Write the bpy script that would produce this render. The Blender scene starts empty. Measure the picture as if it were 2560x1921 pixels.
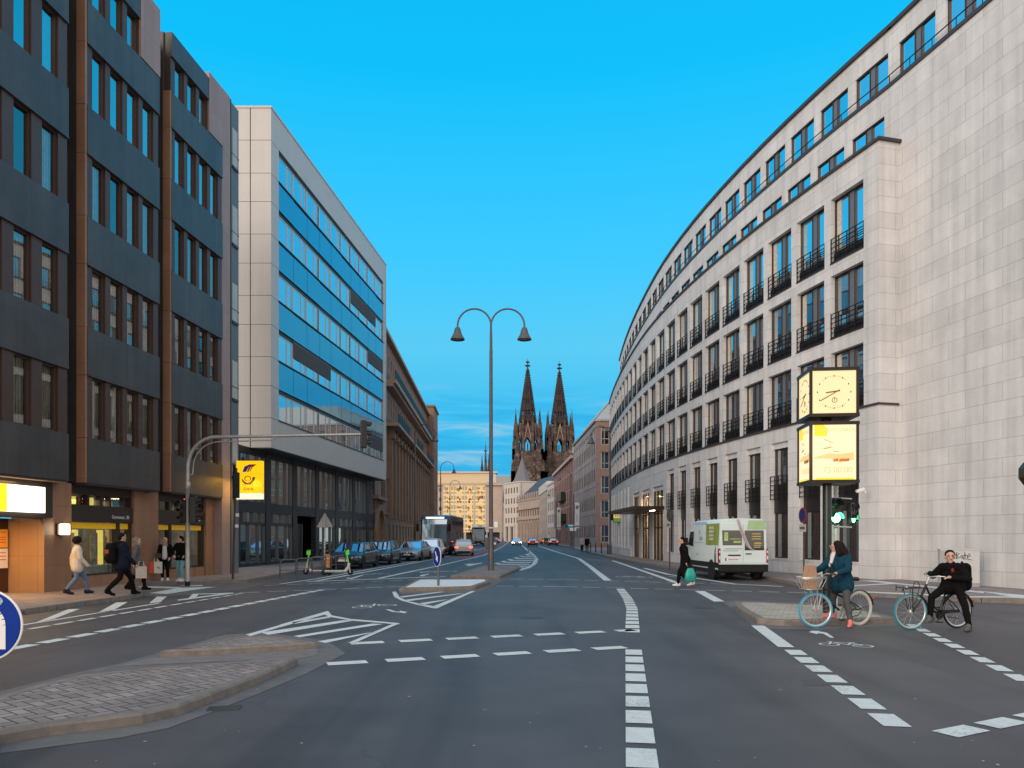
import bpy, math, random
from mathutils import Vector, Matrix
R = math.radians
random.seed(7)
sc = bpy.context.scene
COL = sc.collection
V = Vector
# ---- plan survey: focal length in photo pixels, horizon row, eye height ----
F, HOR, CX, H = 1900.0, 1342.0, 1280.0, 1.77
def G(px, py, z=0.0):
    Y = F * (H - z) / (py - HOR)
    return V(((px - CX) / F * Y, Y, z))
def P(px, py, Y):
    return V(((px - CX) / F * Y, Y, H + (HOR - py) / F * Y))

# ------------------------------------------------------------------ mesh builder
class MB:
    def __init__(s):
        s.v = []; s.f = []; s.m = []; s.uv = []; s.s = []
        s.M = Matrix(); s.mi = 0; s.uo = 0.0; s.smooth = False
    def add(s, vs, fs, smooth=None):
        b = len(s.v); vs = [V(p) for p in vs]
        sm = s.smooth if smooth is None else smooth
        for f in fs:
            n = V((0, 0, 0)); k = len(f)
            for i in range(k):
                a, c = vs[f[i]], vs[f[(i + 1) % k]]
                n.x += (a.y - c.y) * (a.z + c.z); n.y += (a.z - c.z) * (a.x + c.x); n.z += (a.x - c.x) * (a.y + c.y)
            ax, ay, az = abs(n.x), abs(n.y), abs(n.z)
            for i in f:
                p = vs[i]
                if az >= ax and az >= ay: s.uv.append((p.x + s.uo, p.y))
                elif ax >= ay: s.uv.append((p.y + s.uo, p.z))
                else: s.uv.append((p.x + s.uo, p.z))
            s.f.append([i + b for i in f]); s.m.append(s.mi); s.s.append(sm)
        M = s.M
        s.v += [M @ p for p in vs]
        return s
    def box(s, x0, x1, y0, y1, z0, z1):
        return s.add([(x0,y0,z0),(x1,y0,z0),(x1,y1,z0),(x0,y1,z0),(x0,y0,z1),(x1,y0,z1),(x1,y1,z1),(x0,y1,z1)],
              [(0,3,2,1),(4,5,6,7),(0,1,5,4),(1,2,6,5),(2,3,7,6),(3,0,4,7)], False)
    def quad(s, a, b, c, d): return s.add([a, b, c, d], [(0, 1, 2, 3)], False)
    def poly(s, pts): return s.add(pts, [tuple(range(len(pts)))], False)
    def prism(s, pts, z0, z1):
        n = len(pts)
        a = sum(pts[i][0]*pts[(i+1)%n][1]-pts[(i+1)%n][0]*pts[i][1] for i in range(n))
        if a < 0: pts = pts[::-1]
        vs = [(p[0], p[1], z0) for p in pts] + [(p[0], p[1], z1) for p in pts]
        return s.add(vs, [tuple(range(n))[::-1], tuple(range(n, 2*n))] + [(i, (i+1)%n, n+(i+1)%n, n+i) for i in range(n)], False)
    def extr(s, pts, y0, y1):          # outline in x,z extruded along y
        n = len(pts)
        a = sum(pts[i][0]*pts[(i+1)%n][1]-pts[(i+1)%n][0]*pts[i][1] for i in range(n))
        if a < 0: pts = pts[::-1]
        vs = [(p[0], y0, p[1]) for p in pts] + [(p[0], y1, p[1]) for p in pts]
        return s.add(vs, [tuple(range(n)), tuple(range(n, 2*n))[::-1]] + [((i+1)%n, i, n+i, n+(i+1)%n) for i in range(n)], False)
    def tube(s, path, r, n=8, cap=True):
        path = [V(p) for p in path]; k = len(path)
        rs = r if isinstance(r, (list, tuple)) else [r]*k
        vs = []; fs = []; up = None
        for i, p in enumerate(path):
            t = (path[min(i+1, k-1)] - path[max(i-1, 0)])
            if t.length < 1e-9: t = V((0, 0, 1))
            t.normalize()
            if up is None:
                up = V((1, 0, 0)) if abs(t.x) < .9 else V((0, 1, 0))
            u = (up - t*up.dot(t)); u.normalize(); w = t.cross(u); up = u
            for j in range(n):
                a = 2*math.pi*j/n
                vs.append(p + (u*math.cos(a) + w*math.sin(a))*rs[i])
        for i in range(k-1):
            for j in range(n):
                fs.append((i*n+j, i*n+(j+1)%n, (i+1)*n+(j+1)%n, (i+1)*n+j))
        s.add(vs, fs, True)
        if cap:
            s.add(vs[:n], [tuple(range(n))[::-1]], False); s.add(vs[-n:], [tuple(range(n))], False)
        return s
    def lathe(s, prof, n=16, T=None, smooth=True):     # profile (r, z) about local z
        T = T or Matrix(); vs = []; fs = []
        for r, z in prof:
            for j in range(n):
                a = 2*math.pi*j/n; vs.append(T @ V((r*math.cos(a), r*math.sin(a), z)))
        for i in range(len(prof)-1):
            for j in range(n):
                fs.append((i*n+j, i*n+(j+1)%n, (i+1)*n+(j+1)%n, (i+1)*n+j))
        s.add(vs, fs, smooth)
        if prof[0][0] > 1e-6: s.add(vs[:n], [tuple(range(n))[::-1]], False)
        if prof[-1][0] > 1e-6: s.add(vs[-n:], [tuple(range(n))], False)
        return s
    def ell(s, c, r, nu=12, nv=8):
        c = V(c); vs = []; fs = []
        for i in range(nv+1):
            a = math.pi*i/nv
            for j in range(nu):
                b = 2*math.pi*j/nu
                vs.append(c + V((r[0]*math.sin(a)*math.cos(b), r[1]*math.sin(a)*math.sin(b), -r[2]*math.cos(a))))
        for i in range(nv):
            for j in range(nu):
                fs.append((i*nu+j, i*nu+(j+1)%nu, (i+1)*nu+(j+1)%nu, (i+1)*nu+j))
        return s.add(vs, fs, True)
    def cap(s, a, b, ra, rb, n=10):      # closed capsule with two radii
        a = V(a); b = V(b); d = b - a
        if d.length < 1e-5: return s.ell(a, (ra, ra, ra))
        q = d.to_track_quat('Z', 'Y').to_matrix().to_4x4(); L = d.length
        pr = [(ra*math.sin(math.pi/2*i/3), -ra*math.cos(math.pi/2*i/3)) for i in range(4)]
        pr += [(rb*math.cos(math.pi/2*i/3), L + rb*math.sin(math.pi/2*i/3)) for i in range(4)]
        return s.lathe([(max(x, 1e-4), z) for x, z in pr], n, Matrix.Translation(a) @ q)
    def loft(s, rings, closed=True, caps=True, smooth=True):
        n = len(rings[0]); vs = [p for r in rings for p in r]; fs = []
        m = n if closed else n-1
        for i in range(len(rings)-1):
            for j in range(m):
                fs.append((i*n+j, i*n+(j+1)%n, (i+1)*n+(j+1)%n, (i+1)*n+j))
        s.add(vs, fs, smooth)
        if caps: s.add(rings[0], [tuple(range(n))[::-1]], False); s.add(rings[-1], [tuple(range(n))], False)
        return s
    def mesh(s, name, mats):
        me = bpy.data.meshes.new(name)
        me.from_pydata([tuple(p) for p in s.v], [], s.f)
        uvl = me.uv_layers.new(name='UVMap')
        flat = [c for uv in s.uv for c in uv]
        uvl.data.foreach_set('uv', flat)
        me.polygons.foreach_set('material_index', s.m)
        me.polygons.foreach_set('use_smooth', s.s)
        for mt in (mats if isinstance(mats, (list, tuple)) else [mats]): me.materials.append(mt)
        me.update()
        return me
    def build(s, name, mats, parent=None, bevel=0, seg=2, **kw):
        return obj(name, s.mesh(name, mats), parent, bevel=bevel, seg=seg, **kw)

def obj(name, me, parent=None, mtx=None, bevel=0, seg=2, label=None, kind=None):
    o = bpy.data.objects.new(name, me); COL.objects.link(o)
    if mtx is not None: o.matrix_basis = mtx
    if parent is not None:
        o.parent = parent
        if parent.get('wbase'):
            o.matrix_parent_inverse = Matrix.Translation(-V(parent.location))
    if bevel:
        b = o.modifiers.new('Bevel', 'BEVEL'); b.width = bevel; b.segments = seg; b.limit_method = 'ANGLE'; b.angle_limit = R(35)
    if label: o['label'] = label
    if kind: o['kind'] = kind
    return o
def tag(o, label, cat, group=None):
    o['label'] = label; o['category'] = cat
    if group: o['group'] = group
    return o
def thing(name, label, cat, loc=(0,0,0), rz=0.0, group=None, world=False):
    o = bpy.data.objects.new(name, None); COL.objects.link(o)
    o.location = loc; o.rotation_euler = (0, 0, rz); o.empty_display_size = .3
    tag(o, label, cat, group)
    if world: o['wbase'] = 1
    return o
def struct(name, mb, mats, **kw):
    o = mb.build(name, mats, **kw); o['kind'] = 'structure'; return o
def dup(root, loc=None, rz=None, label=None, group=None):
    def cp(o, par):
        c = o.copy(); COL.objects.link(c)
        if par is not None: c.parent = par
        for ch in list(o.children): cp(ch, c)
        return c
    r = cp(root, None)
    if loc is not None: r.location = loc
    if rz is not None: r.rotation_euler = (0, 0, rz)
    if label: r['label'] = label
    if group: r['group'] = group
    return r
def text_mesh(txt, size, depth=.004, bold=0.0, align='CENTER'):
    c = bpy.data.curves.new('lettering', 'FONT'); c.body = txt; c.size = size; c.extrude = depth; c.offset = bold
    c.align_x = align; c.align_y = 'CENTER'
    o = bpy.data.objects.new('lettering', c); COL.objects.link(o)
    bpy.context.view_layer.update()
    dg = bpy.context.evaluated_depsgraph_get()
    me = bpy.data.meshes.new_from_object(o.evaluated_get(dg)); me.name = 'lettering'
    bpy.data.objects.remove(o)
    return me
def text(txt, size, m, parent, T, depth=.004, bold=0.0, name='lettering', align='CENTER'):
    me = text_mesh(txt, size, depth, bold, align); me.materials.clear(); me.materials.append(m)
    return obj(name, me, parent, mtx=T)
def face_T(origin, xdir, up=(0,0,1)):    # plane whose local x runs along xdir and local y up; normal = x cross up
    x = V(xdir).normalized(); u = V(up).normalized(); n = x.cross(u)
    return Matrix.Translation(V(origin)) @ Matrix((x, u, n)).transposed().to_4x4()

# ------------------------------------------------------------------ materials
def nt(m):
    m.use_nodes = True; return m.node_tree.nodes, m.node_tree.links
MC = {}
def mat(name, col, rough=.6, metal=0.0, var=.12, scale=2.5, bump=0.0, bscale=25, spec=.5, coat=0.0, emit=None, es=0.0, streak=0.0):
    if name in MC: return MC[name]
    m = bpy.data.materials.new(name); N, L = nt(m); b = N['Principled BSDF']
    b.inputs['Roughness'].default_value = rough; b.inputs['Metallic'].default_value = metal
    b.inputs['Specular IOR Level'].default_value = spec; b.inputs['Coat Weight'].default_value = coat
    b.inputs['Base Color'].default_value = (*col, 1)
    tc = N.new('ShaderNodeTexCoord')
    if var > 0:
        n = N.new('ShaderNodeTexNoise'); n.inputs['Scale'].default_value = scale; n.inputs['Detail'].default_value = 6; n.inputs['Roughness'].default_value = .65
        L.new(tc.outputs['Object'], n.inputs['Vector'])
        rp = N.new('ShaderNodeMapRange'); rp.inputs[1].default_value = .3; rp.inputs[2].default_value = .7
        rp.inputs[3].default_value = 1-var; rp.inputs[4].default_value = 1+var
        L.new(n.outputs['Fac'], rp.inputs[0])
        fac = rp.outputs[0]
        if streak > 0:
            mp = N.new('ShaderNodeMapping'); mp.inputs['Scale'].default_value = (3, 3, .12); L.new(tc.outputs['Object'], mp.inputs[0])
            n2 = N.new('ShaderNodeTexNoise'); n2.inputs['Scale'].default_value = 1.5; n2.inputs['Detail'].default_value = 4; L.new(mp.outputs[0], n2.inputs['Vector'])
            r2 = N.new('ShaderNodeMapRange'); r2.inputs[1].default_value = .35; r2.inputs[2].default_value = .65; r2.inputs[3].default_value = 1-streak; r2.inputs[4].default_value = 1+streak*.4
            L.new(n2.outputs['Fac'], r2.inputs[0])
            mm = N.new('ShaderNodeMath'); mm.operation = 'MULTIPLY'; L.new(fac, mm.inputs[0]); L.new(r2.outputs[0], mm.inputs[1]); fac = mm.outputs[0]
        vm = N.new('ShaderNodeVectorMath'); vm.operation = 'SCALE'; vm.inputs[0].default_value = col; L.new(fac, vm.inputs['Scale'])
        L.new(vm.outputs[0], b.inputs['Base Color'])
    if bump > 0:
        n3 = N.new('ShaderNodeTexNoise'); n3.inputs['Scale'].default_value = bscale; n3.inputs['Detail'].default_value = 5
        L.new(tc.outputs['Object'], n3.inputs['Vector'])
        bp = N.new('ShaderNodeBump'); bp.inputs['Strength'].default_value = bump; bp.inputs['Distance'].default_value = .01
        L.new(n3.outputs['Fac'], bp.inputs['Height']); L.new(bp.outputs[0], b.inputs['Normal'])
    if emit:
        b.inputs['Emission Color'].default_value = (*emit, 1); b.inputs['Emission Strength'].default_value = es
    MC[name] = m; return m
def blocks(name, col, w, h, mortar=.012, mcol=.6, var=.06, rough=.75, offset=.5, bump=.25, big=.08, streak=.08, vary_h=0):
    """stone or panel cladding laid in courses; uses UV metres"""
    m = bpy.data.materials.new(name); N, L = nt(m); b = N['Principled BSDF']; b.inputs['Roughness'].default_value = rough
    uv = N.new('ShaderNodeUVMap'); uv.uv_map = 'UVMap'
    br = N.new('ShaderNodeTexBrick'); br.offset = offset; br.squash = 1
    br.inputs['Scale'].default_value = 1; br.inputs['Brick Width'].default_value = w; br.inputs['Row Height'].default_value = h
    br.inputs['Mortar Size'].default_value = mortar; br.inputs['Mortar Smooth'].default_value = .1; br.inputs['Bias'].default_value = 0
    c1 = tuple(c*(1-var) for c in col); c2 = tuple(min(1, c*(1+var)) for c in col)
    br.inputs['Color1'].default_value = (*c1, 1); br.inputs['Color2'].default_value = (*c2, 1); br.inputs['Mortar'].default_value = (*[c*mcol for c in col], 1)
    L.new(uv.outputs[0], br.inputs['Vector'])
    tc = N.new('ShaderNodeTexCoord')
    n = N.new('ShaderNodeTexNoise'); n.inputs['Scale'].default_value = .9; n.inputs['Detail'].default_value = 8; n.inputs['Roughness'].default_value = .7
    L.new(tc.outputs['Object'], n.inputs['Vector'])
    rp = N.new('ShaderNodeMapRange'); rp.inputs[1].default_value = .3; rp.inputs[2].default_value = .7; rp.inputs[3].default_value = 1-big; rp.inputs[4].default_value = 1+big
    L.new(n.outputs['Fac'], rp.inputs[0])
    mp = N.new('ShaderNodeMapping'); mp.inputs['Scale'].default_value = (2.5, 2.5, .1); L.new(tc.outputs['Object'], mp.inputs[0])
    n2 = N.new('ShaderNodeTexNoise'); n2.inputs['Scale'].default_value = 1.2; n2.inputs['Detail'].default_value = 5; L.new(mp.outputs[0], n2.inputs['Vector'])
    r2 = N.new('ShaderNodeMapRange'); r2.inputs[1].default_value = .4; r2.inputs[2].default_value = .7; r2.inputs[3].default_value = 1; r2.inputs[4].default_value = 1-streak
    L.new(n2.outputs['Fac'], r2.inputs[0])
    mm = N.new('ShaderNodeMath'); mm.operation = 'MULTIPLY'; L.new(rp.outputs[0], mm.inputs[0]); L.new(r2.outputs[0], mm.inputs[1])
    vm = N.new('ShaderNodeVectorMath'); vm.operation = 'SCALE'; L.new(br.outputs['Color'], vm.inputs[0]); L.new(mm.outputs[0], vm.inputs['Scale'])
    L.new(vm.outputs[0], b.inputs['Base Color'])
    if bump:
        bp = N.new('ShaderNodeBump'); bp.inputs['Strength'].default_value = bump; bp.inputs['Distance'].default_value = .01; bp.invert = True
        L.new(br.outputs['Fac'], bp.inputs['Height']); L.new(bp.outputs[0], b.inputs['Normal'])
    return m
def glass(name, tint=(.02,.03,.035), refl=.45, rcol=(.85,.92,1.0), rough=.02, wob=0.0):
    """coated window glass: dark body under a strong mirror layer"""
    m = bpy.data.materials.new(name); N, L = nt(m); b = N['Principled BSDF']
    b.inputs['Base Color'].default_value = (*tint, 1); b.inputs['Roughness'].default_value = .1
    g = N.new('ShaderNodeBsdfGlossy'); g.inputs['Color'].default_value = (*rcol, 1); g.inputs['Roughness'].default_value = rough
    mx = N.new('ShaderNodeMixShader'); fr = N.new('ShaderNodeLayerWeight'); fr.inputs['Blend'].default_value = .35
    rp = N.new('ShaderNodeMapRange'); rp.inputs[3].default_value = refl; rp.inputs[4].default_value = .98; L.new(fr.outputs['Fresnel'], rp.inputs[0])
    L.new(rp.outputs[0], mx.inputs[0]); L.new(b.outputs[0], mx.inputs[1]); L.new(g.outputs[0], mx.inputs[2])
    L.new(mx.outputs[0], N['Material Output'].inputs[0])
    if wob:
        tc = N.new('ShaderNodeTexCoord'); n = N.new('ShaderNodeTexNoise'); n.inputs['Scale'].default_value = .8; L.new(tc.outputs['Object'], n.inputs[0])
        bp = N.new('ShaderNodeBump'); bp.inputs['Strength'].default_value = wob; bp.inputs['Distance'].default_value = .05
        L.new(n.outputs['Fac'], bp.inputs['Height']); L.new(bp.outputs[0], g.inputs['Normal'])
    return m
def clear(name, refl=.25, tint=(.9,.95,.95)):
    """see-through pane with a mirror share"""
    m = bpy.data.materials.new(name); N, L = nt(m)
    t = N.new('ShaderNodeBsdfTransparent'); t.inputs['Color'].default_value = (*tint, 1)
    g = N.new('ShaderNodeBsdfGlossy'); g.inputs['Roughness'].default_value = .015
    mx = N.new('ShaderNodeMixShader'); fr = N.new('ShaderNodeLayerWeight'); fr.inputs['Blend'].default_value = .35
    rp = N.new('ShaderNodeMapRange'); rp.inputs[3].default_value = refl; rp.inputs[4].default_value = .98; L.new(fr.outputs['Fresnel'], rp.inputs[0])
    L.new(rp.outputs[0], mx.inputs[0]); L.new(t.outputs[0], mx.inputs[1]); L.new(g.outputs[0], mx.inputs[2])
    L.new(mx.outputs[0], N['Material Output'].inputs[0])
    return m
def glow(name, col, s):
    return mat(name, tuple(c*.12 for c in col), .5, var=0, emit=col, es=s)

M_BLACK = mat('black_metal', (.012,.012,.013), .6, .0, var=.15, spec=.25)
M_DARK = mat('dark_rubber', (.02,.02,.021), .8, var=.2)
M_GALV = mat('galvanised_steel', (.42,.42,.41), .45, .6, var=.15, scale=8)
M_GREYM = mat('grey_painted_metal', (.12,.12,.125), .45, .4, var=.12)
M_WHITE = mat('white_paint', (.78,.78,.76), .5, var=.05)
M_MARK = mat('road_paint', (.60,.65,.63), .7, var=.12, scale=7)
def worn(m):
    N, L = m.node_tree.nodes, m.node_tree.links; b = N['Principled BSDF']; src = b.inputs['Base Color'].links[0].from_socket
    tc = N.new('ShaderNodeTexCoord'); n = N.new('ShaderNodeTexNoise'); n.inputs['Scale'].default_value = 26; n.inputs['Detail'].default_value = 8; n.inputs['Roughness'].default_value = .75; L.new(tc.outputs['Object'], n.inputs[0])
    n2 = N.new('ShaderNodeTexNoise'); n2.inputs['Scale'].default_value = .7; n2.inputs['Detail'].default_value = 3; L.new(tc.outputs['Object'], n2.inputs[0])
    a = N.new('ShaderNodeMath'); a.operation = 'MULTIPLY_ADD'; a.inputs[1].default_value = .55; L.new(n2.outputs['Fac'], a.inputs[0]); L.new(n.outputs['Fac'], a.inputs[2])
    r = N.new('ShaderNodeMapRange'); r.inputs[1].default_value = .84; r.inputs[2].default_value = .98; r.inputs[3].default_value = 0; r.inputs[4].default_value = .75; L.new(a.outputs[0], r.inputs[0])
    x = N.new('ShaderNodeMix'); x.data_type = 'RGBA'; L.new(r.outputs[0], x.inputs[0]); L.new(src, x.inputs[6]); x.inputs[7].default_value = (.14,.13,.13,1); L.new(x.outputs[2], b.inputs['Base Color'])
worn(M_MARK)
M_CHROME = mat('chrome', (.75,.75,.75), .15, 1.0, var=0)
M_SKIN = mat('skin', (.55,.33,.24), .5, var=.06, scale=20)
M_SKIN2 = mat('skin_dark', (.22,.12,.08), .5, var=.06, scale=20)
M_HAIR = mat('dark_hair', (.012,.008,.007), .7, var=.3, scale=40, spec=.12)
M_BLOND = mat('blond_hair', (.36,.24,.13), .7, var=.3, scale=40)
M_BLUE = mat('sign_blue', (.001,.032,.27), .6, var=.05, spec=.15)
M_RED = mat('red_plastic', (.5,.02,.015), .3, var=.05)
# ------------------------------------------------------------------ camera, light, sky
cd = bpy.data.cameras.new('Camera'); cam = bpy.data.objects.new('Camera', cd); COL.objects.link(cam); sc.camera = cam
cam.location = (0, 0, H); cam.rotation_euler = (R(90), 0, 0)
cd.sensor_width = 36; cd.lens = 36*F/2560; cd.shift_y = (HOR-960.5)/2560; cd.clip_start = .1; cd.clip_end = 6000
SUN_DIR = V((-.56, -.77, .30)).normalized()
SUN_EL = math.asin(SUN_DIR.z)
sl = bpy.data.lights.new('Sun', 'SUN'); sl.energy = 1.5; sl.angle = R(36); sl.color = (1, .84, .70)
so = bpy.data.objects.new('Sun', sl); COL.objects.link(so); so.rotation_euler = SUN_DIR.to_track_quat('Z', 'Y').to_euler()
w = bpy.data.worlds.new('World'); sc.world = w; w.use_nodes = True
N, L = w.node_tree.nodes, w.node_tree.links
bg = N['Background']; bg.inputs[1].default_value = .1
sky = N.new('ShaderNodeTexSky'); sky.sky_type = 'NISHITA'; sky.sun_disc = False; sky.sun_elevation = R(3); sky.sun_rotation = math.atan2(SUN_DIR.x, SUN_DIR.y)
tc = N.new('ShaderNodeTexCoord'); sep = N.new('ShaderNodeSeparateXYZ'); L.new(tc.outputs['Generated'], sep.inputs[0])
def ramp(pts):
    r = N.new('ShaderNodeValToRGB'); e = r.color_ramp.elements
    while len(e) < len(pts): e.new(.5)
    for i, (p, c) in enumerate(pts): e[i].position = p; e[i].color = (*c, 1)
    return r
def math_(op, a, b=None, c=None):
    n = N.new('ShaderNodeMath'); n.operation = op
    for i, x in enumerate((a, b, c)):
        if x is None: continue
        if isinstance(x, (int, float)): n.inputs[i].default_value = x
        else: L.new(x, n.inputs[i])
    return n.outputs[0]
def smooth(x, a, b, lo=0., hi=1.):
    n = N.new('ShaderNodeMapRange'); n.interpolation_type = 'SMOOTHSTEP'; L.new(x, n.inputs[0])
    for i, v_ in enumerate((a, b, lo, hi)): n.inputs[i+1].default_value = v_
    return n.outputs[0]
def mixc(f, a, b):
    n = N.new('ShaderNodeMix'); n.data_type = 'RGBA'; L.new(f, n.inputs[0])
    for k, x in ((6, a), (7, b)):
        if isinstance(x, tuple): n.inputs[k].default_value = (*x, 1)
        else: L.new(x, n.inputs[k])
    return n.outputs[2]
z = sep.outputs['Z']
east = ramp([(0, (.06,.38,.64)), (.085, (.012,.38,.70)), (.16, (.035,.44,.75)), (.24, (.08,.51,.78)), (.34, (.036,.50,.86)), (.52, (.0,.45,.83)), (1, (.0,.26,.55))])
L.new(z, east.inputs[0])
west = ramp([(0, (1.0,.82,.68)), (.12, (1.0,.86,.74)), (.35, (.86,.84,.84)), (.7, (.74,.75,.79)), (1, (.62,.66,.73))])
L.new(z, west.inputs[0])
# thin stretched evening clouds low over the end of the street
mp = N.new('ShaderNodeMapping'); mp.inputs['Scale'].default_value = (5, 5, 34); mp.inputs['Rotation'].default_value = (0, R(-3), 0); L.new(tc.outputs['Generated'], mp.inputs[0])
nz = N.new('ShaderNodeTexNoise'); nz.inputs['Scale'].default_value = 1.6; nz.inputs['Detail'].default_value = 8; nz.inputs['Roughness'].default_value = .55; nz.inputs['Distortion'].default_value = .5
L.new(mp.outputs[0], nz.inputs['Vector'])
band = math_('MULTIPLY', smooth(z, .03, .10), smooth(z, .21, .14))
cl = math_('MULTIPLY', smooth(nz.outputs['Fac'], .49, .74), band)
dk = math_('MULTIPLY', smooth(nz.outputs['Fac'], .52, .36), band)
c1 = mixc(math_('MULTIPLY', dk, .75), east.outputs[0], (.006,.34,.66))
c2 = mixc(math_('MULTIPLY', cl, .75), c1, (.32,.52,.64))
wf = smooth(sep.outputs['Y'], .60, .05)  # west sky spread overhead and sideways, out of view, to keep the light neutral
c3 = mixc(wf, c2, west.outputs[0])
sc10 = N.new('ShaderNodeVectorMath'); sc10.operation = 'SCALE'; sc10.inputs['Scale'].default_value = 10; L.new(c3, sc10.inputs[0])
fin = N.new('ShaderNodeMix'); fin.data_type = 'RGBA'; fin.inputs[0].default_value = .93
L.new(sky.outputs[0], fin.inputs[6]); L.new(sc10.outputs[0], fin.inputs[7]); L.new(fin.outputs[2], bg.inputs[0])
sc.view_settings.view_transform = 'Standard'; sc.view_settings.look = 'None'; sc.view_settings.exposure = .32; sc.view_settings.gamma = 1
sc.cycles.max_bounces = 6; sc.cycles.diffuse_bounces = 3; sc.cycles.glossy_bounces = 3; sc.cycles.transparent_max_bounces = 8
sc.cycles.sample_clamp_indirect = 4; sc.cycles.use_denoising = True

# ------------------------------------------------------------------ ground, pavements, islands
def asphalt():
    m = bpy.data.materials.new('asphalt'); N, L = nt(m); b = N['Principled BSDF']; b.inputs['Roughness'].default_value = .62
    tc = N.new('ShaderNodeTexCoord')
    def noise(s, d, lo, hi, a, bb, scale=(1,1,1)):
        mp = N.new('ShaderNodeMapping'); mp.inputs['Scale'].default_value = scale; L.new(tc.outputs['Object'], mp.inputs[0])
        n = N.new('ShaderNodeTexNoise'); n.inputs['Scale'].default_value = s; n.inputs['Detail'].default_value = d; L.new(mp.outputs[0], n.inputs[0])
        r = N.new('ShaderNodeMapRange'); r.inputs[1].default_value = lo; r.inputs[2].default_value = hi; r.inputs[3].default_value = a; r.inputs[4].default_value = bb
        L.new(n.outputs['Fac'], r.inputs[0]); return r.outputs[0]
    a = noise(.30, 6, .35, .65, .80, 1.18); c = noise(140, 2, .3, .7, .58, 1.42); d = noise(1.4, 6, .3, .7, .92, 1.08); e = noise(.5, 4, .50, .66, 1.04, .74, (2.4, .10, 1))
    def mul(x, y):
        n = N.new('ShaderNodeMath'); n.operation = 'MULTIPLY'; L.new(x, n.inputs[0]); L.new(y, n.inputs[1]); return n.outputs[0]
    # old crack lines
    vo = N.new('ShaderNodeTexVoronoi'); vo.feature = 'DISTANCE_TO_EDGE'; vo.inputs['Scale'].default_value = .16
    n5 = N.new('ShaderNodeTexNoise'); n5.inputs['Scale'].default_value = 1.1; n5.inputs['Detail'].default_value = 6; L.new(tc.outputs['Object'], n5.inputs[0])
    ad = N.new('ShaderNodeVectorMath'); ad.operation = 'MULTIPLY_ADD'; ad.inputs[1].default_value = (1.2,1.2,0); L.new(n5.outputs['Color'], ad.inputs[0]); L.new(tc.outputs['Object'], ad.inputs[2]); L.new(ad.outputs[0], vo.inputs[0])
    cr = N.new('ShaderNodeMapRange'); cr.inputs[1].default_value = .0; cr.inputs[2].default_value = .004; cr.inputs[3].default_value = .8; cr.inputs[4].default_value = 1; L.new(vo.outputs['Distance'], cr.inputs[0])
    f = mul(mul(mul(a, c), mul(d, e)), cr.outputs[0])
    vm = N.new('ShaderNodeVectorMath'); vm.operation = 'SCALE'; vm.inputs[0].default_value = (.076,.070,.074); L.new(f, vm.inputs['Scale']); L.new(vm.outputs[0], b.inputs['Base Color'])
    n3 = N.new('ShaderNodeTexNoise'); n3.inputs['Scale'].default_value = 90; n3.inputs['Detail'].default_value = 3; L.new(tc.outputs['Object'], n3.inputs[0])
    bp = N.new('ShaderNodeBump'); bp.inputs['Strength'].default_value = .35; bp.inputs['Distance'].default_value = .01; L.new(n3.outputs['Fac'], bp.inputs['Height']); L.new(bp.outputs[0], b.inputs['Normal'])
    return m
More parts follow.
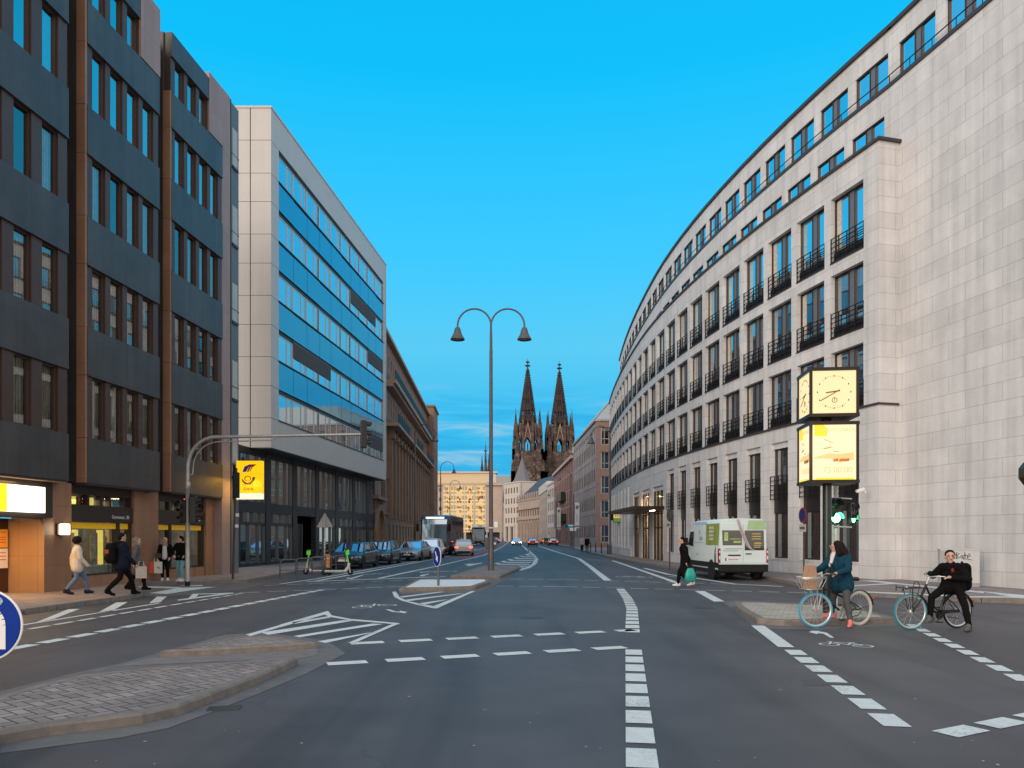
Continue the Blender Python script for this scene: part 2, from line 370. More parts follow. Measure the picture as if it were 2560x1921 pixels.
def paving(name, col, bw, bh, rot, mortar=.012, var=.12, mcol=.45, herring=False):
    m = bpy.data.materials.new(name); N, L = nt(m); b = N['Principled BSDF']; b.inputs['Roughness'].default_value = .8
    tc = N.new('ShaderNodeTexCoord'); mp = N.new('ShaderNodeMapping'); mp.inputs['Rotation'].default_value = (0, 0, rot); L.new(tc.outputs['Object'], mp.inputs[0])
    def brick(vec, off):
        br = N.new('ShaderNodeTexBrick'); br.offset = off; br.inputs['Scale'].default_value = 1; br.inputs['Brick Width'].default_value = bw; br.inputs['Row Height'].default_value = bh
        br.inputs['Mortar Size'].default_value = mortar; br.inputs['Color1'].default_value = (*[c*(1-var) for c in col], 1); br.inputs['Color2'].default_value = (*[c*(1+var) for c in col], 1)
        br.inputs['Mortar'].default_value = (*[c*mcol for c in col], 1); L.new(vec, br.inputs[0]); return br
    br = brick(mp.outputs[0], .5); col_out, fac = br.outputs['Color'], br.outputs['Fac']
    if herring:       # true herringbone cells: pick the row or the column brick by (floor(x)-floor(y)) mod 4
        sx = N.new('ShaderNodeSeparateXYZ'); sv = N.new('ShaderNodeVectorMath'); sv.operation = 'SCALE'; sv.inputs['Scale'].default_value = 1/bh; L.new(mp.outputs[0], sv.inputs[0]); L.new(sv.outputs[0], sx.inputs[0])
        def mt(op, a, c=None):
            n = N.new('ShaderNodeMath'); n.operation = op
            for i, x in enumerate((a, c)):
                if x is None: continue
                if isinstance(x, (int, float)): n.inputs[i].default_value = x
                else: L.new(x, n.inputs[i])
            return n.outputs[0]
        X, Yy = sx.outputs[0], sx.outputs[1]
        fx, fy = mt('FLOOR', X), mt('FLOOR', Yy)
        k = mt('FLOORED_MODULO', mt('SUBTRACT', fx, fy), 4)
        u, v_ = mt('FRACT', X), mt('FRACT', Yy); e = mortar/bh
        lo = lambda t: mt('LESS_THAN', t, e); hi = lambda t: mt('GREATER_THAN', t, 1-e)
        eq = lambda n: mt('COMPARE', k, n)
        def eqn(n):
            q = N.new('ShaderNodeMath'); q.operation = 'COMPARE'; L.new(k, q.inputs[0]); q.inputs[1].default_value = n; q.inputs[2].default_value = .1; return q.outputs[0]
        H0, H1, V0, V1 = eqn(0), eqn(1), eqn(2), eqn(3)
        hor = mt('MAXIMUM', H0, H1); ver = mt('MAXIMUM', V0, V1)
        edge = mt('MULTIPLY', hor, mt('MAXIMUM', lo(v_), hi(v_)))
        edge = mt('MAXIMUM', edge, mt('MULTIPLY', H0, lo(u))); edge = mt('MAXIMUM', edge, mt('MULTIPLY', H1, hi(u)))
        edge = mt('MAXIMUM', edge, mt('MULTIPLY', ver, mt('MAXIMUM', lo(u), hi(u))))
        edge = mt('MAXIMUM', edge, mt('MULTIPLY', V0, hi(v_))); edge = mt('MAXIMUM', edge, mt('MULTIPLY', V1, lo(v_)))
        wn = N.new('ShaderNodeTexWhiteNoise'); wn.noise_dimensions = '2D'; cb = N.new('ShaderNodeCombineXYZ')
        L.new(mt('SUBTRACT', fx, H1), cb.inputs[0]); L.new(mt('SUBTRACT', fy, V0), cb.inputs[1]); L.new(cb.outputs[0], wn.inputs[0])
        r = N.new('ShaderNodeMapRange'); r.inputs[3].default_value = 1-var; r.inputs[4].default_value = 1+var; L.new(wn.outputs[0], r.inputs[0])
        vs = N.new('ShaderNodeVectorMath'); vs.operation = 'SCALE'; vs.inputs[0].default_value = col; L.new(r.outputs[0], vs.inputs['Scale'])
        mx = N.new('ShaderNodeMix'); mx.data_type = 'RGBA'; L.new(edge, mx.inputs[0]); L.new(vs.outputs[0], mx.inputs[6]); mx.inputs[7].default_value = (*[c*mcol for c in col], 1)
        col_out, fac = mx.outputs[2], edge
    n = N.new('ShaderNodeTexNoise'); n.inputs['Scale'].default_value = 1.3; n.inputs['Detail'].default_value = 8; L.new(tc.outputs['Object'], n.inputs[0])
    r = N.new('ShaderNodeMapRange'); r.inputs[1].default_value = .3; r.inputs[2].default_value = .7; r.inputs[3].default_value = .8; r.inputs[4].default_value = 1.18; L.new(n.outputs['Fac'], r.inputs[0])
    vm = N.new('ShaderNodeVectorMath'); vm.operation = 'SCALE'; L.new(col_out, vm.inputs[0]); L.new(r.outputs[0], vm.inputs['Scale']); L.new(vm.outputs[0], b.inputs['Base Color'])
    bp = N.new('ShaderNodeBump'); bp.inputs['Strength'].default_value = .5; bp.inputs['Distance'].default_value = .01; bp.invert = True; L.new(fac, bp.inputs['Height']); L.new(bp.outputs[0], b.inputs['Normal'])
    return m
M_ASPH = asphalt()
M_PAVE = paving('pavement_slabs', (.24,.20,.185), .3, .3, .1, .008, .10, .7)
M_KERB = mat('kerb_stone', (.19,.165,.145), .8, var=.25, scale=6, bump=.3)
M_GUT = mat('gutter_concrete', (.135,.128,.125), .8, var=.15, scale=5)
M_ISL = paving('island_herringbone', (.25,.215,.20), .25, .125, R(38), .010, .20, .30, herring=True)
M_ISL2 = paving('island_blocks', (.40,.36,.30), .24, .16, R(22), .009, .10, .62)
M_RAMP = mat('ramp_asphalt', (.17,.155,.15), .85, var=.2, scale=5)
M_REDL = mat('red_cycle_lane', (.24,.09,.10), .75, var=.2, scale=2)

g = MB()
for i in range(-8, 9):
    pass
g.quad((-700,-60,0),(700,-60,0),(700,1500,0),(-700,1500,0)); struct('road', g, M_ASPH)

def off_poly(pts, d):
    n = len(pts); out = []
    for i in range(n):
        a, b, c = V(pts[i-1]), V(pts[i]), V(pts[(i+1) % n])
        e1 = (b-a).normalized(); e2 = (c-b).normalized(); n1 = V((-e1.y, e1.x)); n2 = V((-e2.y, e2.x))
        m = n1+n2
        if m.length < 1e-6: m = n1
        m.normalize(); k = d/max(.35, m.dot(n1)); out.append(b+m*k)
    return out
def raised(name, pts, h, kw, mtop, top_dz=-.004, kerbmat=None, joints=True):
    """kerbed platform: a ring of kerb stones round a paved top"""
    pts = [V((p[0], p[1])) for p in pts]
    a = sum(pts[i].x*pts[(i+1)%len(pts)].y-pts[(i+1)%len(pts)].x*pts[i].y for i in range(len(pts)))
    if a < 0: pts = pts[::-1]
    inn = off_poly(pts, kw); n = len(pts); k = MB()
    for i in range(n):
        j = (i+1) % n
        p0, p1, q0, q1 = pts[i], pts[j], inn[i], inn[j]; Ls = (p1-p0).length
        m = max(1, round(Ls/1.0)) if joints else 1
        for t in range(m):
            s0 = t/m + (.006/Ls if m > 1 and t else 0); s1 = (t+1)/m - (.006/Ls if m > 1 and t < m-1 else 0)
            A, B, Cc, D = p0.lerp(p1, s0), p0.lerp(p1, s1), q0.lerp(q1, s1), q0.lerp(q1, s0)
            ch = .025; A2, B2 = A.lerp(D, min(.4, ch/kw)), B.lerp(Cc, min(.4, ch/kw))
            k.add([(A.x,A.y,0),(B.x,B.y,0),(Cc.x,Cc.y,0),(D.x,D.y,0),(A.x,A.y,h-ch),(B.x,B.y,h-ch),(B2.x,B2.y,h),(Cc.x,Cc.y,h),(D.x,D.y,h),(A2.x,A2.y,h)],
                  [(0,1,5,4),(4,5,6,9),(9,6,7,8),(1,2,7,6,5),(0,4,9,8,3),(2,3,8,7)], False)
    struct(name+'_kerb', k, kerbmat or M_KERB)
    t = MB(); t.prism([(p.x, p.y) for p in inn], 0, h+top_dz); struct(name, t, mtop)

LK = [(-11.75,-20),(-11.45,3),(-11.1,17.3),(-10.75,21.6),(-10.95,22.5),(-12.0,24.3),(-13.1,26.0),(-13.1,27.6),(-11.4,28.3),(-10.1,29.0),(-10.3,34),(-10.45,39),(-9.85,50),(-8.9,67),(-8.6,90),(-9.6,130),(-11.5,200),(-14,250)]
def kerbed_side(name, line, far, h=.12):
    k = MB(); t = MB(); sgn = 1 if far < 0 else -1
    inn = []
    for i, p in enumerate(line):
        a = V(line[max(i-1,0)]); b = V(line[min(i+1,len(line)-1)]); d = (b-a).normalized(); inn.append(V(p)+V((-d.y, d.x))*.14*sgn)
    for i in range(len(line)-1):
        p0, p1 = V(line[i]), V(line[i+1]); m = max(1, round((p1-p0).length/1.2))
        for q in range(m):
            s0, s1 = q/m+.004, (q+1)/m-.004
            A, B, Cc, D = p0.lerp(p1,s0), p0.lerp(p1,s1), inn[i].lerp(inn[i+1],s1), inn[i].lerp(inn[i+1],s0)
            k.prism([A, B, Cc, D], 0, h+.004)
    poly = [(p.x, p.y) for p in inn] + [(far, line[-1][1]), (far, line[0][1])]
    t.prism(poly, 0, h)
    struct(name+'_kerb', k, M_KERB); struct(name, t, M_PAVE)
kerbed_side('left_pavement', LK, -90)
RK = [(40,16.4),(15.2,19.1),(12.6,20.4),(10.4,22.3),(9.9,24),(10.05,26.3),(10.3,28.5),(10.45,31),(10.3,36),(9.2,40.5),(8.45,44),(8.15,50),(8.0,60),(8.2,80),(8.6,100),(9.6,130),(8.5,165),(4.5,215),(-2,250)]
kerbed_side('right_pavement', RK, 90)

pg = lambda L_, z=0: [G(x, y, z) for x, y in L_]
# near-left traffic island in two kerbed halves with a flush crossing between them
A = pg([(0,1863),(122,1841),(240,1827),(358,1811),(447,1790),(560,1745),(660,1705),(745,1663)]) + pg([(560,1656),(380,1668),(203,1687),(90,1712),(0,1738)], .11)
A = [V((-3.2,6.0))+V((-2.2,-2.6)), V((-3.75,5.1))] + [V((p.x, p.y)) for p in A] + [V((-7.2,7.6)), V((-8.2,5.2)), V((-7.4,3.2))]
raised('near_island', A, .11, .15, M_ISL)
B = pg([(400,1645),(520,1640),(660,1632),(790,1623)]) + pg([(770,1603),(705,1593),(651,1590),(600,1591),(560,1597),(490,1612),(460,1620)], .11)
raised('near_island_far_half', [V((p.x,p.y)) for p in B], .11, .15, M_ISL)
q = MB(); pts = [G(*p) for p in [(0,1885),(130,1868),(300,1846),(420,1822),(520,1785),(640,1738),(760,1688),(865,1634),(818,1603),(740,1592),(651,1582),(560,1588),(410,1630),(300,1660),(190,1683),(0,1730)]]
q.poly([(p.x,p.y,.004) for p in pts]); struct('gutter_strip', q, M_GUT)
q = MB(); q.poly([(p.x,p.y,.008) for p in pg([(280,1668),(384,1647),(797,1623),(790,1640),(742,1650),(560,1655)])]); struct('island_crossing', q, M_RAMP)
# middle island with the white top, lamp island behind it, gutter
raised('middle_island', [V((p.x,p.y)) for p in pg([(998,1480),(1040,1479),(1110,1478),(1187,1475),(1224,1462),(1222,1456.5),(1120,1457),(1042,1457)])], .13, .16, M_WHITE)
raised('lamp_island', [V((p.x,p.y)) for p in pg([(1126,1447),(1250,1447.5),(1302,1424),(1296,1419),(1205,1420)])], .13, .22, M_PAVE)
q = MB(); q.poly([(p.x,p.y,.004) for p in pg([(1060,1459),(1122,1446),(1200,1416),(1306,1417),(1240,1463),(1190,1483),(990,1486)])]); struct('gutter_strip', q, M_GUT)
# right island
raised('right_island', [V((p.x,p.y)) for p in pg([(1836,1523),(1860,1541),(1893,1561),(1960,1566),(2050,1565),(2150,1562),(2237,1558)])+pg([(2190,1533),(2170,1527),(2105,1516),(1990,1511),(1905,1507),(1840,1505)], .11)], .12, .16, M_ISL2)
q = MB(); q.poly([(p.x,p.y,.004) for p in pg([(1808,1507),(1893,1573),(2050,1575),(2245,1565),(2240,1548),(2110,1512),(1840,1501)])]); struct('gutter_strip', q, M_GUT)

# ------------------------------------------------------------------ painted markings
mk = MB(); ZM = .006
def line(pts, wd, z=ZM, ground=False):
    pts = [V((p.x,p.y)) if ground else V(G(*p)[:2]) for p in pts]; n = len(pts); lo = []; hi = []
    for i in range(n):
        a, b = pts[max(i-1,0)], pts[min(i+1,n-1)]; d = (b-a).normalized(); nn = V((-d.y, d.x))*wd/2
        lo.append(pts[i]-nn); hi.append(pts[i]+nn)
    for i in range(n-1):
        mk.quad((*lo[i],z),(*lo[i+1],z),(*hi[i+1],z),(*hi[i],z))
def dashes(a, b, on, gap, wd, z=ZM, ext=0, curve=None):
    a = V(G(*a)[:2]); b = V(G(*b)[:2]); d = b-a; Ls = d.length+ext; d.normalize(); s = 0
    nn = V((-d.y,d.x))
    while s < Ls:
        p0, p1 = a+d*s, a+d*min(s+on, Ls+.3)
        line([V((*p0,0)), V((*p1,0))], wd, z, True); s += on+gap
def polyp(L_, z=ZM, o=(0,0), k=1.0):
    pts = [G(o[0]+x/k, o[1]+y/k, z if z > .05 else 0) for x, y in L_]; mk.poly([(p.x,p.y,z) for p in pts])
Z7 = dict(o=(700,1350), k=3.16); ZL = dict(o=(0,1400), k=2.4578); Z14 = dict(o=(1400,1350), k=3.16); ZC = dict(o=(1960,1300), k=4.424); Z20 = dict(o=(2060,1380), k=4.424)
dashes((18,1625), (797,1477), .56, .16, .25)
dashes((0,1586), (600,1485), .56, .16, .13)
line([(0,1572),(63,1562.5),(398,1509)], .12)
polyp([(215,388),(330,365),(490,303),(420,305)], **ZL); polyp([(597,328),(690,316),(785,260),(715,263)], **ZL); polyp([(918,268),(985,262),(1030,222),(965,226)], **ZL)
polyp([(1075,213),(1435,203),(1435,208),(1075,218)], **ZL); polyp([(1375,208),(1085,248),(1100,253),(1430,209)], z=.009, **ZL); polyp([(1155,240),(1205,234),(1225,210),(1185,211)], z=.011, **ZL)
polyp([(840,163),(1110,170),(1110,180),(840,170)], z=.012, **ZL); polyp([(915,208),(1025,212),(1330,168),(1105,174)], z=.014, **ZL); polyp([(1100,160),(1240,156),(1250,163),(1180,164)], z=.012, **ZL)
# thin crossing dashes over the whole width
dashes((600,1483), (1000,1467), .62, .22, .11); dashes((600,1467), (1091,1448), .62, .22, .11)
dashes((1400,1467), (2020,1483), .62, .22, .11); dashes((1240,1466), (1385,1467), .62, .22, .11)
dashes((1413,1450), (1822,1461), .62, .22, .11); dashes((1272,1448), (1400,1450), .62, .22, .11)
# broad cycle-crossing dashes
for A_, B_ in (((876,1610),(1550,1578)), ((818,1661),(1560,1619))):
    dashes(A_, B_, .55, .27, .27)
dashes((1606,1921), (1584,1627), .53, .17, .25)
for a, b in (((1551,1473),(1569,1497)), ((1570,1499),(1579,1520)), ((1580,1522),(1581,1577))): dashes(a, b, .53, .18, .27)
line([(1894,1565),(1966,1619)], .25); dashes((1981,1626), (2253,1824), .52, .2, .25)
dashes((2362,1837), (2620,1785), .48, .16, .25); dashes((2277,1562), (2600,1722), .5, .22, .2)
polyp([(1065,405),(1140,405),(1300,489),(1215,489)], **Z14)
# near hatch
polyp([(-1420,690)][:0] + [(0,672),(380,563),(384,584),(0,694)], **Z7); polyp([(1510,462),(1720,402),(1720,416),(1540,470)], **ZL)
polyp([(380,565),(410,600),(560,628),(945,662),(940,672),(560,642),(395,612),(340,590)], z=.009, **Z7)
polyp([(945,664),(880,672),(535,820),(590,820)], z=.011, **Z7)
polyp([(90,655),(385,605),(400,616),(120,666)], **Z7); polyp([(-150,735),(500,637),(590,640),(0,738),(-95,752)], **Z7); polyp([(108,762),(730,664),(815,668),(155,772)], **Z7); polyp([(300,804),(690,738),(735,735),(355,818)], **Z7)
# hatch in front of the white island
polyp([(885,412),(915,410),(945,455),(1010,487),(1235,530),(1225,545),(1085,516),(960,482),(905,455)], **Z7); polyp([(1510,408),(1542,408),(1240,545),(1200,532)], z=.009, **Z7)
for b_ in ([(945,450),(1260,412),(1305,412),(965,458)], [(985,476),(1400,427),(1460,424),(1015,486)], [(1085,505),(1300,474),(1335,472),(1135,514)]): polyp(b_, **Z7)
# hatch behind the lamp island
polyp([(1560,228),(1975,103),(1982,112),(1585,233)], **Z7); line([(1320,1376),(1333,1388),(1341,1398),(1336,1410),(1320,1420),(1296,1427)], .3)
for i, y in enumerate((120,132,146,161,176,191,206,220)):
    xl = 1975-(y-103)*3.32; xr = 1990+(y-105)*.7 if y < 150 else 2012-(y-150)*1.1
    polyp([(xl,y),(xr,y),(xr,y+6),(xl-14,y+6)], **Z7)
# lane lines
line([(1333,1361),(1360,1370),(1400,1383),(1447,1397),(1479,1420),(1519,1452)], .3)
line([(1295,1357),(1310,1368),(1322,1380)], .25)
line([(1272,1355.5),(1258,1366),(1238,1377),(1209,1389),(1092,1416),(945,1447)], .22)
line([(1213,1370.5),(1092,1397),(940,1426),(792,1453)], .22); line([(700,1461),(790,1448),(940,1421),(1095,1394),(1190,1374)], .16)
line([(766,1455),(1114,1442)], .3)
line([(1531,1402),(1610,1429),(1690,1457)], .25); line([(1610,1421),(1672,1437),(1732,1445),(1837,1461),(1957,1467)], .22); line([(1672,1442),(1715,1444)], .2); line([(1463,1400),(1520,1401)], .25)
line([(1390,1399),(1420,1399)], .15)
# pavement-side lines at the right
polyp([(840,672),(1010,672),(1300,703),(2212,796),(2212,812),(1290,716)], z=.126, **ZC); polyp([(740,726),(1200,698),(1300,706),(745,735)], z=.128, **ZC)
polyp([(455,437),(1600,490),(1600,504),(455,450)], z=.126, **Z20); polyp([(1700,432),(2212,478),(2212,516),(2060,506),(1600,504),(1600,492),(2040,492)], z=.126, **Z20)
# small cycle symbols and arrows
def ring(c, u, v_, r, wd, z=ZM, n=20):
    for i in range(n):
        a, b = 2*math.pi*i/n, 2*math.pi*(i+1)/n
        f = lambda t, rr: c+u*math.cos(t)*rr+v_*math.sin(t)*rr
        mk.quad(*[(*f(t, rr), z) for t, rr in ((a, r-wd),(b, r-wd),(b, r),(a, r))])
def seg(p, q, wd, z=ZM): line([V((*p,0)), V((*q,0))], wd, z, True)
def bike_mark(p, q, flip=1, z=ZM):      # p front wheel centre, q rear wheel centre (pixels)
    p = V(G(*p)[:2]); q = V(G(*q)[:2]); d = q-p; Lb = d.length; u = d.normalized(); v_ = V((-u.y, u.x))*flip
    r = Lb*.33; wd = max(.035, Lb*.065)
    ring(p, u, v_, r, wd, z); ring(q, u, v_, r, wd, z)
    at = lambda a, b: p+u*Lb*a+v_*Lb*b
    hd, st, bb = at(.14,.52), at(.68,.5), at(.55,.0)
    for k, (a, b) in enumerate(((p,at(.08,.66)),(at(.08,.66),at(-.06,.72)),(hd,st),(hd,bb),(st,bb),(bb,q),(st,q),(at(.58,.6),at(.8,.6)))): seg(a, b, wd, z+.001*(k+1))
bike_mark((2073,1612),(2157,1616)); polyp([(272,1245),(310,1230),(385,1232),(395,1240),(470,1250),(555,1308),(515,1308),(430,1262),(375,1258),(370,1268)], **ZC)
bike_mark((1557,1443),(1613,1444)); bike_mark((968,1514),(905,1519), -1); polyp([(830,552),(870,552),(910,568),(950,570),(945,562),(1005,572),(985,582),(955,577),(890,572)], **Z7)
bike_mark((920,1437),(960,1435.5)); polyp([(525,308),(530,300),(560,302),(640,280),(665,280),(590,304),(570,312)], **Z7)
bike_mark((1075,1432),(1120,1429)); polyp([(1100,290),(1115,278),(1165,270),(1185,272),(1140,283),(1150,288)], **Z7)
polyp([(1452,195),(1500,188),(1530,190),(1595,181),(1595,187),(1540,198),(1500,208),(1470,210),(1490,200)], **Z7)
struct('road_marking', mk, M_MARK)
q = MB(); q.poly([(p.x,p.y,.003) for p in pg([(1143,1391),(1213,1372),(1262,1360),(1271,1356),(1240,1375.5),(1207,1388),(1158,1399)])]); struct('red_cycle_lane', q, M_REDL)
# darker resurfaced strips and a manhole
q = MB(); q.poly([(x,y,.008) for x,y in ((-10.2,22.3),(-10.95,22.5),(-12.0,24.3),(-13.1,26.0),(-13.1,27.6),(-11.4,28.3),(-10.1,29.0),(-9.2,28.6),(-8.9,25.0))]); struct('dropped_pavement', q, mat('dropped_paving', (.13,.12,.115), .8, var=.15, scale=4, bump=.2))
q = MB()
for L_ in ([(2000,1700),(2110,1696),(2140,1712),(2010,1716)],):
    q.poly([(p.x,p.y,.0025) for p in pg(L_)])
struct('road_repair', q, mat('new_asphalt', (.075,.07,.075), .7, var=.15, scale=4, bump=.3, bscale=80))
# ------------------------------------------------------------------ building helpers
def FT(p, d):        # local x along the wall (left to right seen from the street), y into the wall
    x = V((d[0], d[1], 0)).normalized(); y = V((0,0,1)).cross(x)
    z0 = p[2] if len(p) > 2 else 0
    return Matrix.Translation((p[0], p[1], z0)) @ Matrix((x, y, V((0,0,1)))).transposed().to_4x4()
def grid_wall(mb, T, L, z0, z1, rows, d=.5, y0=0.0, x0=0.0):
    mb.M = T; cz = z0
    for zs, zh, ops in rows:
        if zs > cz: mb.box(x0, L, y0, y0+d, cz, zs)
        cx = x0
        for a, b in ops:
            if a > cx+.001: mb.box(cx, a, y0, y0+d, zs, zh)
            cx = b
        if cx < L-.001: mb.box(cx, L, y0, y0+d, zs, zh)
        cz = zh
    if cz < z1: mb.box(x0, L, y0, y0+d, cz, z1)
    mb.M = Matrix()
class Wins:          # collects openings of one building; the nearest hundred become parts of their own
    def __init__(s, parent, name='window', cap=100): s.p = parent; s.n = name; s.cap = cap; s.items = []
    def add(s, T, frame, pane=None, extra=None): s.items.append((T, frame, pane, extra))
    def done(s):
        cam_ = V((0,0,H))
        s.items.sort(key=lambda it: (it[0].translation-cam_).length)
        for T, fr, pn, ex in s.items[:s.cap]:
            o = obj(s.n, fr[1], s.p, mtx=T)
            if pn: obj('pane', pn[1], o)
            if ex: obj(ex[2], ex[1], o)
        rest = s.items[s.cap:]
        if rest:
            mats = []; mb = MB()
            for T, *gs in rest:
                for g_ in gs:
                    if not g_: continue
                    src = g_[0]; ms = g_[1].materials
                    base = len(mb.v); mb.v += [T @ p for p in src.v]; mb.f += [[i+base for i in f] for f in src.f]; mb.uv += src.uv; mb.s += src.s
                    for k in src.m:
                        mm = ms[k]
                        if mm not in mats: mats.append(mm)
                        mb.m.append(mats.index(mm))
            o = mb.build(s.n, mats, s.p); o['kind'] = 'stuff'
def pack(mb, name, mats): return (mb, mb.mesh(name, mats), name)
def win_frame(w, h, splits, mats, fr=.06, d=.1, hor=(), panel=None, sill=False):
    """frame from x=0..w, z=0..h; splits = mullion positions"""
    m = MB()
    m.box(0, fr, 0, d, 0, h); m.box(w-fr, w, 0, d, 0, h); m.box(fr, w-fr, 0, d, 0, fr); m.box(fr, w-fr, 0, d, h-fr, h)
    for x in splits: m.box(x-fr/2, x+fr/2, 0.002, d, fr, h-fr)
    for z_ in hor: m.box(fr, w-fr, .004, d, z_-fr/2, z_+fr/2)
    if panel:
        m.mi = 1; m.box(panel[0]+fr/2, panel[1]-fr/2, .03, d-.01, fr, h-fr); m.mi = 0
    if sill: m.mi = 0; m.box(-.02, w+.02, -.235, .0, -.05, -.002)
    return pack(m, 'window', mats)
def win_pane(w, h, mt, y=.06, skip=None, fr=.03):
    m = MB(); sp = [(fr, w-fr)] if not skip else [(fr, skip[0]), (skip[1], w-fr)]
    for a, b in sp: m.quad((a,y,fr),(b,y,fr),(b,y,h-fr),(a,y,h-fr))
    return pack(m, 'pane', [mt])

M_LIME = blocks('limestone_cladding', (.66,.655,.65), 1.55, .62, .010, .66, .055, .7, .5, .2, .10, .16)
M_LIMES = blocks('limestone_plain', (.66,.655,.65), 2.42, .62, .008, .7, .03, .7, .5, .12, .06, .08)
M_COPE = mat('dark_coping', (.06,.055,.055), .5, .3, var=.15)
M_GL_R = glass('street_glass', (.03,.035,.035), .50, (.8,.9,.95), .02, .06)
M_GL_S = glass('sky_glass', (.02,.05,.06), .72, (.72,.92,1.0), .015, .05)
M_GLD = glass('dark_glass', (.012,.016,.017), .30, (.75,.85,.9), .02, .05)
M_GLSP = glass('spandrel_glass', (.012,.09,.13), .42, (.30,.56,.70), .02, .12)
M_FRB = mat('bronze_frame', (.05,.03,.024), .45, .3, var=.1)
M_FRL = mat('pale_frame', (.52,.50,.46), .5, var=.05)
M_PANELG = mat('grey_panel', (.13,.15,.17), .5, var=.1)
M_CURT = mat('curtain', (.55,.50,.42), .9, var=.25, scale=9)

# ------------------------------------------------------------------ curved limestone office block (right)
def cx_(y): return 10.0 + (.0043*(y-60)**2 if y < 60 else .0016*(y-60)**2)
cp = []; yy = 29.5
while yy < 95: cp.append(V((cx_(yy), yy))); yy += .25
cs = [0.0]
for a, b in zip(cp, cp[1:]): cs.append(cs[-1]+(b-a).length)
def curve(s, off=0.0):
    s = max(0, min(s, cs[-1]-.01)); i = max(j for j in range(len(cs)) if cs[j] <= s); i = min(i, len(cp)-2)
    p = cp[i].lerp(cp[i+1], (s-cs[i])/(cs[i+1]-cs[i])); d = (cp[i+1]-cp[i]).normalized()
    if 0 < i < len(cp)-2: d = (cp[i+2]-cp[i-1]).normalized()
    return p + V((-d.y, d.x))*off
stone = thing('office_building', 'long curved pale limestone office building with rows of windows and black balcony rails', 'building', (12,32,0), world=True)
NC, PT, S0 = 24, 2.42, .30
wall = MB(); cop = MB(); ledge = MB(); topc = MB(); tled = MB(); W1 = Wins(stone); RL = Wins(stone, 'railing')
fr_f = win_frame(1.98, 2.6, (.86, 1.22), [M_FRB, M_PANELG], .05, .1, panel=(.86,1.22), sill=True); pn_f = win_pane(1.98, 2.6, M_GL_R, .06, (.86,1.22))
pn_fs = win_pane(1.98, 2.6, M_GL_S, .06, (.86,1.22))
fr_s = win_frame(1.92, 1.52, (.80, 1.14), [M_FRB, M_PANELG], .05, .1, panel=(.80,1.14)); pn_s = win_pane(1.92, 1.52, M_GL_S, .06, (.80,1.14))
jm = MB(); jm.box(.1, .36, .04, .055, .05, 2.5); curt = pack(jm, 'curtain', [M_CURT])
rl = MB()
for z_ in (.03, .22, .42, .62, .82, 1.0): rl.box(-.02, 2.0, -.03, .0, z_, z_+.03)
for x in (-.02, .47, .97, 1.47, 1.97): rl.box(x, x+.035, -.034, .004, 0, 1.03)
rail_g = None
rl2 = MB(); rl2.v = list(rl.v); rl2.f = list(rl.f); rl2.m = list(rl.m); rl2.uv = list(rl.uv); rl2.s = list(rl.s); rail_g = pack(rl2, 'railing', [M_BLACK])
rl.box(.1, 1.88, .05, .13, .02, .42)
rail = pack(rl, 'railing', [M_BLACK])
ROWS = [(6.97, 9.45), (10.07, 12.68), (13.22, 15.9)]
ENT = range(9, 14)
fr_g1 = win_frame(1.45, 1.75, (.5,.95), [M_FRB], .05, .1); pn_g1 = win_pane(1.45, 1.75, M_GL_R)
fr_g2 = win_frame(1.45, 2.15, (.65,.85), [M_FRB], .06, .1); pn_g2 = win_pane(1.45, 2.15, M_GLD)
fr_sl = win_frame(.42, 1.7, (), [M_FRB], .04, .08); pn_sl = win_pane(.42, 1.7, M_GLD)
M_INF = mat('dark_infill', (.028,.024,.024), .35, .2, var=.1); gl = MB(); lint = MB(); grail = MB(); pedest = MB()
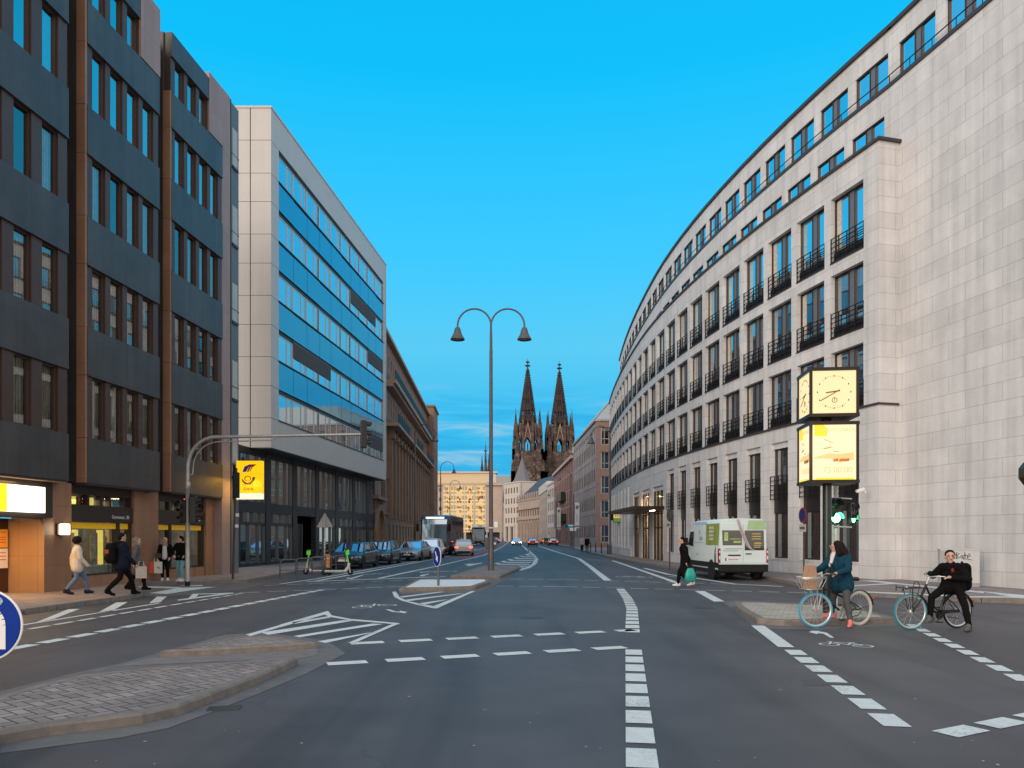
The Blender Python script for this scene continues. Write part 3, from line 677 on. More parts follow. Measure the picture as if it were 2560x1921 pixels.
for i in range(NC):
    sn, sf = S0+i*PT, S0+(i+1)*PT
    A, B_ = curve(sf), curve(sn); T = FT(A, B_-A); Lc = (B_-A).length
    wall.uo = -sf
    ox = (Lc-1.98)/2
    rows = [(zs, zh, [(ox, ox+1.98)]) for zs, zh in ROWS]
    grid_wall(wall, T, Lc, 6.2, 17.0, rows, .62)
    for k, (zs, zh) in enumerate(ROWS):
        W1.add(T @ Matrix.Translation((ox, .20, zs)) @ Matrix.Diagonal((1,1,(zh-zs)/2.6,1)), fr_f, pn_fs if k == 2 else pn_f, curt if (i*7+k*3) % 5 < 2 else None)
        RL.add(T @ Matrix.Translation((ox, .03, zs)), rail)
    ledge.M = T; ledge.box(0, Lc, -.07, .1, 6.85, 6.93); ledge.M = Matrix(); cop.M = T; cop.box(-.0, Lc, -.10, 1.0, 17.0, 17.10)
    cop.M = Matrix()
    # ground floor
    if i in ENT: pass
    elif i < ENT[0]:
        gx = (Lc-1.45)/2
        grid_wall(wall, T, Lc, 0, 6.2, [(.75, 6.19, [(gx, gx+1.45)])], .62)
        wall.M = T; wall.box(gx, gx+1.45, .10, .62, 5.92, 6.19); wall.M = Matrix()
        W1.add(T @ Matrix.Translation((gx, .22, 4.2)) @ Matrix.Diagonal((1,1,1.72/1.75,1)), fr_g1, pn_g1)
        W1.add(T @ Matrix.Translation((gx, .22, .75)), fr_g2, pn_g2)
        gm = MB(); gm.M = T; gm.box(gx, gx+1.45, .17, .6, 2.88, 4.2); gm.build('dark_panel', [M_INF], stone)
        pedest = MB(); pedest.M = T; pedest.box(gx-.05, gx+1.5, -.03, .2, .70, .748); pedest.build('window_sill', [M_LIMES], stone)
        RL.add(T @ Matrix.Translation((gx, -.02, 3.5)) @ Matrix.Diagonal((1.45/1.98,1,1.1,1)), rail_g)
    else:
        gx = (Lc-.42)/2
        grid_wall(wall, T, Lc, 0, 6.2, [(3.1, 4.8, [(gx, gx+.42)]), (5.55, 5.85, [(gx-.1, gx+.5)])], .62)
        wall.M = T; wall.box(0, .55, -.12, 0, 0.8, 6.0); wall.box(0, Lc, -.14, 0, 0, .8); wall.M = Matrix()
        gm = MB(); gm.M = T; gm.box(gx-.1, gx+.5, .3, .6, 5.55, 5.85); gm.build('notch', [M_INF], stone)
        W1.add(T @ Matrix.Translation((gx, .25, 3.1)), fr_sl, pn_sl)
    # set-back storeys
    for off, z0, z1, ws in ((-1.0, 17.05, 19.5, 17.15), (-1.18, 19.5, 21.95, 19.70)):
        A2, B2 = curve(sf, off), curve(sn, off); T2 = FT(A2, B2-A2); L2 = (B2-A2).length; o2 = (L2-1.92)/2
        wall.uo = -sf
        grid_wall(wall, T2, L2, z0, z1, [(ws, ws+1.38, [(o2, o2+1.92)])], .4)
        W1.add(T2 @ Matrix.Translation((o2, .06, ws)) @ Matrix.Diagonal((1,1,1.38/1.52,1)), fr_s, pn_s)
        topc.M = tled.M = T2
        if z0 > 18: topc.box(0, L2, -.12, 1.5, 21.95, 22.10)
        else: tled.box(0, L2, -.06, .5, 19.5, 19.64)
        topc.M = Matrix(); tled.M = Matrix()
# terrace rail on the set-back ledge
tr = MB()
tp = [V((*curve(S0+PT*NC*j/40, -1.03), 20.0)) for j in range(41)]
tr.tube(tp, .022, 6)
for p in tp[::2]: tr.tube([V((p.x,p.y,19.6)), p], .018, 6)
tr.build('terrace_rail', [M_BLACK], stone)
# near end: corner return, blank wall, two more top windows
c0, c1 = curve(S0, 0), curve(0.0, 0); T = FT(c0, c1-c0); wall.M = T; wall.uo = 0; wall.box(0, .62, 0, 1.02, 0, 17.0); wall.M = Matrix()
cop.M = T; cop.box(-.02, .74, -.1, 1.05, 17.0, 17.1); cop.M = Matrix(); ledge.M = T; ledge.box(0, .67, -.05, .9, 6.85, 6.93); ledge.M = Matrix()
bA, bB = curve(S0, -1.0), V((16.25, 23.3)); T = FT(bA, bB-bA); Lb = (bB-bA).length
wall.M = T; wall.uo = 0; wall.box(0, Lb, .0, .5, 0, 19.5); wall.M = Matrix()
T3 = T @ Matrix.Translation((0, .18, 0))
ops = [(.35, 2.27), (2.80, 4.72)]
grid_wall(wall, T3, Lb-.3, 19.5, 21.95, [(19.70, 21.08, ops)], .4)
for a, b in ops: W1.add(T3 @ Matrix.Translation((a, .06, 19.70)) @ Matrix.Diagonal((1,1,1.38/1.52,1)), fr_s, pn_s)
tled.M = T; tled.box(0, Lb+.05, -.06, .5, 19.5, 19.64); tled.M = Matrix(); topc.M = T; topc.box(-.2, Lb-.3, .06, 2, 21.95, 22.10); topc.M = Matrix()
tr = MB(); tr.tube([T @ V((0,.02,20.0)), T @ V((Lb,.02,20.0))], .022, 6)
for k in range(7): tr.tube([T @ V((Lb*k/6,.02,19.6)), T @ V((Lb*k/6,.02,20.0))], .018, 6)
tr.build('terrace_rail', [M_BLACK], stone)
d_ = V((.985, .17)); T = FT(bB, d_); wall.M = T; wall.box(0, 14, 0, .5, 0, 19.5); wall.M = Matrix()
# far end wall and roof
e = curve(S0+NC*PT); T = FT(e+V((14,1)), V((-1,-.07))); wall.M = T; wall.box(0, 14.0, 0, .5, 0, 17.0); wall.M = Matrix()
rf = MB(); rp = [curve(S0+PT*j, -1.8) for j in range(NC+1)]
rf.prism([(p.x,p.y) for p in rp]+[(30,90),(34,26),(bB.x+.5,bB.y+1)], 21.4, 21.6); rf.build('roof', [M_COPE], stone)
# entrance: three tall lit bays and a flat canopy
sA, sB = S0+ENT[0]*PT, S0+(ENT[-1]+1)*PT
M_WARM = glow('warm_interior', (1.0,.66,.30), 1.3); M_FOYER = mat('foyer_wall', (.55,.40,.22), .6, var=.2)
ent = MB(); fo = MB()
for k in range(3):
    a, b = curve(sA+(sB-sA)*(k+1)/3), curve(sA+(sB-sA)*k/3); T = FT(a, b-a); Lc = (b-a).length; wall.uo = -sA
    grid_wall(wall, T, Lc, 0, 6.2, [(.02, 5.3, [(.55, Lc-.55)])], .62)
    wall.M = T; wall.box(.55, Lc-.55, .10, .62, 5.0, 5.3); wall.M = Matrix()
    ent.M = T
    for x in (.55, 1.45, Lc-1.5, Lc-.61): ent.box(x, x+.06, .10, .22, .02, 5.0)
    for z_ in (2.35, 3.35, 3.5): ent.box(.61, Lc-.61, .11, .21, z_, z_+.08)
    fo.M = T; fo.mi = 0; fo.box(.8, Lc-.8, 1.6, 1.7, .02, 5.0); fo.box(.8, Lc-.8, .62, 1.6, 4.9, 4.99)
    fo.mi = 1; fo.box(.9, 1.5, 1.3, 1.5, .4, 4.6); fo.box(Lc-2.0, Lc-1.3, 1.35, 1.5, 3.6, 4.7)
    fo.mi = 0
    gl.M = T; gl.quad((.55,.16,.02),(Lc-.55,.16,.02),(Lc-.55,.16,5.0),(.55,.16,5.0))
en = ent.build('entrance_frame', [M_FRB], stone)
fo.build('foyer', [M_FOYER, M_WARM], stone); gl.build('entrance_glass', [clear('clear_glass', .22)], en)
a, b = curve(sB-1.0, .0), curve(sA+.2, .0); T = FT(a, b-a); cn = MB(); cn.M = T; Lc = (b-a).length
cn.box(0, Lc, -2.1, .0, 3.62, 3.84); cn.box(.1, Lc-.1, -2.0, -.1, 3.58, 3.62)
cn.mi = 1
for x in (Lc-.5, Lc-.85, Lc-1.2, Lc-1.55): cn.lathe([(.07,0),(.07,.05)], 10, T and Matrix.Translation((x,-.6,3.53)))
cn.build('canopy', [mat('bronze_canopy', (.045,.03,.022), .4, .5, var=.1), glow('downlight', (1,.85,.6), 9)], stone)
wall.build('wall', [M_LIME], stone); cop.build('coping', [M_COPE], stone); ledge.build('ledge', [M_COPE], stone); topc.build('roof_edge', [M_COPE], stone); tled.build('terrace_ledge', [M_COPE], stone); 
W1.done(); RL.done()
fl = bpy.data.lights.new('foyer_light', 'AREA'); fl.energy = 320; fl.color = (1,.7,.38); fl.size = 6; fl.size_y = 1; fl.shape = 'RECTANGLE'
q = curve((sA+sB)/2, -1.0); fo_ = bpy.data.objects.new('foyer_light', fl); COL.objects.link(fo_); fo_.location = (q.x+.1, q.y, 4.8)

# ------------------------------------------------------------------ dark granite office block (left)
M_GRD = blocks('dark_granite', (.064,.058,.057), 1.03, 4.0, .004, .45, .10, .42, 0, .1, .22, .25)
M_GRB = blocks('brown_granite', (.31,.165,.095), 1.3, .9, .005, .55, .07, .5, 0, .1, .14, .15)
M_GRP = blocks('pink_granite', (.34,.24,.215), .62, 1.16, .006, .6, .05, .5, 0, .1, .10, .08)
M_POST = mat('brown_post', (.075,.042,.03), .45, .1, var=.12)
M_SOFF = mat('soffit', (.05,.04,.036), .7, var=.1)
dk = thing('office_building', 'dark granite office building with stacked window bands and a lit shop front at street level', 'building', (-15,28,0), world=True)
UD = V((.0874, 1)); UL = UD.length; UN = UD.normalized()
def ly(X0, Y): return V((X0+.0874*Y, Y))
X0B, X0G = -15.4, -15.78
SILL = [4.87, 8.35, 11.83, 15.31, 18.62]; HEAD = [6.83, 10.31, 13.79, 17.27, 19.98]
W2 = Wins(dk)
gw = .68
frm = win_frame(gw, 2.0, (), [M_POST], .055, .1); pn = win_pane(gw, 2.0, clear('office_glass', .60, (.62,.68,.68)), .05); pn_lo = win_pane(gw, 2.0, clear('office_glass_low', .24, (.85,.88,.86)), .05)
cu1 = MB(); 
for j in range(5): cu1.box(.36+j*.055, .40+j*.055, .16+.02*(j%2), .19+.02*(j%2), .03, 1.95)
cu2 = MB()
for j in range(11): cu2.box(.05+j*.055, .095+j*.055, .16+.02*(j%2), .19+.02*(j%2), .03, 1.95)
CU1, CU2 = pack(cu1, 'curtain', [M_CURT]), pack(cu2, 'curtain', [M_CURT])
fl = MB(); pink = MB(); core = MB()
def bay(a, b, first=False):
    band = MB(); post = MB()
    A = ly(X0B, a); Lb = (b-a)*UL; T = FT(A, UD)
    n = 4; pier = .18; pitch = (Lb-2*pier)/n
    lv = [3.46] + [v for s_, h_ in zip(SILL, HEAD) for v in (s_, h_)] + [20.9]
    for k in range(0, len(lv), 2):
        band.M = T; band.uo = random.random()*3
        band.box(0, Lb, 0, .55, lv[k], lv[k+1])
        band.box(.0, Lb, -.012, 0, lv[k], lv[k]+.06)
    band.M = Matrix(); band.build('spandrel', [M_GRD], dk)
    last = int((Lb-1.25)/pitch)
    for k, (s_, h_) in enumerate(zip(SILL, HEAD)):
        hh = h_-s_
        pbx = [(0, .06)]
        for j in range(n+1):
            xa = pier+j*pitch-(pitch-gw)/2 if j else .06
            xb = pier+j*pitch+(pitch-gw)/2 if j < n else Lb
            pbx.append((max(xa, .06), min(xb, Lb)))
        for xa, xb in pbx:
            post = MB(); post.M = T; post.box(xa, xb, .06, .5, s_, h_); post.build('window_post', [M_POST], dk)
        for j in range(n):
            if k == 4 and j >= 3: continue
            x = pier+j*pitch+(pitch-gw)/2
            ck = (j*5+k*3+int(a)) % 7
            ex = CU2 if (k <= 2 and ck < 6) else (CU1 if (j == n-1 or ck < 2) else None)
            W2.add(T @ Matrix.Translation((x, .13, s_)) @ Matrix.Diagonal((1,1,hh/2.0,1)), frm, pn if k > 2 else pn_lo, ex)
    # raised end panel of the top storey
    pink.M = T; pink.uo = 0; pink.box(Lb-1.22, Lb+.02, -.015, .6, 18.66, 21.15); pink.M = Matrix()
    # near flank: brown outer strip, dark inner strip
    fl.M = T; fl.mi = 0
    for z0, z1 in zip([3.46]+SILL[:4]+[], [4.86]+[s_-.01 for s_ in SILL[1:4]]+[18.6]): pass
    zc = [3.46, 4.87, 6.83, 8.35, 10.31, 11.83, 13.79, 15.31, 17.27, 18.64]
    for z0, z1 in zip(zc, zc[1:]): fl.box(-.10, 0, .02, .31, z0+.006, z1-.006)
    fl.mi = 1; fl.box(-.06, -.001, .31, .66, 3.46, 20.9); fl.M = Matrix()
    core.M = T; core.box(0, Lb, -.0+.02, .56, 3.40, 3.46); core.M = Matrix()
bay(18.2, 22.97); bay(23.85, 27.95); bay(28.8, 32.9)
T = FT(ly(X0B, 14), UD); core.M = T
core.box(0, (34.6-14)*UL, .66, 6, 3.40, 20.6); core.M = Matrix()
core.M = FT(ly(X0B, 18.2), UD)
for s_, h_ in zip(SILL, HEAD): core.box(0, 15.3*UL, .60, .655, s_-.05, h_+.05)
core.M = Matrix()
# end pillar and grey stair strip
T = FT(ly(X0B, 32.9), UD); pink.M = T; pink.box(.03, .82, .05, 1.2, 0.12, 21.25); pink.M = Matrix()
st = MB(); st.M = FT(ly(X0B, 33.75), UD); st.box(0, .95, .12, 1.5, .12, 21.2)
for k in range(5):
    st.mi = 1; st.box(.3, .8, .10, .12, 4.5+k*3.48, 6.2+k*3.48); st.mi = 2; st.box(.26, .84, .06, .1, 4.38+k*3.48, 4.5+k*3.48)
    st.mi = 2; st.box(.0, .95, .10, .125, 5.0+k*3.48, 5.06+k*3.48)
st.box(0, .06, .04, .12, .12, 21.2); st.build('stair_strip', [M_PANELG, mat('frosted_glass', (.45,.45,.42), .4, var=.1), M_COPE], dk)
fl.build('flank', [M_GRB, M_GRD], dk); pink.build('end_panel', [M_GRP], dk); core.build('core', [M_SOFF], dk)
W2.done()
# street level: granite pillars, shop windows, dark headers, lit entrance
gp = MB()
def gpier(a, b, z0=.12, z1=3.42, y1=1.0): gp.M = FT(ly(X0G, a), UD); gp.uo = a; gp.box(0, (b-a)*UL, 0, y1, z0, z1); gp.M = Matrix()
gpier(22.43, 23.66, y1=.98); gpier(27.0, 28.55); gpier(32.2, 34.6)
gp.M = FT(ly(X0G, 23.66), UD); gp.box(0, (27-23.66)*UL, .06, .5, .12, .5); gp.M = FT(ly(X0G, 28.55), UD); gp.box(0, (32.2-28.55)*UL, .06, .5, .12, .5); gp.M = Matrix()
gp.build('pillar', [M_GRB], dk)
M_SHOPD = mat('shop_dark', (.03,.02,.016), .5, var=.1); M_YEL = mat('yellow_band', (.72,.42,.01), .5, var=.05, emit=(.9,.5,.01), es=.10)
M_SHOPG = clear('shop_glass', .13, (.85,.9,.9))
hd = MB(); sg = MB(); si = MB()
for a, b, muls in ((23.66, 27.0, (2.5,)), (28.55, 32.2, (.95,))):
    T = FT(ly(X0G, a), UD); Lc = (b-a)*UL; hd.M = T
    hd.box(0, Lc, .05, .4, 2.24, 2.79); hd.box(0, Lc, .10, .4, 3.12, 3.4); hd.box(0, Lc, .08, .3, .5, .56); hd.box(Lc-.12, Lc, .1, .3, .5, 3.12)
    for m_ in muls: hd.box(m_, m_+.16, .1, .3, .56, 2.24)
    for x in (.0, .95, 1.6, 2.1, 2.9): hd.box(x, x+.10, .12, .35, 2.79, 3.12)
    sg.M = T; sg.quad((0,.2,.5),(Lc,.2,.5),(Lc,.2,2.24),(0,.2,2.24)); sg.quad((0,.2,2.79),(Lc,.2,2.79),(Lc,.2,3.12),(0,.2,3.12))
    si.M = T
    si.mi = 0; si.box(0, Lc, 1.9, 2.0, .1, 3.4); si.box(0,Lc,.4,1.9,.1,.45); si.box(0,Lc,.4,1.9,3.3,3.4); si.box(-.05,0,.4,1.9,.1,3.4); si.box(Lc,Lc+.05,.4,1.9,.1,3.4)
    si.mi = 1; si.box(.02, Lc-.14, .15, .17, 2.03, 2.22)
    si.mi = 2
    if a < 25: si.box(1.25, 1.75, 1.0, 1.1, .9, 2.0); si.box(2.72, 2.95, .9, 1.0, .8, 2.0); si.box(1.0, 1.5, .9, 1.0, 2.85, 3.1); si.box(2.2, 2.5, .9, 1.0, 2.85, 3.1)
    si.mi = 3; 
    for x in (.2, .8, 2.0, 3.1):
        if x < Lc-.4: si.box(x, x+.34, .7, .74, .55, 1.9)
    si.mi = 4; si.box(.1, Lc-.3, .5, .9, .5, .8)
M_LITY = glow('lit_yellow_wall', (.95,.72,.14), .75)
hdo = hd.build('shop_front', [M_SHOPD], dk); sg.build('pane', [M_SHOPG], hdo)
si.build('shop_interior', [mat('shop_wall', (.30,.26,.20), .8, var=.4, scale=3), M_YEL, M_LITY, mat('poster_board', (.30,.29,.25), .7, var=.6, scale=5), mat('display', (.35,.40,.42), .6, var=.3)], dk)
hx = face_T(V((*ly(X0G+.02, 26.15), 2.43))-V((0,0,0)), UD.to_3d())
text('Gereonstr. 38', .17, mat('pale_lettering', (.6,.6,.6), .5, var=0), hdo, hx @ Matrix.Translation((0,0,.01)), .004)
text('38', .15, mat('pale_lettering', (.6,.6,.6), .5, var=0), hdo, face_T(V((*ly(X0G+.02, 31.6), 2.45)), UD.to_3d()), .004)
# entrance recess
er = MB(); T = FT(ly(X0G, 15.0), UD); Le = (22.43-15)*UL
er.M = T; er.mi = 0; er.box(0, Le, 1.5, 1.6, 0, 3.4); er.box(Le-.001, Le+.03, -.002, 1.05, .12, 2.3); er.box(0, Le, 1.6, 1.7, .12, 3.4)
er.M = FT(V((-15.3,22.41)), V((1,0)))
gp2 = MB(); gp2.M = FT(ly(X0G-1.06, 22.40), V((1,.0))); gp2.uo = .2
hh = 1.09
gp2.extr([(0,.12),(hh,.12),(hh,2.02),(hh-.14,2.3),(0,2.3)], 0, .02); gp2.M = Matrix()
gp2.build('entrance_side_wall', [blocks('warm_granite', (.38,.23,.12), .55, 1.2, .006, .55, .06, .5, 0, .1, .12, .1)], dk)
er2 = MB(); er2.M = T; er2.box(Le-4.6, Le+.22, -.12, .55, 2.32, 3.38); er2.box(Le-6, Le-.4, 1.25, 1.35, .12, 2.32); er2.M = Matrix()
dr = MB(); dr.M = FT(ly(X0G-1.0, 21.5), UD); dr.box(0,.86,0,.06,.12,2.3); dr.box(-.6,0,-.02,.05,.12,2.3); dr.M = Matrix()
er2.build('entrance_header', [M_SHOPD], dk); dro = dr.build('door', [mat('brown_door', (.05,.018,.01), .4, var=.1)], dk)
ps = MB(); ps.M = FT(ly(X0G-.97, 21.55), UD); ps.mi = 0; ps.box(.18,.74,-.02,0,1.45,1.98); ps.mi = 1; ps.box(.18,.74,-.02,0,.85,1.42); ps.mi = 2
for zz in (1.9,1.75,1.68,1.6,1.3,1.2,1.1): ps.box(.25,.66,-.024,-.02,zz-.012,zz+.012)
ps.build('poster', [mat('orange_poster', (.8,.35,.06), .6, var=.05), mat('white_poster', (.75,.68,.6), .6, var=.05), mat('poster_print', (.5,.1,.05), .6, var=0)], dro)
sgn = MB(); sgn.M = FT(ly(X0G+.26, 18.9), UD); sgn.box(0, (22.12-18.9)*UL, 0, .10, 2.46, 3.2); sgn.mi = 1; sgn.box(-.5, (20.62-18.9)*UL, -.02, .0, 2.46, 3.2)
tag(sgn.build('lit_sign', [glow('sign_white', (1.0,.93,.72), 2.6), glow('sign_yellow', (1.0,.62,.01), 1.4)]), 'glowing white and yellow shop sign above the dark entrance doors', 'sign')
soff = MB(); soff.M = FT(ly(X0B, 18.2), UD); soff.box(0, 4.7, .01, 1.8, 3.385, 3.40); soff.build('soffit', [mat('lit_soffit', (.36,.22,.12), .6, var=.15)], dk)  # underside of the entrance bay, lit look put into its paler, warmer colour
for nm, loc, e_, cl_, sz in (('entrance_light', (*ly(X0G-.3, 20.7), 2.28), 75, (1,.50,.14), .8), ('sign_light', (*ly(X0G+.55, 20.6), 3.3), 22, (1,.66,.25), 1.2), ('shop_light', (-14.35, 25.3, 3.0), 26, (1,.82,.5), .8), ('shop_light', (-13.95, 30.3, 3.0), 22, (1,.82,.5), .8), ('box_sign_light', (-11.7, 33.6, 4.35), 26, (1,.55,.08), .6)):
    ld = bpy.data.lights.new(nm, 'AREA'); ld.energy = e_; ld.color = cl_; ld.size = sz
    lo_ = bpy.data.objects.new(nm, ld); COL.objects.link(lo_); lo_.location = loc
# wall lantern
T = FT(ly(X0G, 22.95), UD); ln = thing('wall_lantern', 'small bright square lantern on the granite pillar beside the entrance', 'lamp', (T @ V((0,0,1.75))), UD.to_track_quat('Y','Z').to_euler().z if False else math.atan2(UD.y, UD.x))
b1 = MB(); b1.box(-.02,.30,-.08,.0,.08,.42); b1.box(.02,.28,-.30,-.08,.40,.42); b1.box(.02,.28,-.30,-.08,.06,.08); b1.build('bracket', [M_FRB], ln)
b1 = MB(); b1.box(.05,.25,-.27,-.09,.08,.40); b1.build('lamp_glass', [glow('lantern_glow', (1,.88,.62), 9)], ln)
# ------------------------------------------------------------------ grey metal-clad office with ribbon windows (left)
gb = thing('office_building', 'pale grey metal clad office building with blue ribbon windows over a dark glass ground floor', 'building', (-14,50,0), world=True)
M_CLAD = mat('grey_cladding', (.50,.485,.465), .42, .0, var=.035, scale=.6, streak=.04)
M_DSTEEL = mat('dark_steel', (.035,.038,.042), .45, .3, var=.1)
M_BLIND = mat('blind', (.09,.09,.095), .7, var=.1)
UG = V((.0947, 1)).normalized(); kG = math.hypot(.0947, 1)
XG, XGG = -17.25, -18.45
gx_ = lambda X0, Y: V((X0+.0947*Y, Y))
TG = FT(gx_(XG, 41.9), UG); LG = (66.3-41.9)*kG
RZ = [6.67, 8.32, 10.09, 11.69, 13.47, 15.07, 16.85, 18.45, 20.24, 21.81, 23.63, 25.4]
cl = MB(); cl.M = TG
w0, w1 = 1.06*kG, (65.3-41.9)*kG
for k in range(11):
    z0, z1 = RZ[k]+.012, RZ[k+1]-.012
    if k in (0, 10): cl.box(0, LG, 0, .3, z0, z1)
    else: cl.box(0, w0, 0, .3, z0, z1); cl.box(w1, LG, 0, .3, z0, z1)
cl.M = FT(gx_(XG, 41.9)+V((-6, 0)), V((1,0)))
for k in range(11):
    z0, z1 = RZ[k]+.012, RZ[k+1]-.012
    for a, b in ((0,1.6),(1.6,3.2),(3.2,4.84),(4.87,5.999)): cl.box(a+.012, b-.012 if b < 5.9 else b, 0, .3, z0, z1)
cl.M = TG; cl.box(-.03, LG+.03, -.03, .5, 25.4, 25.52); cl.M = FT(gx_(XG, 41.9)+V((-6, 0)), V((1,0))); cl.box(0, 5.95, -.03, .5, 25.4, 25.52)
cl.M = FT(gx_(XG, 66.3)+V((-.0,0)), V((-1,.0))); cl.box(0, 3.5, 0, .3, 6.67, 25.4)
cl.M = Matrix(); cl.build('cladding', [M_CLAD], gb)
co = MB(); co.M = TG; co.box(.02, LG-.02, .22, 9, 6.75, 25.3); co.box(w0, w1, .10, .25, 8.4, 23.6)
co.box(.05, LG-.05, .05, 6, 6.62, 6.68); co.M = Matrix(); co.build('core', [M_DSTEEL], gb)
for k in (2, 4, 6, 8):
    sp = MB(); sp.M = TG; n = 10; pw = (w1-w0)/n
    for j in range(n): sp.box(w0+j*pw+.015, w0+(j+1)*pw-.015, .012+.006*((j*3+k) % 4), .09, RZ[k]+.02, RZ[k+1]-.02)
    sp.build('spandrel', [M_GLSP], gb)
n = 10; pw = (w1-w0)/n; W3 = Wins(gb); M_FRW = mat('white_frame', (.58,.56,.53), .5, var=.03)
hgt = 1.50
fm = win_frame(pw, hgt, (pw*.56, pw*.60, pw*.86), [M_FRW, M_PANELG], .05, .03, panel=(pw*.88, pw-.02)); pm = win_pane(pw, hgt, glass('ribbon_glass', (.02,.035,.04), .60, (.72,.90,1.0), .02, .03), .02)
bl = MB(); bl.box(.0, pw, -.02, .0, hgt*.45, hgt+.2); 
for q in range(9): bl.box(.0, pw, -.035, -.02, hgt*.47+q*.1, hgt*.47+q*.1+.03)
BL = pack(bl, 'blind', [M_BLIND]); bl2 = MB(); bl2.box(.02, pw-.02, .10, .12, .1, hgt-.05); BR = pack(bl2, 'blind', [glow('lit_blind', (1,.85,.55), .55)])
for r_, k in enumerate((1, 3, 5, 7, 9)):
    for j in range(n):
        ex = None
        if r_ == 1 and j in (1, 2, 3) or r_ == 2 and j in (8, 9) or r_ == 3 and j in (6, 7, 8): ex = BL
        if r_ == 4 and j == 6: ex = BR
        if r_ == 0 and j in (7, 8, 9): ex = BL if j > 7 else None
        W3.add(TG @ Matrix.Translation((w0+j*pw, .06, RZ[k]+.03)), fm, pm, ex)
    sl_ = MB(); sl_.M = TG; sl_.box(w0-.05, w1+.05, -.05, .1, RZ[k]-.03, RZ[k]+.03); sl_.build('window_sill', [M_COPE], gb)
W3.done()
# dark steel and glass ground floor set back under the box
TGG = FT(gx_(XGG, 40.4), UG); LGG = (67-40.4)*kG
fr = MB(); fr.M = TGG
fr.box(0, LGG, -.02, .3, 3.12, 3.72); fr.box(0, LGG, 0, .3, .12, .3); fr.box(0, LGG, .0, .3, 6.35, 6.7)
mods = [0, 4.0, 8.1, 12.2, 16.4, 20.6, 24.4, LGG]
fine = MB(); fine.M = TGG
for i, x in enumerate(mods): fr.box(max(0,x-.35), min(LGG, x+.35), -.04, .3, .12, 6.7)
for i in range(len(mods)-1):
    a, b = mods[i]+.35, mods[i+1]-.35
    for t in (0, .36, .70, 1.0): fine.box(a+(b-a)*t-.03, a+(b-a)*t+.03, .02, .2, 3.72, 6.35)
    if i == 2: continue
    fr.box(a, b, 0, .28, 2.42, 2.58)
    for t in (0, .36, .74, 1.0): fine.box(a+(b-a)*t-.03, a+(b-a)*t+.03, .02, .2, .3, 2.42)
    for t in (.1, .5, .82): fine.box(a+(b-a)*t, a+(b-a)*(t+.16), .01, .15, 2.58, 3.12)
a, b = mods[2]+.35, mods[3]-.35
for t in (.05,.14,.30): fine.box(a+(b-a)*t, a+(b-a)*t+.05, .02, .15, .12, 2.6)
fr.M = Matrix(); fine.M = Matrix()
fo2 = fr.build('ground_floor_frame', [M_DSTEEL], gb); fine.build('window_mullion', [mat('steel_mullion', (.16,.165,.17), .35, .6, var=.05)], gb)
gl = MB(); gl.M = TGG; gl.mi = 0
for i in range(len(mods)-1):
    a, b = mods[i]+.3, mods[i+1]-.3
    gl.quad((a,.12,3.72),(b,.12,3.72),(b,.12,6.35),(a,.12,6.35))
    if i != 2: gl.quad((a,.12,.3),(b,.12,.3),(b,.12,3.12),(a,.12,3.12))
gl.M = Matrix(); gl.build('pane', [glass('ground_glass', (.02,.026,.028), .40, (.7,.85,.92), .015, .08)], fo2)
rc = MB(); rc.M = TGG; rc.box(mods[2]+.3, mods[3]-.3, 1.4, 1.5, .12, 3.12); rc.box(0, LGG, 1.5, 8, .12, 6.66); rc.M = Matrix(); rc.build('entrance_back', [mat('dark_red_recess', (.025,.012,.012), .6, var=.1)], gb)
# mast of side plates beside the shop, small lamp at the far end
# ------------------------------------------------------------------ brown sandstone bank building (left, beyond)
M_GLF = glass('far_glass', (.012,.013,.014), .10, (.7,.8,.85), .03)
bb = thing('stone_building', 'brown sandstone building with tall ribs, two long balconies and arched ground floor openings', 'building', (-13,90,0), world=True)
M_SAND = blocks('brown_sandstone', (.27,.175,.125), 1.1, .55, .008, .75, .07, .85, .5, .1, .16, .2)
M_SANDD = mat('dark_sandstone', (.13,.085,.065), .85, var=.2)
M_SLATE = mat('slate_roof', (.055,.06,.075), .6, var=.2, scale=1.5)
UBr = V((-.026, 1)).normalized(); XB = -10.46
bx_ = lambda Y: V((XB-.026*Y, Y))
TB = FT(bx_(66.5), UBr); LB_ = 122-66.5
wl = MB(); ppitch = 2.95; nb = 15; bx0 = 9.5
rows = []
opA = [(bx0+i*ppitch+.75, bx0+i*ppitch+2.05) for i in range(nb)]
half = [(bx0+i*ppitch/1.5+.5, bx0+i*ppitch/1.5+1.2) for i in range(22)]
grid_wall(wl, TB, LB_, 0, 21.2, [(.6, 3.0, opA), (5.0, 7.2, opA), (8.0, 10.6, opA), (14.2, 15.9, half), (18.8, 19.9, half)], .7)
wl.M = TB
for i in range(nb+1):
    x = bx0+i*ppitch-.05; wl.box(x, x+.75, -.45, 0, 3.6, 11.6)
    wl.box(x-.1, x+.85, -.75, 0, 11.6, 12.1); wl.box(x, x+.7, -.6, 0, 12.1, 12.7)
for i in range(nb):   # round heads over the street openings
    c = bx0+i*ppitch+1.4
    wl.extr([(c+.65*math.cos(math.pi*j/8), 3.0+.55*math.sin(math.pi*j/8)) for j in range(9)], .3, .69)
wl.box(0, LB_, -.12, 0, 3.9, 4.1); wl.box(bx0-2, LB_-1, -.12, 0, 7.5, 7.7)
wl.M = Matrix(); wl.build('wall', [M_SAND], bb)
bk = MB(); bk.M = TB
bk.box(bx0-1.2, bx0+nb*ppitch+.9, -1.25, 0, 12.7, 13.0); bk.box(bx0-1.2, bx0+nb*ppitch+.9, -1.0, 0, 16.9, 17.3); bk.box(bx0-1.2, bx0+nb*ppitch+.9, -.7, 0, 16.6, 16.9)
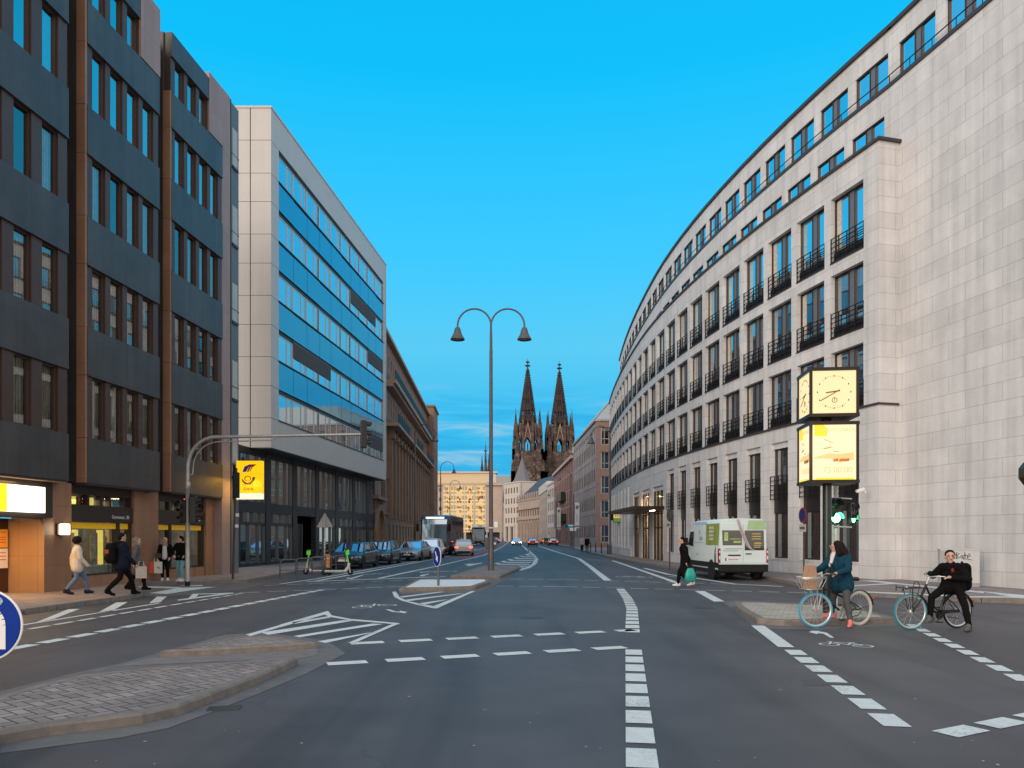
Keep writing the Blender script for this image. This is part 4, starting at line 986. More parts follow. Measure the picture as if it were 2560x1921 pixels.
bk.box(-.3, LB_+.2, -.5, .8, 21.2, 21.55)
bk.M = Matrix(); bk.build('balcony', [mat('pale_sandstone', (.36,.26,.20), .8, var=.15)], bb)
br_ = MB(); br_.M = TB
for a_, b_ in ((bx0-1.1, bx0+10), (bx0+18, bx0+26), (bx0+34, bx0+nb*ppitch+.8)): br_.box(a_, b_, -1.2, -1.15, 13.05, 14.0)
br_.box(bx0-1.1, bx0+nb*ppitch+.8, -.95, -.9, 17.32, 18.2); br_.M = Matrix(); br_.build('balcony_railing', [M_BLACK], bb)
rr = MB(); rr.M = TB; rr.extr([(0,0)], 0, 0) if False else None
rr.loft([[V((0,-.3,21.55)),V((0,12,21.55)),V((0,6,24))],[V((LB_,-.3,21.55)),V((LB_,12,21.55)),V((LB_,6,24))]], smooth=False); rr.M = Matrix(); rr.build('roof', [M_SLATE], bb)
W4 = Wins(bb); f1 = win_frame(1.3, 2.4, (.65,), [M_FRB], .08, .1, hor=(1.6,)); p1 = win_pane(1.3, 2.4, M_GLF, .06); f2 = win_frame(.7, 1.6, (), [M_FRB], .07, .1); p2 = win_pane(.7, 1.6, M_GLF)
for a_, b_ in opA:
    for zs, zh in ((.6,3.0),(5.0,7.2),(8.0,10.6)): W4.add(TB @ Matrix.Translation((a_, .2, zs)) @ Matrix.Diagonal((1,1,(zh-zs)/2.4,1)), f1, p1)
for a_, b_ in half:
    for zs, zh in ((14.2,15.9),(18.8,19.9)): W4.add(TB @ Matrix.Translation((a_, .12, zs)) @ Matrix.Diagonal((1,1,(zh-zs)/1.6,1)), f2, p2)
for zs, zh in ((5.2,7.0),(8.5,10.5),(12,14),(15.2,17.2)): W4.add(TB @ Matrix.Translation((5.2, -.05, zs)) @ Matrix.Diagonal((1.4,1,(zh-zs)/2.4,1)), f1, p1)
W4.done()
# big arched gate with its small roof
gt = MB(); gt.M = TB; gt.mi = 0
arc = [(3.0+2.3*math.cos(math.pi*j/14), 1.9+2.3*math.sin(math.pi*j/14)) for j in range(15)]
gt.extr([(.7,.1)]+[(5.3,.1)]+arc, -.03, .0)
gt.mi = 1; out = [(3.0+2.8*math.cos(math.pi*j/14), 1.9+2.8*math.sin(math.pi*j/14)) for j in range(15)]
for j in range(14):
    a_, b_, c_, d_ = arc[j], arc[j+1], out[j+1], out[j]; gt.extr([a_, b_, c_, d_], -.35, 0)
gt.box(5.3, 5.8, -.35, 0, .1, 1.9); gt.box(.2, .7, -.35, 0, .1, 1.9); gt.box(-.2, 6.2, -.5, 0, 5.1, 5.4)
gt.M = Matrix(); gt.build('gate', [mat('oak_gate', (.26,.13,.06), .6, var=.3, scale=6), M_SAND], bb)
# taller corner block at the far end of the stone building
tb = thing('stone_building', 'plain brown stone corner block rising above the balconied building beside it', 'building', (-13,126,0), world=True)
q = MB(); T = FT(bx_(122)+V((1.1,0)), UBr); ops = [(1.5,2.6),(5.2,6.3)]
grid_wall(q, T, 8.5, 0, 22.6, [(1+3.3*k, 2.9+3.3*k, ops) for k in range(6)], .5)
q.M = FT(bx_(122)+V((1.1-14,-.0)), V((1,0))); q.box(0, 14, .0, .5, 0, 22.6); q.M = T; q.box(-.2, 8.7, -.2, 14, 22.6, 22.9); q.M = Matrix(); q.build('wall', [M_SAND], tb)
W5 = Wins(tb)
for a_, b_ in ops:
    for k in range(6): W5.add(T @ Matrix.Translation((a_, .2, 1+3.3*k)) @ Matrix.Diagonal((1.1/1.3,1,1.9/2.4,1)), f1, p1)
W5.done()

# ------------------------------------------------------------------ right side beyond the limestone block
def simple_building(label, col, p0, p1, hgt, rows, wd, mtl, depth=14, trim=None, coping=.3, cap=100, frames=None, end=True, reces=.14, name='building'):
    p0, p1 = V(p0), V(p1); d = p1-p0; Lb = d.length
    b = thing(name, label, 'building', (p0.x, p0.y, 0), world=True); T = FT(p0, d); m = MB(); rws = []
    for zs, zh, n, frac, mg in rows:
        pit = (Lb-2*mg)/n; rws.append((zs, zh, [(mg+i*pit+pit*(1-frac)/2, mg+i*pit+pit*(1+frac)/2) for i in range(n)]))
    grid_wall(m, T, Lb, 0, hgt, rws, .5); m.M = T
    if end: m.box(0, .4, .5, depth, 0, hgt); m.box(Lb-.4, Lb, .5, depth, 0, hgt)
    m.box(.0, Lb, .6, .9, 0, hgt-.2); m.M = Matrix(); m.build('wall', [mtl], b)
    c = MB(); c.M = T; c.box(-.2, Lb+.2, -.25, depth, hgt, hgt+coping); c.M = Matrix(); c.build('cornice', [trim or mtl], b)
    Wn = Wins(b, cap=cap); fm_ = frames or M_FRB; cache = {}
    for zs, zh, ops in rws:
        for a, bb_ in ops:
            key = (round(bb_-a, 2), round(zh-zs, 2))
            if key not in cache: cache[key] = (win_frame(bb_-a, zh-zs, ((bb_-a)/2,), [fm_], .09, .05), win_pane(bb_-a, zh-zs, M_GLF, .03))
            Wn.add(T @ Matrix.Translation((a, reces, zs)), *cache[key])
    Wn.done(); return b, T, Lb
M_CONC = mat('grey_concrete', (.33,.30,.30), .85, var=.10, scale=.8, streak=.25)
M_BRICK = blocks('red_brick', (.25,.115,.10), .25, .08, .006, 1.2, .12, .85, .5, .1, .1, .12)
M_BRN = blocks('brown_render', (.25,.165,.14), .6, .3, .006, .8, .08, .85, .5, .1, .1, .1)
xr = lambda Y: 15.7-.026*Y
# concrete block: long ribbed street front and a brown end wall with paired windows
cb, T, Lc = simple_building('grey concrete office block with narrow ribbed windows and a brown gable end', 'grey', (xr(147),147), (xr(115),115), 19.2, [(z_, z_+2.0, 12, .42, .8) for z_ in (1.6,6.0,10.2,14.4)]+[(17.6,18.3,12,.4,.8)], 1, M_CONC, end=False, reces=.02)
e2 = MB(); T2 = FT((xr(115),114.9), (1,0)); ow = [(.62,1.25),(1.33,1.96),(3.95,5.45),(8.4,9.9),(10.1,11.6)]
grid_wall(e2, T2, 16, 0, 19.1, [(.9+3.7*k, 3.5+3.7*k, ow) for k in range(5)], .45); e2.build('end_wall', [M_BRN], cb)
W6 = Wins(cb, 'end_window'); f3 = win_frame(1.5, 2.6, (), [M_FRL], .09, .1, hor=(.9,)); p3 = win_pane(1.5, 2.6, M_GLF)
for a, b in ow:
    for k in range(5): W6.add(T2 @ Matrix.Translation((a, .25, .9+3.7*k)) @ Matrix.Diagonal(((b-a)/1.5,1,1,1)), f3, p3)
W6.done()
rb = MB(); rb.M = T
for i in range(13): rb.box(.75+i*(Lc-1.6)/12-.10, .75+i*(Lc-1.6)/12+.10, -.08, 0, 1.9, 18.4)
for z_ in (5.2,9.4,13.6): rb.box(0, Lc, -.06, 0, z_, z_+.14)
rb.M = Matrix(); rb.build('rib', [M_CONC], cb)
rb = MB(); rb.M = T; rb.box(0, Lc+0, 2.0, 12, 19.5, 22.0); rb.box(0, Lc, 1.9, 12, 22.0, 22.25)
rb.M = Matrix(); rb.build('attic', [mat('attic_white', (.55,.54,.53), .7, var=.05)], cb)
bkb, T, Lc = simple_building('red brick building with tall pale window surrounds and a dark bay above its shop', 'red', (xr(193),193), (xr(147.3),147.3), 17.6, [(.6,3.0,11,.6,1.5),(5.4,7.6,11,.5,1.5),(8.9,11.0,11,.5,1.5),(12.2,14.2,11,.5,1.5),(15.2,16.9,11,.5,1.5)], 1, M_BRICK, trim=M_SLATE, reces=.02)
ex_ = MB(); ex_.M = T
for zs, zh in ((5.2,7.8),(8.7,11.2),(12.0,14.4),(15.0,17.1)):
    for i in range(11):
        pit = (Lc-3)/11; a = 1.5+i*pit+pit*.25; ex_.box(a-.16, a, -.03, 0, zs, zh); ex_.box(a+pit*.5, a+pit*.5+.16, -.03, 0, zs, zh); ex_.box(a-.16, a+pit*.5+.16, -.06, 0, zh, zh+.18)
ex_.box(-.1, Lc, -.5, 0, 17.0, 17.6); ex_.M = Matrix(); ex_.build('window_surround', [mat('pink_stone', (.50,.34,.29), .8, var=.1)], bkb)
ex_ = MB(); ex_.M = T; ex_.box(16, 32, -1.3, 0, 5.1, 6.6); ex_.box(18, 30, -1.0, 0, 9.6, 11.4); ex_.M = Matrix(); ex_.build('bay_window', [mat('dark_green_metal', (.02,.03,.022), .4, .3, var=.1)], bkb)
rf_ = MB(); rf_.M = T; rf_.box(30, Lc, 1.5, 9, 17.6, 21.2); rf_.M = Matrix(); rf_.build('roof_pavilion', [mat('pale_render', (.55,.50,.45), .8, var=.06)], bkb)
M_PALE = mat('pale_render', (.55,.50,.45), .8, var=.06)
M_BEIGE = blocks('beige_stone', (.42,.33,.27), 1.2, .6, .01, .75, .06, .85, .5, .1, .08, .1)
simple_building('narrow white building with square windows behind the brick building', 'white', (9.7,208), (10.7,193.5), 15.5, [(2+3.3*k, 4.2+3.3*k, 3, .7, .6) for k in range(4)], 1, M_PALE, coping=.5)
simple_building('pinkish stone building of small square windows with a plain attic band', 'beige', (8.6,238), (9.75,208.3), 14.6, [(z_, z_+1.6, 10, .45, 1.2) for z_ in (1.0,4.6,8.0,11.2)], 1, M_BEIGE, trim=M_PALE, coping=2.4)
bnk, T, Lc = simple_building('beige bank building with tall pilasters under a steep dark slate roof', 'beige', (2.0,268), (8.9,238.5), 13.9, [(.5,6.5,7,.5,1.5),(8.6,10.6,9,.45,1.2)], 1, M_BEIGE, depth=12, coping=.5)
pl = MB(); pl.M = T
for i in range(8): pl.box(1.5+i*(Lc-3)/7-.35, 1.5+i*(Lc-3)/7+.35, -.4, 0, .3, 7.4)
pl.box(-.1, Lc+.1, -.6, 0, 7.4, 8.0); pl.box(-.1, Lc+.1, -.6, 0, 10.9, 11.3)
for i in range(11): pl.box(.8+i*(Lc-1.6)/10-.3, .8+i*(Lc-1.6)/10+.3, -.35, 0, 14.4, 16.2)
pl.M = Matrix(); pl.build('pilaster', [M_BEIGE], bnk)
pl = MB(); pl.M = T; pl.loft([[V((-.2,-.2,14.4)),V((Lc+.2,-.2,14.4)),V((Lc+.2,12.2,14.4)),V((-.2,12.2,14.4))],[V((7,6,21.5)),V((Lc-4,6,21.5)),V((Lc-4,6.4,21.5)),V((7,6.4,21.5))]], smooth=False); pl.M = Matrix(); pl.build('roof', [M_SLATE], bnk)
tur, T, Lc = simple_building('tall white building with a pointed grey turret roof and a columned portal', 'white', (-3.0,282), (2.6,268), 21.0, [(z_, z_+2.0, 5, .45, .8) for z_ in (6.6,10.2,13.6,17.4)]+[(.2,5.2,2,.6,2.2)][::-1][:0], 1, M_PALE, coping=.4)
pl = MB(); pl.lathe([(4.2,0),(3.2,1.0),(1.6,5.0),(.05,9.6)], 8, T @ Matrix.Translation((Lc*.5,4.2,21.3)), False); pl.tube([T @ V((Lc*.5,4.2,30.5)), T @ V((Lc*.5,4.2,33.2))], .14, 6); pl.ell(T @ V((Lc*.5,4.2,32.2)), (.7,.25,.25)); pl.build('turret_roof', [mat('turret_slate', (.15,.15,.165), .7, var=.12)], tur)
pl = MB(); pl.M = T; pl.box(3,5.2,-.05,.0,.2,5.2); pl.box(7.5,10,-.05,0,.2,5.2); pl.M = Matrix(); pl.build('portal', [M_SOFF], tur)
pl = MB(); pl.M = T
for x in (2.4,5.7,6.8,10.6): pl.box(x-.35,x+.35,-.5,-.06,0,5.4)
pl.box(1.8,11.3,-.6,-.06,5.4,6.3); pl.M = Matrix(); pl.build('column', [M_PALE], tur)

# ------------------------------------------------------------------ lit modern building closing the view
lit = thing('office_building', 'modern beige building with a grid of golden lit windows closing the street', 'building', (-16,285,0), world=True)
M_LITW = mat('beige_panel', (.47,.37,.30), .75, var=.06, scale=.3)
T = FT((-42, 284), (1,0)); m = MB(); Lt = 42-3.6; sx = lambda px: (px-CX)/F*284+42
g0, g1 = sx(1107.5), sx(1213.5); pit = (g1-g0)/4
bigs = [(g0+i*pit+.06, g0+(i+1)*pit-.06) for i in range(4)]
smalls = [(x, x+1.1) for x in [sx(1083)+i*1.95-14 for i in range(0, 8)]+[sx(1084), sx(1084)+2.0]]
smalls = sorted(a for a in smalls if a[1] < g0-.2)
rws = [(3.4+3.52*k, 6.85+3.52*k, bigs) for k in range(5)]
m.M = T
for zs, zh, ops in rws:
    m.box(0, .01, 0, .5, zs, zh)
m.M = Matrix()
grid_wall(m, T, g0-.05, 3.4, 20.9, [(4.4+3.52*k, 5.8+3.52*k, smalls) for k in range(5)], .6)
grid_wall(m, T, g1+.05, 3.4, 20.9, [(zs, zh, bigs) for zs, zh, o in rws], .5, x0=g0-.05)
grid_wall(m, T, Lt, 3.4, 20.9, [], .5, x0=g1+.05)
m.M = T; m.box(0, Lt, -.9, 1, 20.9, 21.7); m.box(Lt-.6, Lt, .3, 10, 0, 20.9)
for x in (0, 8, 16, 24, g1-1, Lt-1): m.box(x, x+.8, .0, .6, 0, 3.4)
m.M = Matrix(); m.build('wall', [M_LITW], lit)
m = MB(); m.M = T; m.box(0, Lt-2.6, 1.5, 10, 21.7, 25.6); m.M = Matrix(); m.build('penthouse', [mat('penthouse_panel', (.52,.40,.26), .7, var=.05, emit=(1,.66,.3), es=.12)], lit)  # solid block given a faint warm glow of its own to look lit
m = MB(); m.M = T; m.box(0, Lt-2, .8, 10, 25.6, 26.2); m.box(sx(1215), sx(1240), 1.2, 1.5, 22.0, 25); m.M = Matrix(); m.build('roof', [M_PALE], lit)
m = MB(); m.M = T; m.box(0, Lt, 3, 3.4, 0, 3.4); m.box(g0-9, g1+.05, 2.4, 2.6, 3.4, 20.9); m.M = Matrix(); m.build('core', [M_SOFF], lit)
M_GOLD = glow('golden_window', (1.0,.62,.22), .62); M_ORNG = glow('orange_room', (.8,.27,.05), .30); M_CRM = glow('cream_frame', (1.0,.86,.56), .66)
for k in range(5):
    for i in range(4):
        m = MB(); wd = pit-.12; hh = 3.45; rnd = random.Random(k*7+i)
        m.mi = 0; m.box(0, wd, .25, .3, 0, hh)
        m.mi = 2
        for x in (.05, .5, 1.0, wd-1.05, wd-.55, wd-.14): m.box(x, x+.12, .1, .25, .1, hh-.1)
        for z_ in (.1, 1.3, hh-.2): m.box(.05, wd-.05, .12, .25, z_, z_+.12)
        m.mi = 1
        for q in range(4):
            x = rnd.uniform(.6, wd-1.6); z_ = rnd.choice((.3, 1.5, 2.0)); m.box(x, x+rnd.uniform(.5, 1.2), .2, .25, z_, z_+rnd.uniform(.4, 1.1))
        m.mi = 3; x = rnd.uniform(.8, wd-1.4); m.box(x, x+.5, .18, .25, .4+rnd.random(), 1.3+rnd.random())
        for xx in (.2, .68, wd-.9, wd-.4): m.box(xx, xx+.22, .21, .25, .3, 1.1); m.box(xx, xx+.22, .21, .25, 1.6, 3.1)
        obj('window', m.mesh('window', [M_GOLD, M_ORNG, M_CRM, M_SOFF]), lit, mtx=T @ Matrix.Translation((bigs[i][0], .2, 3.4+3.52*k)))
W7 = Wins(lit, 'small_window'); f4 = win_frame(1.1, 1.4, (), [M_FRL], .08, .1); p4 = win_pane(1.1, 1.4, M_GLF)
for a, b in smalls:
    for k in range(5): W7.add(T @ Matrix.Translation((a, .25, 4.4+3.52*k)), f4, p4)
W7.done()
m = MB(); m.M = T; m.box(sx(1236), sx(1244.5), -.15, 0, 5.2, 7.3); m.M = Matrix(); m.build('sign_panel', [M_WHITE], lit)
# filler houses between the lit building and the left corner block
simple_building('plain brown stone house beyond the corner block at the bend', 'brown', (-14.6,131), (-25,200), 17, [(1.5+3.4*k, 3.4+3.4*k, 14, .5, 1.5) for k in range(4)], 1, M_SAND)

# ------------------------------------------------------------------ cathedral
cath = thing('cathedral', 'dark gothic cathedral with two tall openwork spires rising above the end of the street', 'cathedral', (25,690,0), world=True)
def cath_stone():
    m = bpy.data.materials.new('cathedral_stone'); N, L = nt(m); b = N['Principled BSDF']; b.inputs['Roughness'].default_value = .9
    tc = N.new('ShaderNodeTexCoord'); n = N.new('ShaderNodeTexNoise'); n.inputs['Scale'].default_value = .22; n.inputs['Detail'].default_value = 9; n.inputs['Roughness'].default_value = .75
    L.new(tc.outputs['Object'], n.inputs[0]); r = N.new('ShaderNodeValToRGB'); e = r.color_ramp.elements
    e[0].position = .36; e[0].color = (.020,.015,.015, 1); e[1].position = .70; e[1].color = (.30,.21,.165, 1); el = e.new(.52); el.color = (.085,.060,.050, 1)
    L.new(n.outputs['Fac'], r.inputs[0]); L.new(r.outputs[0], b.inputs['Base Color']); return m
M_CATH = cath_stone(); M_CATD = mat('cathedral_dark', (.012,.009,.009), .9, var=.2); M_CATL = mat('cathedral_pale', (.27,.19,.145), .9, var=.3, scale=.4)
def pinn(mb, x, y, z, r, h):
    mb.box(x-r, x+r, y-r, y+r, z, z+h*.45); mb.lathe([(r*1.25, 0), (r*.5, h*.3), (.03, h*.55)], 4, Matrix.Translation((x, y, z+h*.45)) @ Matrix.Rotation(R(45), 4, 'Z'), False)
def arch_pts(w, z0, z1):
    zc = z1-w*1.0; r = []
    for j in range(7):
        a = math.pi/3*j/6; r.append((w/2-w+w*math.cos(a), zc+w*math.sin(a)))
    for j in range(6, -1, -1):
        a = math.pi/3*j/6; r.append((-(w/2-w+w*math.cos(a)), zc+w*math.sin(a)))
    return [(w/2, z0)]+r+[(-w/2, z0)]
def tower(cx, cy):
    b = MB(); D = MB(); Lp = MB()
    hw = 13.5
    # solid core with stepped buttresses
    b.box(cx-10.6, cx+10.6, cy-10.6, cy+10.6, 0, 76)
    for sx_ in (-1, 1):
        for k, (o, z1) in enumerate(((13.8,38),(13.1,58),(12.2,77),(11.3,88))):
            for t in (-1, 1):
                c = cx+sx_*(o-1.7); b.box(c-1.7, c+1.7, cy-o, cy+o, 0 if k == 0 else z1-22, z1)
                b.box(cx-o, cx+o, cy+t*(o-1.7)-1.7, cy+t*(o-1.7)+1.7, 0 if k == 0 else z1-22, z1) if False else None
            pinn(b, cx+sx_*(o-1.4), cy-o+1.2, z1-.5, 1.15, 13); pinn(b, cx+sx_*(o-5), cy-o+1.0, z1-3, .8, 9)
    # front buttresses dividing the face
    for x, w_, z1, yy in ((-8.3,1.6,82,12.6),(8.3,1.6,82,12.6),(-4.4,1.0,62,11.6),(4.4,1.0,62,11.6),(-6.4,.5,72,11.6),(6.4,.5,72,11.6),(-10.2,.5,72,12.4),(10.2,.5,72,12.4)):
        b.box(cx+x-w_, cx+x+w_, cy-yy, cy-9, 0, z1); pinn(b, cx+x, cy-yy+.8, z1-.5, w_*.8, 8+w_*2)
    # tall window with gable, two storeys
    for z0, z1, w_, mtl in ((18, 46, 5.6, Lp), (50, 0, 0, None)):
        if not mtl: continue
        Lp.M = Matrix.Translation((cx, cy, 0)); Lp.extr(arch_pts(w_+1.6, z0, z1+1.2), -11.1, -10.4); D.M = Matrix.Translation((cx, cy, 0)); D.extr(arch_pts(w_, z0, z1), -11.25, -11.0)
        Lp.extr([(-.25,z0),(.25,z0),(.25,z1-4),(-.25,z1-4)], -11.5, -11.2)
        Lp.extr([(-w_/2-2,z1-5),(-w_/2-1,z1-5),(0,z1+7.2),(w_/2+1,z1-5),(w_/2+2,z1-5),(0,z1+10)], -11.8, -10.9)
    for xx in (-7, 7):
        D.M = Matrix.Translation((cx+xx, cy, 0)); D.extr(arch_pts(1.9, 56, 70), -10.9, -10.5); D.extr(arch_pts(1.9, 24, 44), -10.9, -10.5)
        Lp.M = Matrix.Translation((cx+xx, cy, 0))
        for q in (-.5, .5): Lp.extr([(q-.12,56),(q+.12,56),(q+.12,68),(q-.12,68)], -11.2, -10.8)
    D.M = Matrix(); Lp.M = Matrix()
    for z_ in (48.5, 53.0, 16): Lp.box(cx-10.8, cx+10.8, cy-11.6, cy-10.4, z_, z_+.9)
    # octagonal belfry storey: eight piers with open arches between
    for j in range(8):
        a = math.pi/8+j*math.pi/4; x, y = cx+9.6*math.cos(a), cy+9.6*math.sin(a)
        b.lathe([(1.9,54),(1.75,86),(1.5,96)], 6, Matrix.Translation((x, y, 0)), False); pinn(b, cx+9.9*math.cos(a), cy+9.9*math.sin(a), 95.5, .7, 12)
        a2 = j*math.pi/4; T = Matrix.Translation((cx, cy, 0)) @ Matrix.Rotation(a2+math.pi/2, 4, 'Z')
        for s_ in (b, Lp):
            s_.M = T
        b.extr([(-3.9,78),(-2.6,78),(-1.7,84),(0,88),(1.7,84),(2.6,78),(3.9,78),(3.9,97),(-3.9,97)], -9.3, -8.2); b.extr([(-3.9,54),(3.9,54),(3.9,57),(-3.9,57)], -9.3, -8.2)
        b.extr([(-.3,57),(.3,57),(.3,84),(-.3,84)], -9, -8.6)
        Lp.extr([(-3.6,82),(-2.9,82),(0,97.5),(2.9,82),(3.6,82),(0,101.5)], -9.9, -9.2)
        b.M = Matrix(); Lp.M = Matrix()
    b.lathe([(6.6,54),(6.6,97)], 8, Matrix.Translation((cx, cy, 0)), False) if False else None
    b.box(cx-8, cx+8, cy-8, cy+8, 96, 98.5)
    # corner turrets of the octagon
    for sx_ in (-1, 1):
        for sy_ in (-1, 1):
            x, y = cx+sx_*9.3, cy+sy_*9.3; b.lathe([(2.3,70),(2.0,92),(1.4,99),(.9,101),(.06,113)], 6, Matrix.Translation((x, y, 0)), False)
    # openwork spire: eight crocketed ribs tied by rings and tracery
    z0, z1, r0, r1 = 97.0, 147.5, 8.3, .8
    s = MB()
    for j in range(8):
        a = math.pi/8+j*math.pi/4; f = lambda t: V((cx+(r0+(r1-r0)*t)*math.cos(a), cy+(r0+(r1-r0)*t)*math.sin(a), z0+(z1-z0)*t))
        s.tube([f(0), f(1)], [.72,.34], 5)
        for q in range(26):
            t = (q+.5)/26; p = f(t); o = V((math.cos(a), math.sin(a), 0)); s.ell(p+o*(.85-.25*t), (.42,.42,.5), 5, 4)
        a2 = a+math.pi/4; f2 = lambda t: V((cx+(r0+(r1-r0)*t)*math.cos(a2), cy+(r0+(r1-r0)*t)*math.sin(a2), z0+(z1-z0)*t))
        for q in range(10):
            t = q/10; s.tube([f(t), f2(t)], .36, 4)
            if q < 9:
                t2 = (q+1)/10; s.tube([f(t), f2(t2)], .24, 4); s.tube([f2(t), f(t2)], .24, 4)
                m1, m2 = (f(t)+f2(t))/2, (f(t2)+f2(t2))/2; s.tube([m1, m2], .3, 4)
                if q % 2: s.add([m1+(f(t)-m1)*.8, m1+(f2(t)-m1)*.8, m2+(f2(t2)-m2)*.55, m2+(f(t2)-m2)*.55], [(0,1,2,3)], False)
                if q > 6: s.add([f(t), f2(t), f2(t2), f(t2)], [(0,1,2,3)], False)
    s.lathe([(4.4,97),(2.9,117),(1.2,139),(.3,147)], 8, Matrix.Translation((cx, cy, 0)), False)
    s.lathe([(.9,147),(1.1,148),(.5,149),(.45,151)], 8, Matrix.Translation((cx, cy, 0)))
    for z_, r_ in ((151,2.3),(154.2,1.6)):
        for j in range(4):
            a = j*math.pi/2+.4; s.ell((cx+math.cos(a)*r_*.7, cy+math.sin(a)*r_*.7, z_), (r_*.45, r_*.45, .75), 6, 4)
        s.ell((cx,cy,z_),(.8,.8,1.2),6,4)
    s.tube([(cx,cy,150),(cx,cy,157.3)], [.5,.12], 6)
    for mb_ in (b, D, Lp): mb_.v = [V((cx+(p.x-cx)*1.12, p.y, p.z)) for p in mb_.v]
    t = b.build('tower', [M_CATH], cath); D.build('window', [M_CATD], t); Lp.build('gable', [M_CATL], t); s.build('spire', [mat('spire_stone', (.050,.036,.033), .9, var=.3, scale=.3)], t)
tower((1320-CX)/F*650, 664); tower((1401-CX)/F*660, 674)
nv = MB(); x0, x1 = (1320-CX)/F*650, (1401-CX)/F*660
nv.box(x0+10, x1-10, 668, 700, 0, 44); nv.extr([(x0+10,44),(x1-10,44),((x0+x1)/2,60)], 668, 700); nv.build('nave_front', [M_CATH], cath)
nv = MB(); nv.loft([[V((-60,740,30)),V((-60,765,30)),V((-60,752,62))],[V((x0,740,30)),V((x0,765,30)),V((x0,752,62))]], smooth=False); nv.box(-60, x0, 742, 763, 0, 31)
nv.build('nave_roof', [mat('lead_roof', (.30,.31,.30), .6, var=.1, scale=.05)], cath)
nv = MB()
for i in range(6): pinn(nv, -60+i*13, 738, 34, .9, 14)
for dx, zt in ((0,96),(-3.6,82),(3.2,84)): nv.lathe([(2.2,48),(1.6,66),(.1,zt)], 6, Matrix.Translation(((1214-CX)/F*752+dx, 752, 0)), False)
nv.box((1214-CX)/F*752-1.4, (1214-CX)/F*752+1.4, 751.6, 752.4, 86, 87.5); nv.build('pinnacle', [M_CATH], cath)
# ------------------------------------------------------------------ street lamps
M_LAMP = mat('lamp_grey', (.13,.13,.135), .45, .4, var=.12)
def shade_mb(c):
    m = MB(); m.lathe([(.01,.62),(.10,.60),(.145,.52),(.15,.47),(.17,.45),(.17,.40),(.24,.22),(.34,.06),(.355,.02),(.355,0),(.32,-.01),(.30,.02),(.05,.10)], 20, Matrix.Translation(c)); return m
def street_lamp(label, x, y, dirs, h=12.95, rad=.82, z0=.12, r=.095, group=None):
    t = thing('street_lamp', label, 'street lamp', (x, y, z0), group=group); h -= z0
    p = MB(); zt = h-rad
    p.lathe([(r*1.5,0),(r*1.5,.9),(r*1.05,1.05),(r,3),(r*.8,zt-1.2)], 12); p.tube([(0,0,zt-1.2),(0,0,zt-.25)], [r*.72,r*.6], 10); p.build('pole', [M_LAMP], t)
    for d in dirs:
        d = V((*d,0)).normalized(); a = MB(); path = [V((0,0,zt-.9)), V((0,0,zt-.5))]+[d*(rad-rad*math.cos(math.pi*k/14))+V((0,0,zt+rad*math.sin(math.pi*k/14)-.0)) for k in range(15)]+[d*2*rad+V((0,0,zt-.12))]
        a.tube(path, .045, 8); ao = a.build('arm', [M_LAMP], t)
        s = shade_mb(d*2*rad+V((0,0,zt-.70))); s.build('lamp_shade', [M_LAMP], t)
        g_ = MB(); g_.ell(d*2*rad+V((0,0,zt-.60)), (.22,.22,.09), 12, 6); g_.build('lamp_glass', [mat('lamp_glass', (.35,.33,.30), .3, var=0)], t)
    return t
cl_ = street_lamp('tall grey street lamp with two curved arms and bell shaped heads', -1.03, 37.3, [(1,0),(-1,0)], r=.10)
q = MB(); q.lathe([(.31,-.012),(.33,-.01),(.33,.01),(.31,.012)], 28, Matrix.Translation((-.02,.13,1.32)) @ Matrix.Rotation(R(90),4,'X')); 
tag(q.build('traffic_sign', [M_GREYM], None, mtx=Matrix.Translation((-1.03,37.3,.12))), 'grey back of a round traffic sign fixed to the double armed lamp pole', 'traffic sign')
q = MB(); q.lathe([(.13,2.05),(.13,2.12)], 12); q.mi = 1; q.box(.14,.24,-.02,.0,1.26,1.36); q.build('reflector_band', [M_WHITE, M_WHITE], cl_)
GL_ = 'single armed street lamps along the pavements'
street_lamp('single armed street lamp in front of the brown balconied building', -9.7, 76, [(1,-.1)], 13.0, 1.02, group=GL_)
street_lamp('single armed street lamp behind the first coach, shade over its roof', -10.7, 114, [(1,-.1)], 13.0, 1.02, group=GL_)
street_lamp('single armed street lamp standing against the left part of the golden building', -12.4, 152, [(1,0)], 13.0, 1.02, group=GL_)
street_lamp('distant single armed street lamp against the golden windows by the double lamp', -9.4, 188, [(1,0)], 13.0, 1.02, group=GL_)
street_lamp('single armed street lamp at the far end of the curved limestone building', 9.3, 72, [(-1,-.1)], 12.2, .92, group=GL_)
street_lamp('single armed street lamp in front of the grey concrete block', 9.6, 124, [(-1,-.1)], 12.6, .95, group=GL_)
street_lamp('single armed street lamp before the red brick building', 10.2, 172, [(-1,0)], 12.6, .95, group=GL_)

# ------------------------------------------------------------------ signs
def disc(mb, c, r, n=28, th=.02, nrm=(0,-1,0)):
    T = Matrix.Translation(c) @ V(nrm).to_track_quat('Z','Y').to_matrix().to_4x4(); mb.lathe([(r*.97,-th/2),(r,-th/2+.003),(r,th/2-.003),(r*.97,th/2)], n, T, False)
def arrow(mb, c, ang, L_, w_, T):          # flat arrow prism in local x,z of T, pointing along ang
    mb.M = T @ Matrix.Translation(c) @ Matrix.Rotation(ang, 4, 'Y')
    mb.extr([(-L_/2,-w_/2),(L_*.2,-w_/2),(L_*.2,w_/2),(-L_/2,w_/2)], -.006, 0); mb.extr([(L_*.05,-w_*1.6),(L_/2,0),(L_*.05,w_*1.6),(L_*.0,w_*1.0),(L_*.24,0),(L_*.0,-w_*1.0)], -.0075, 0); mb.M = Matrix()
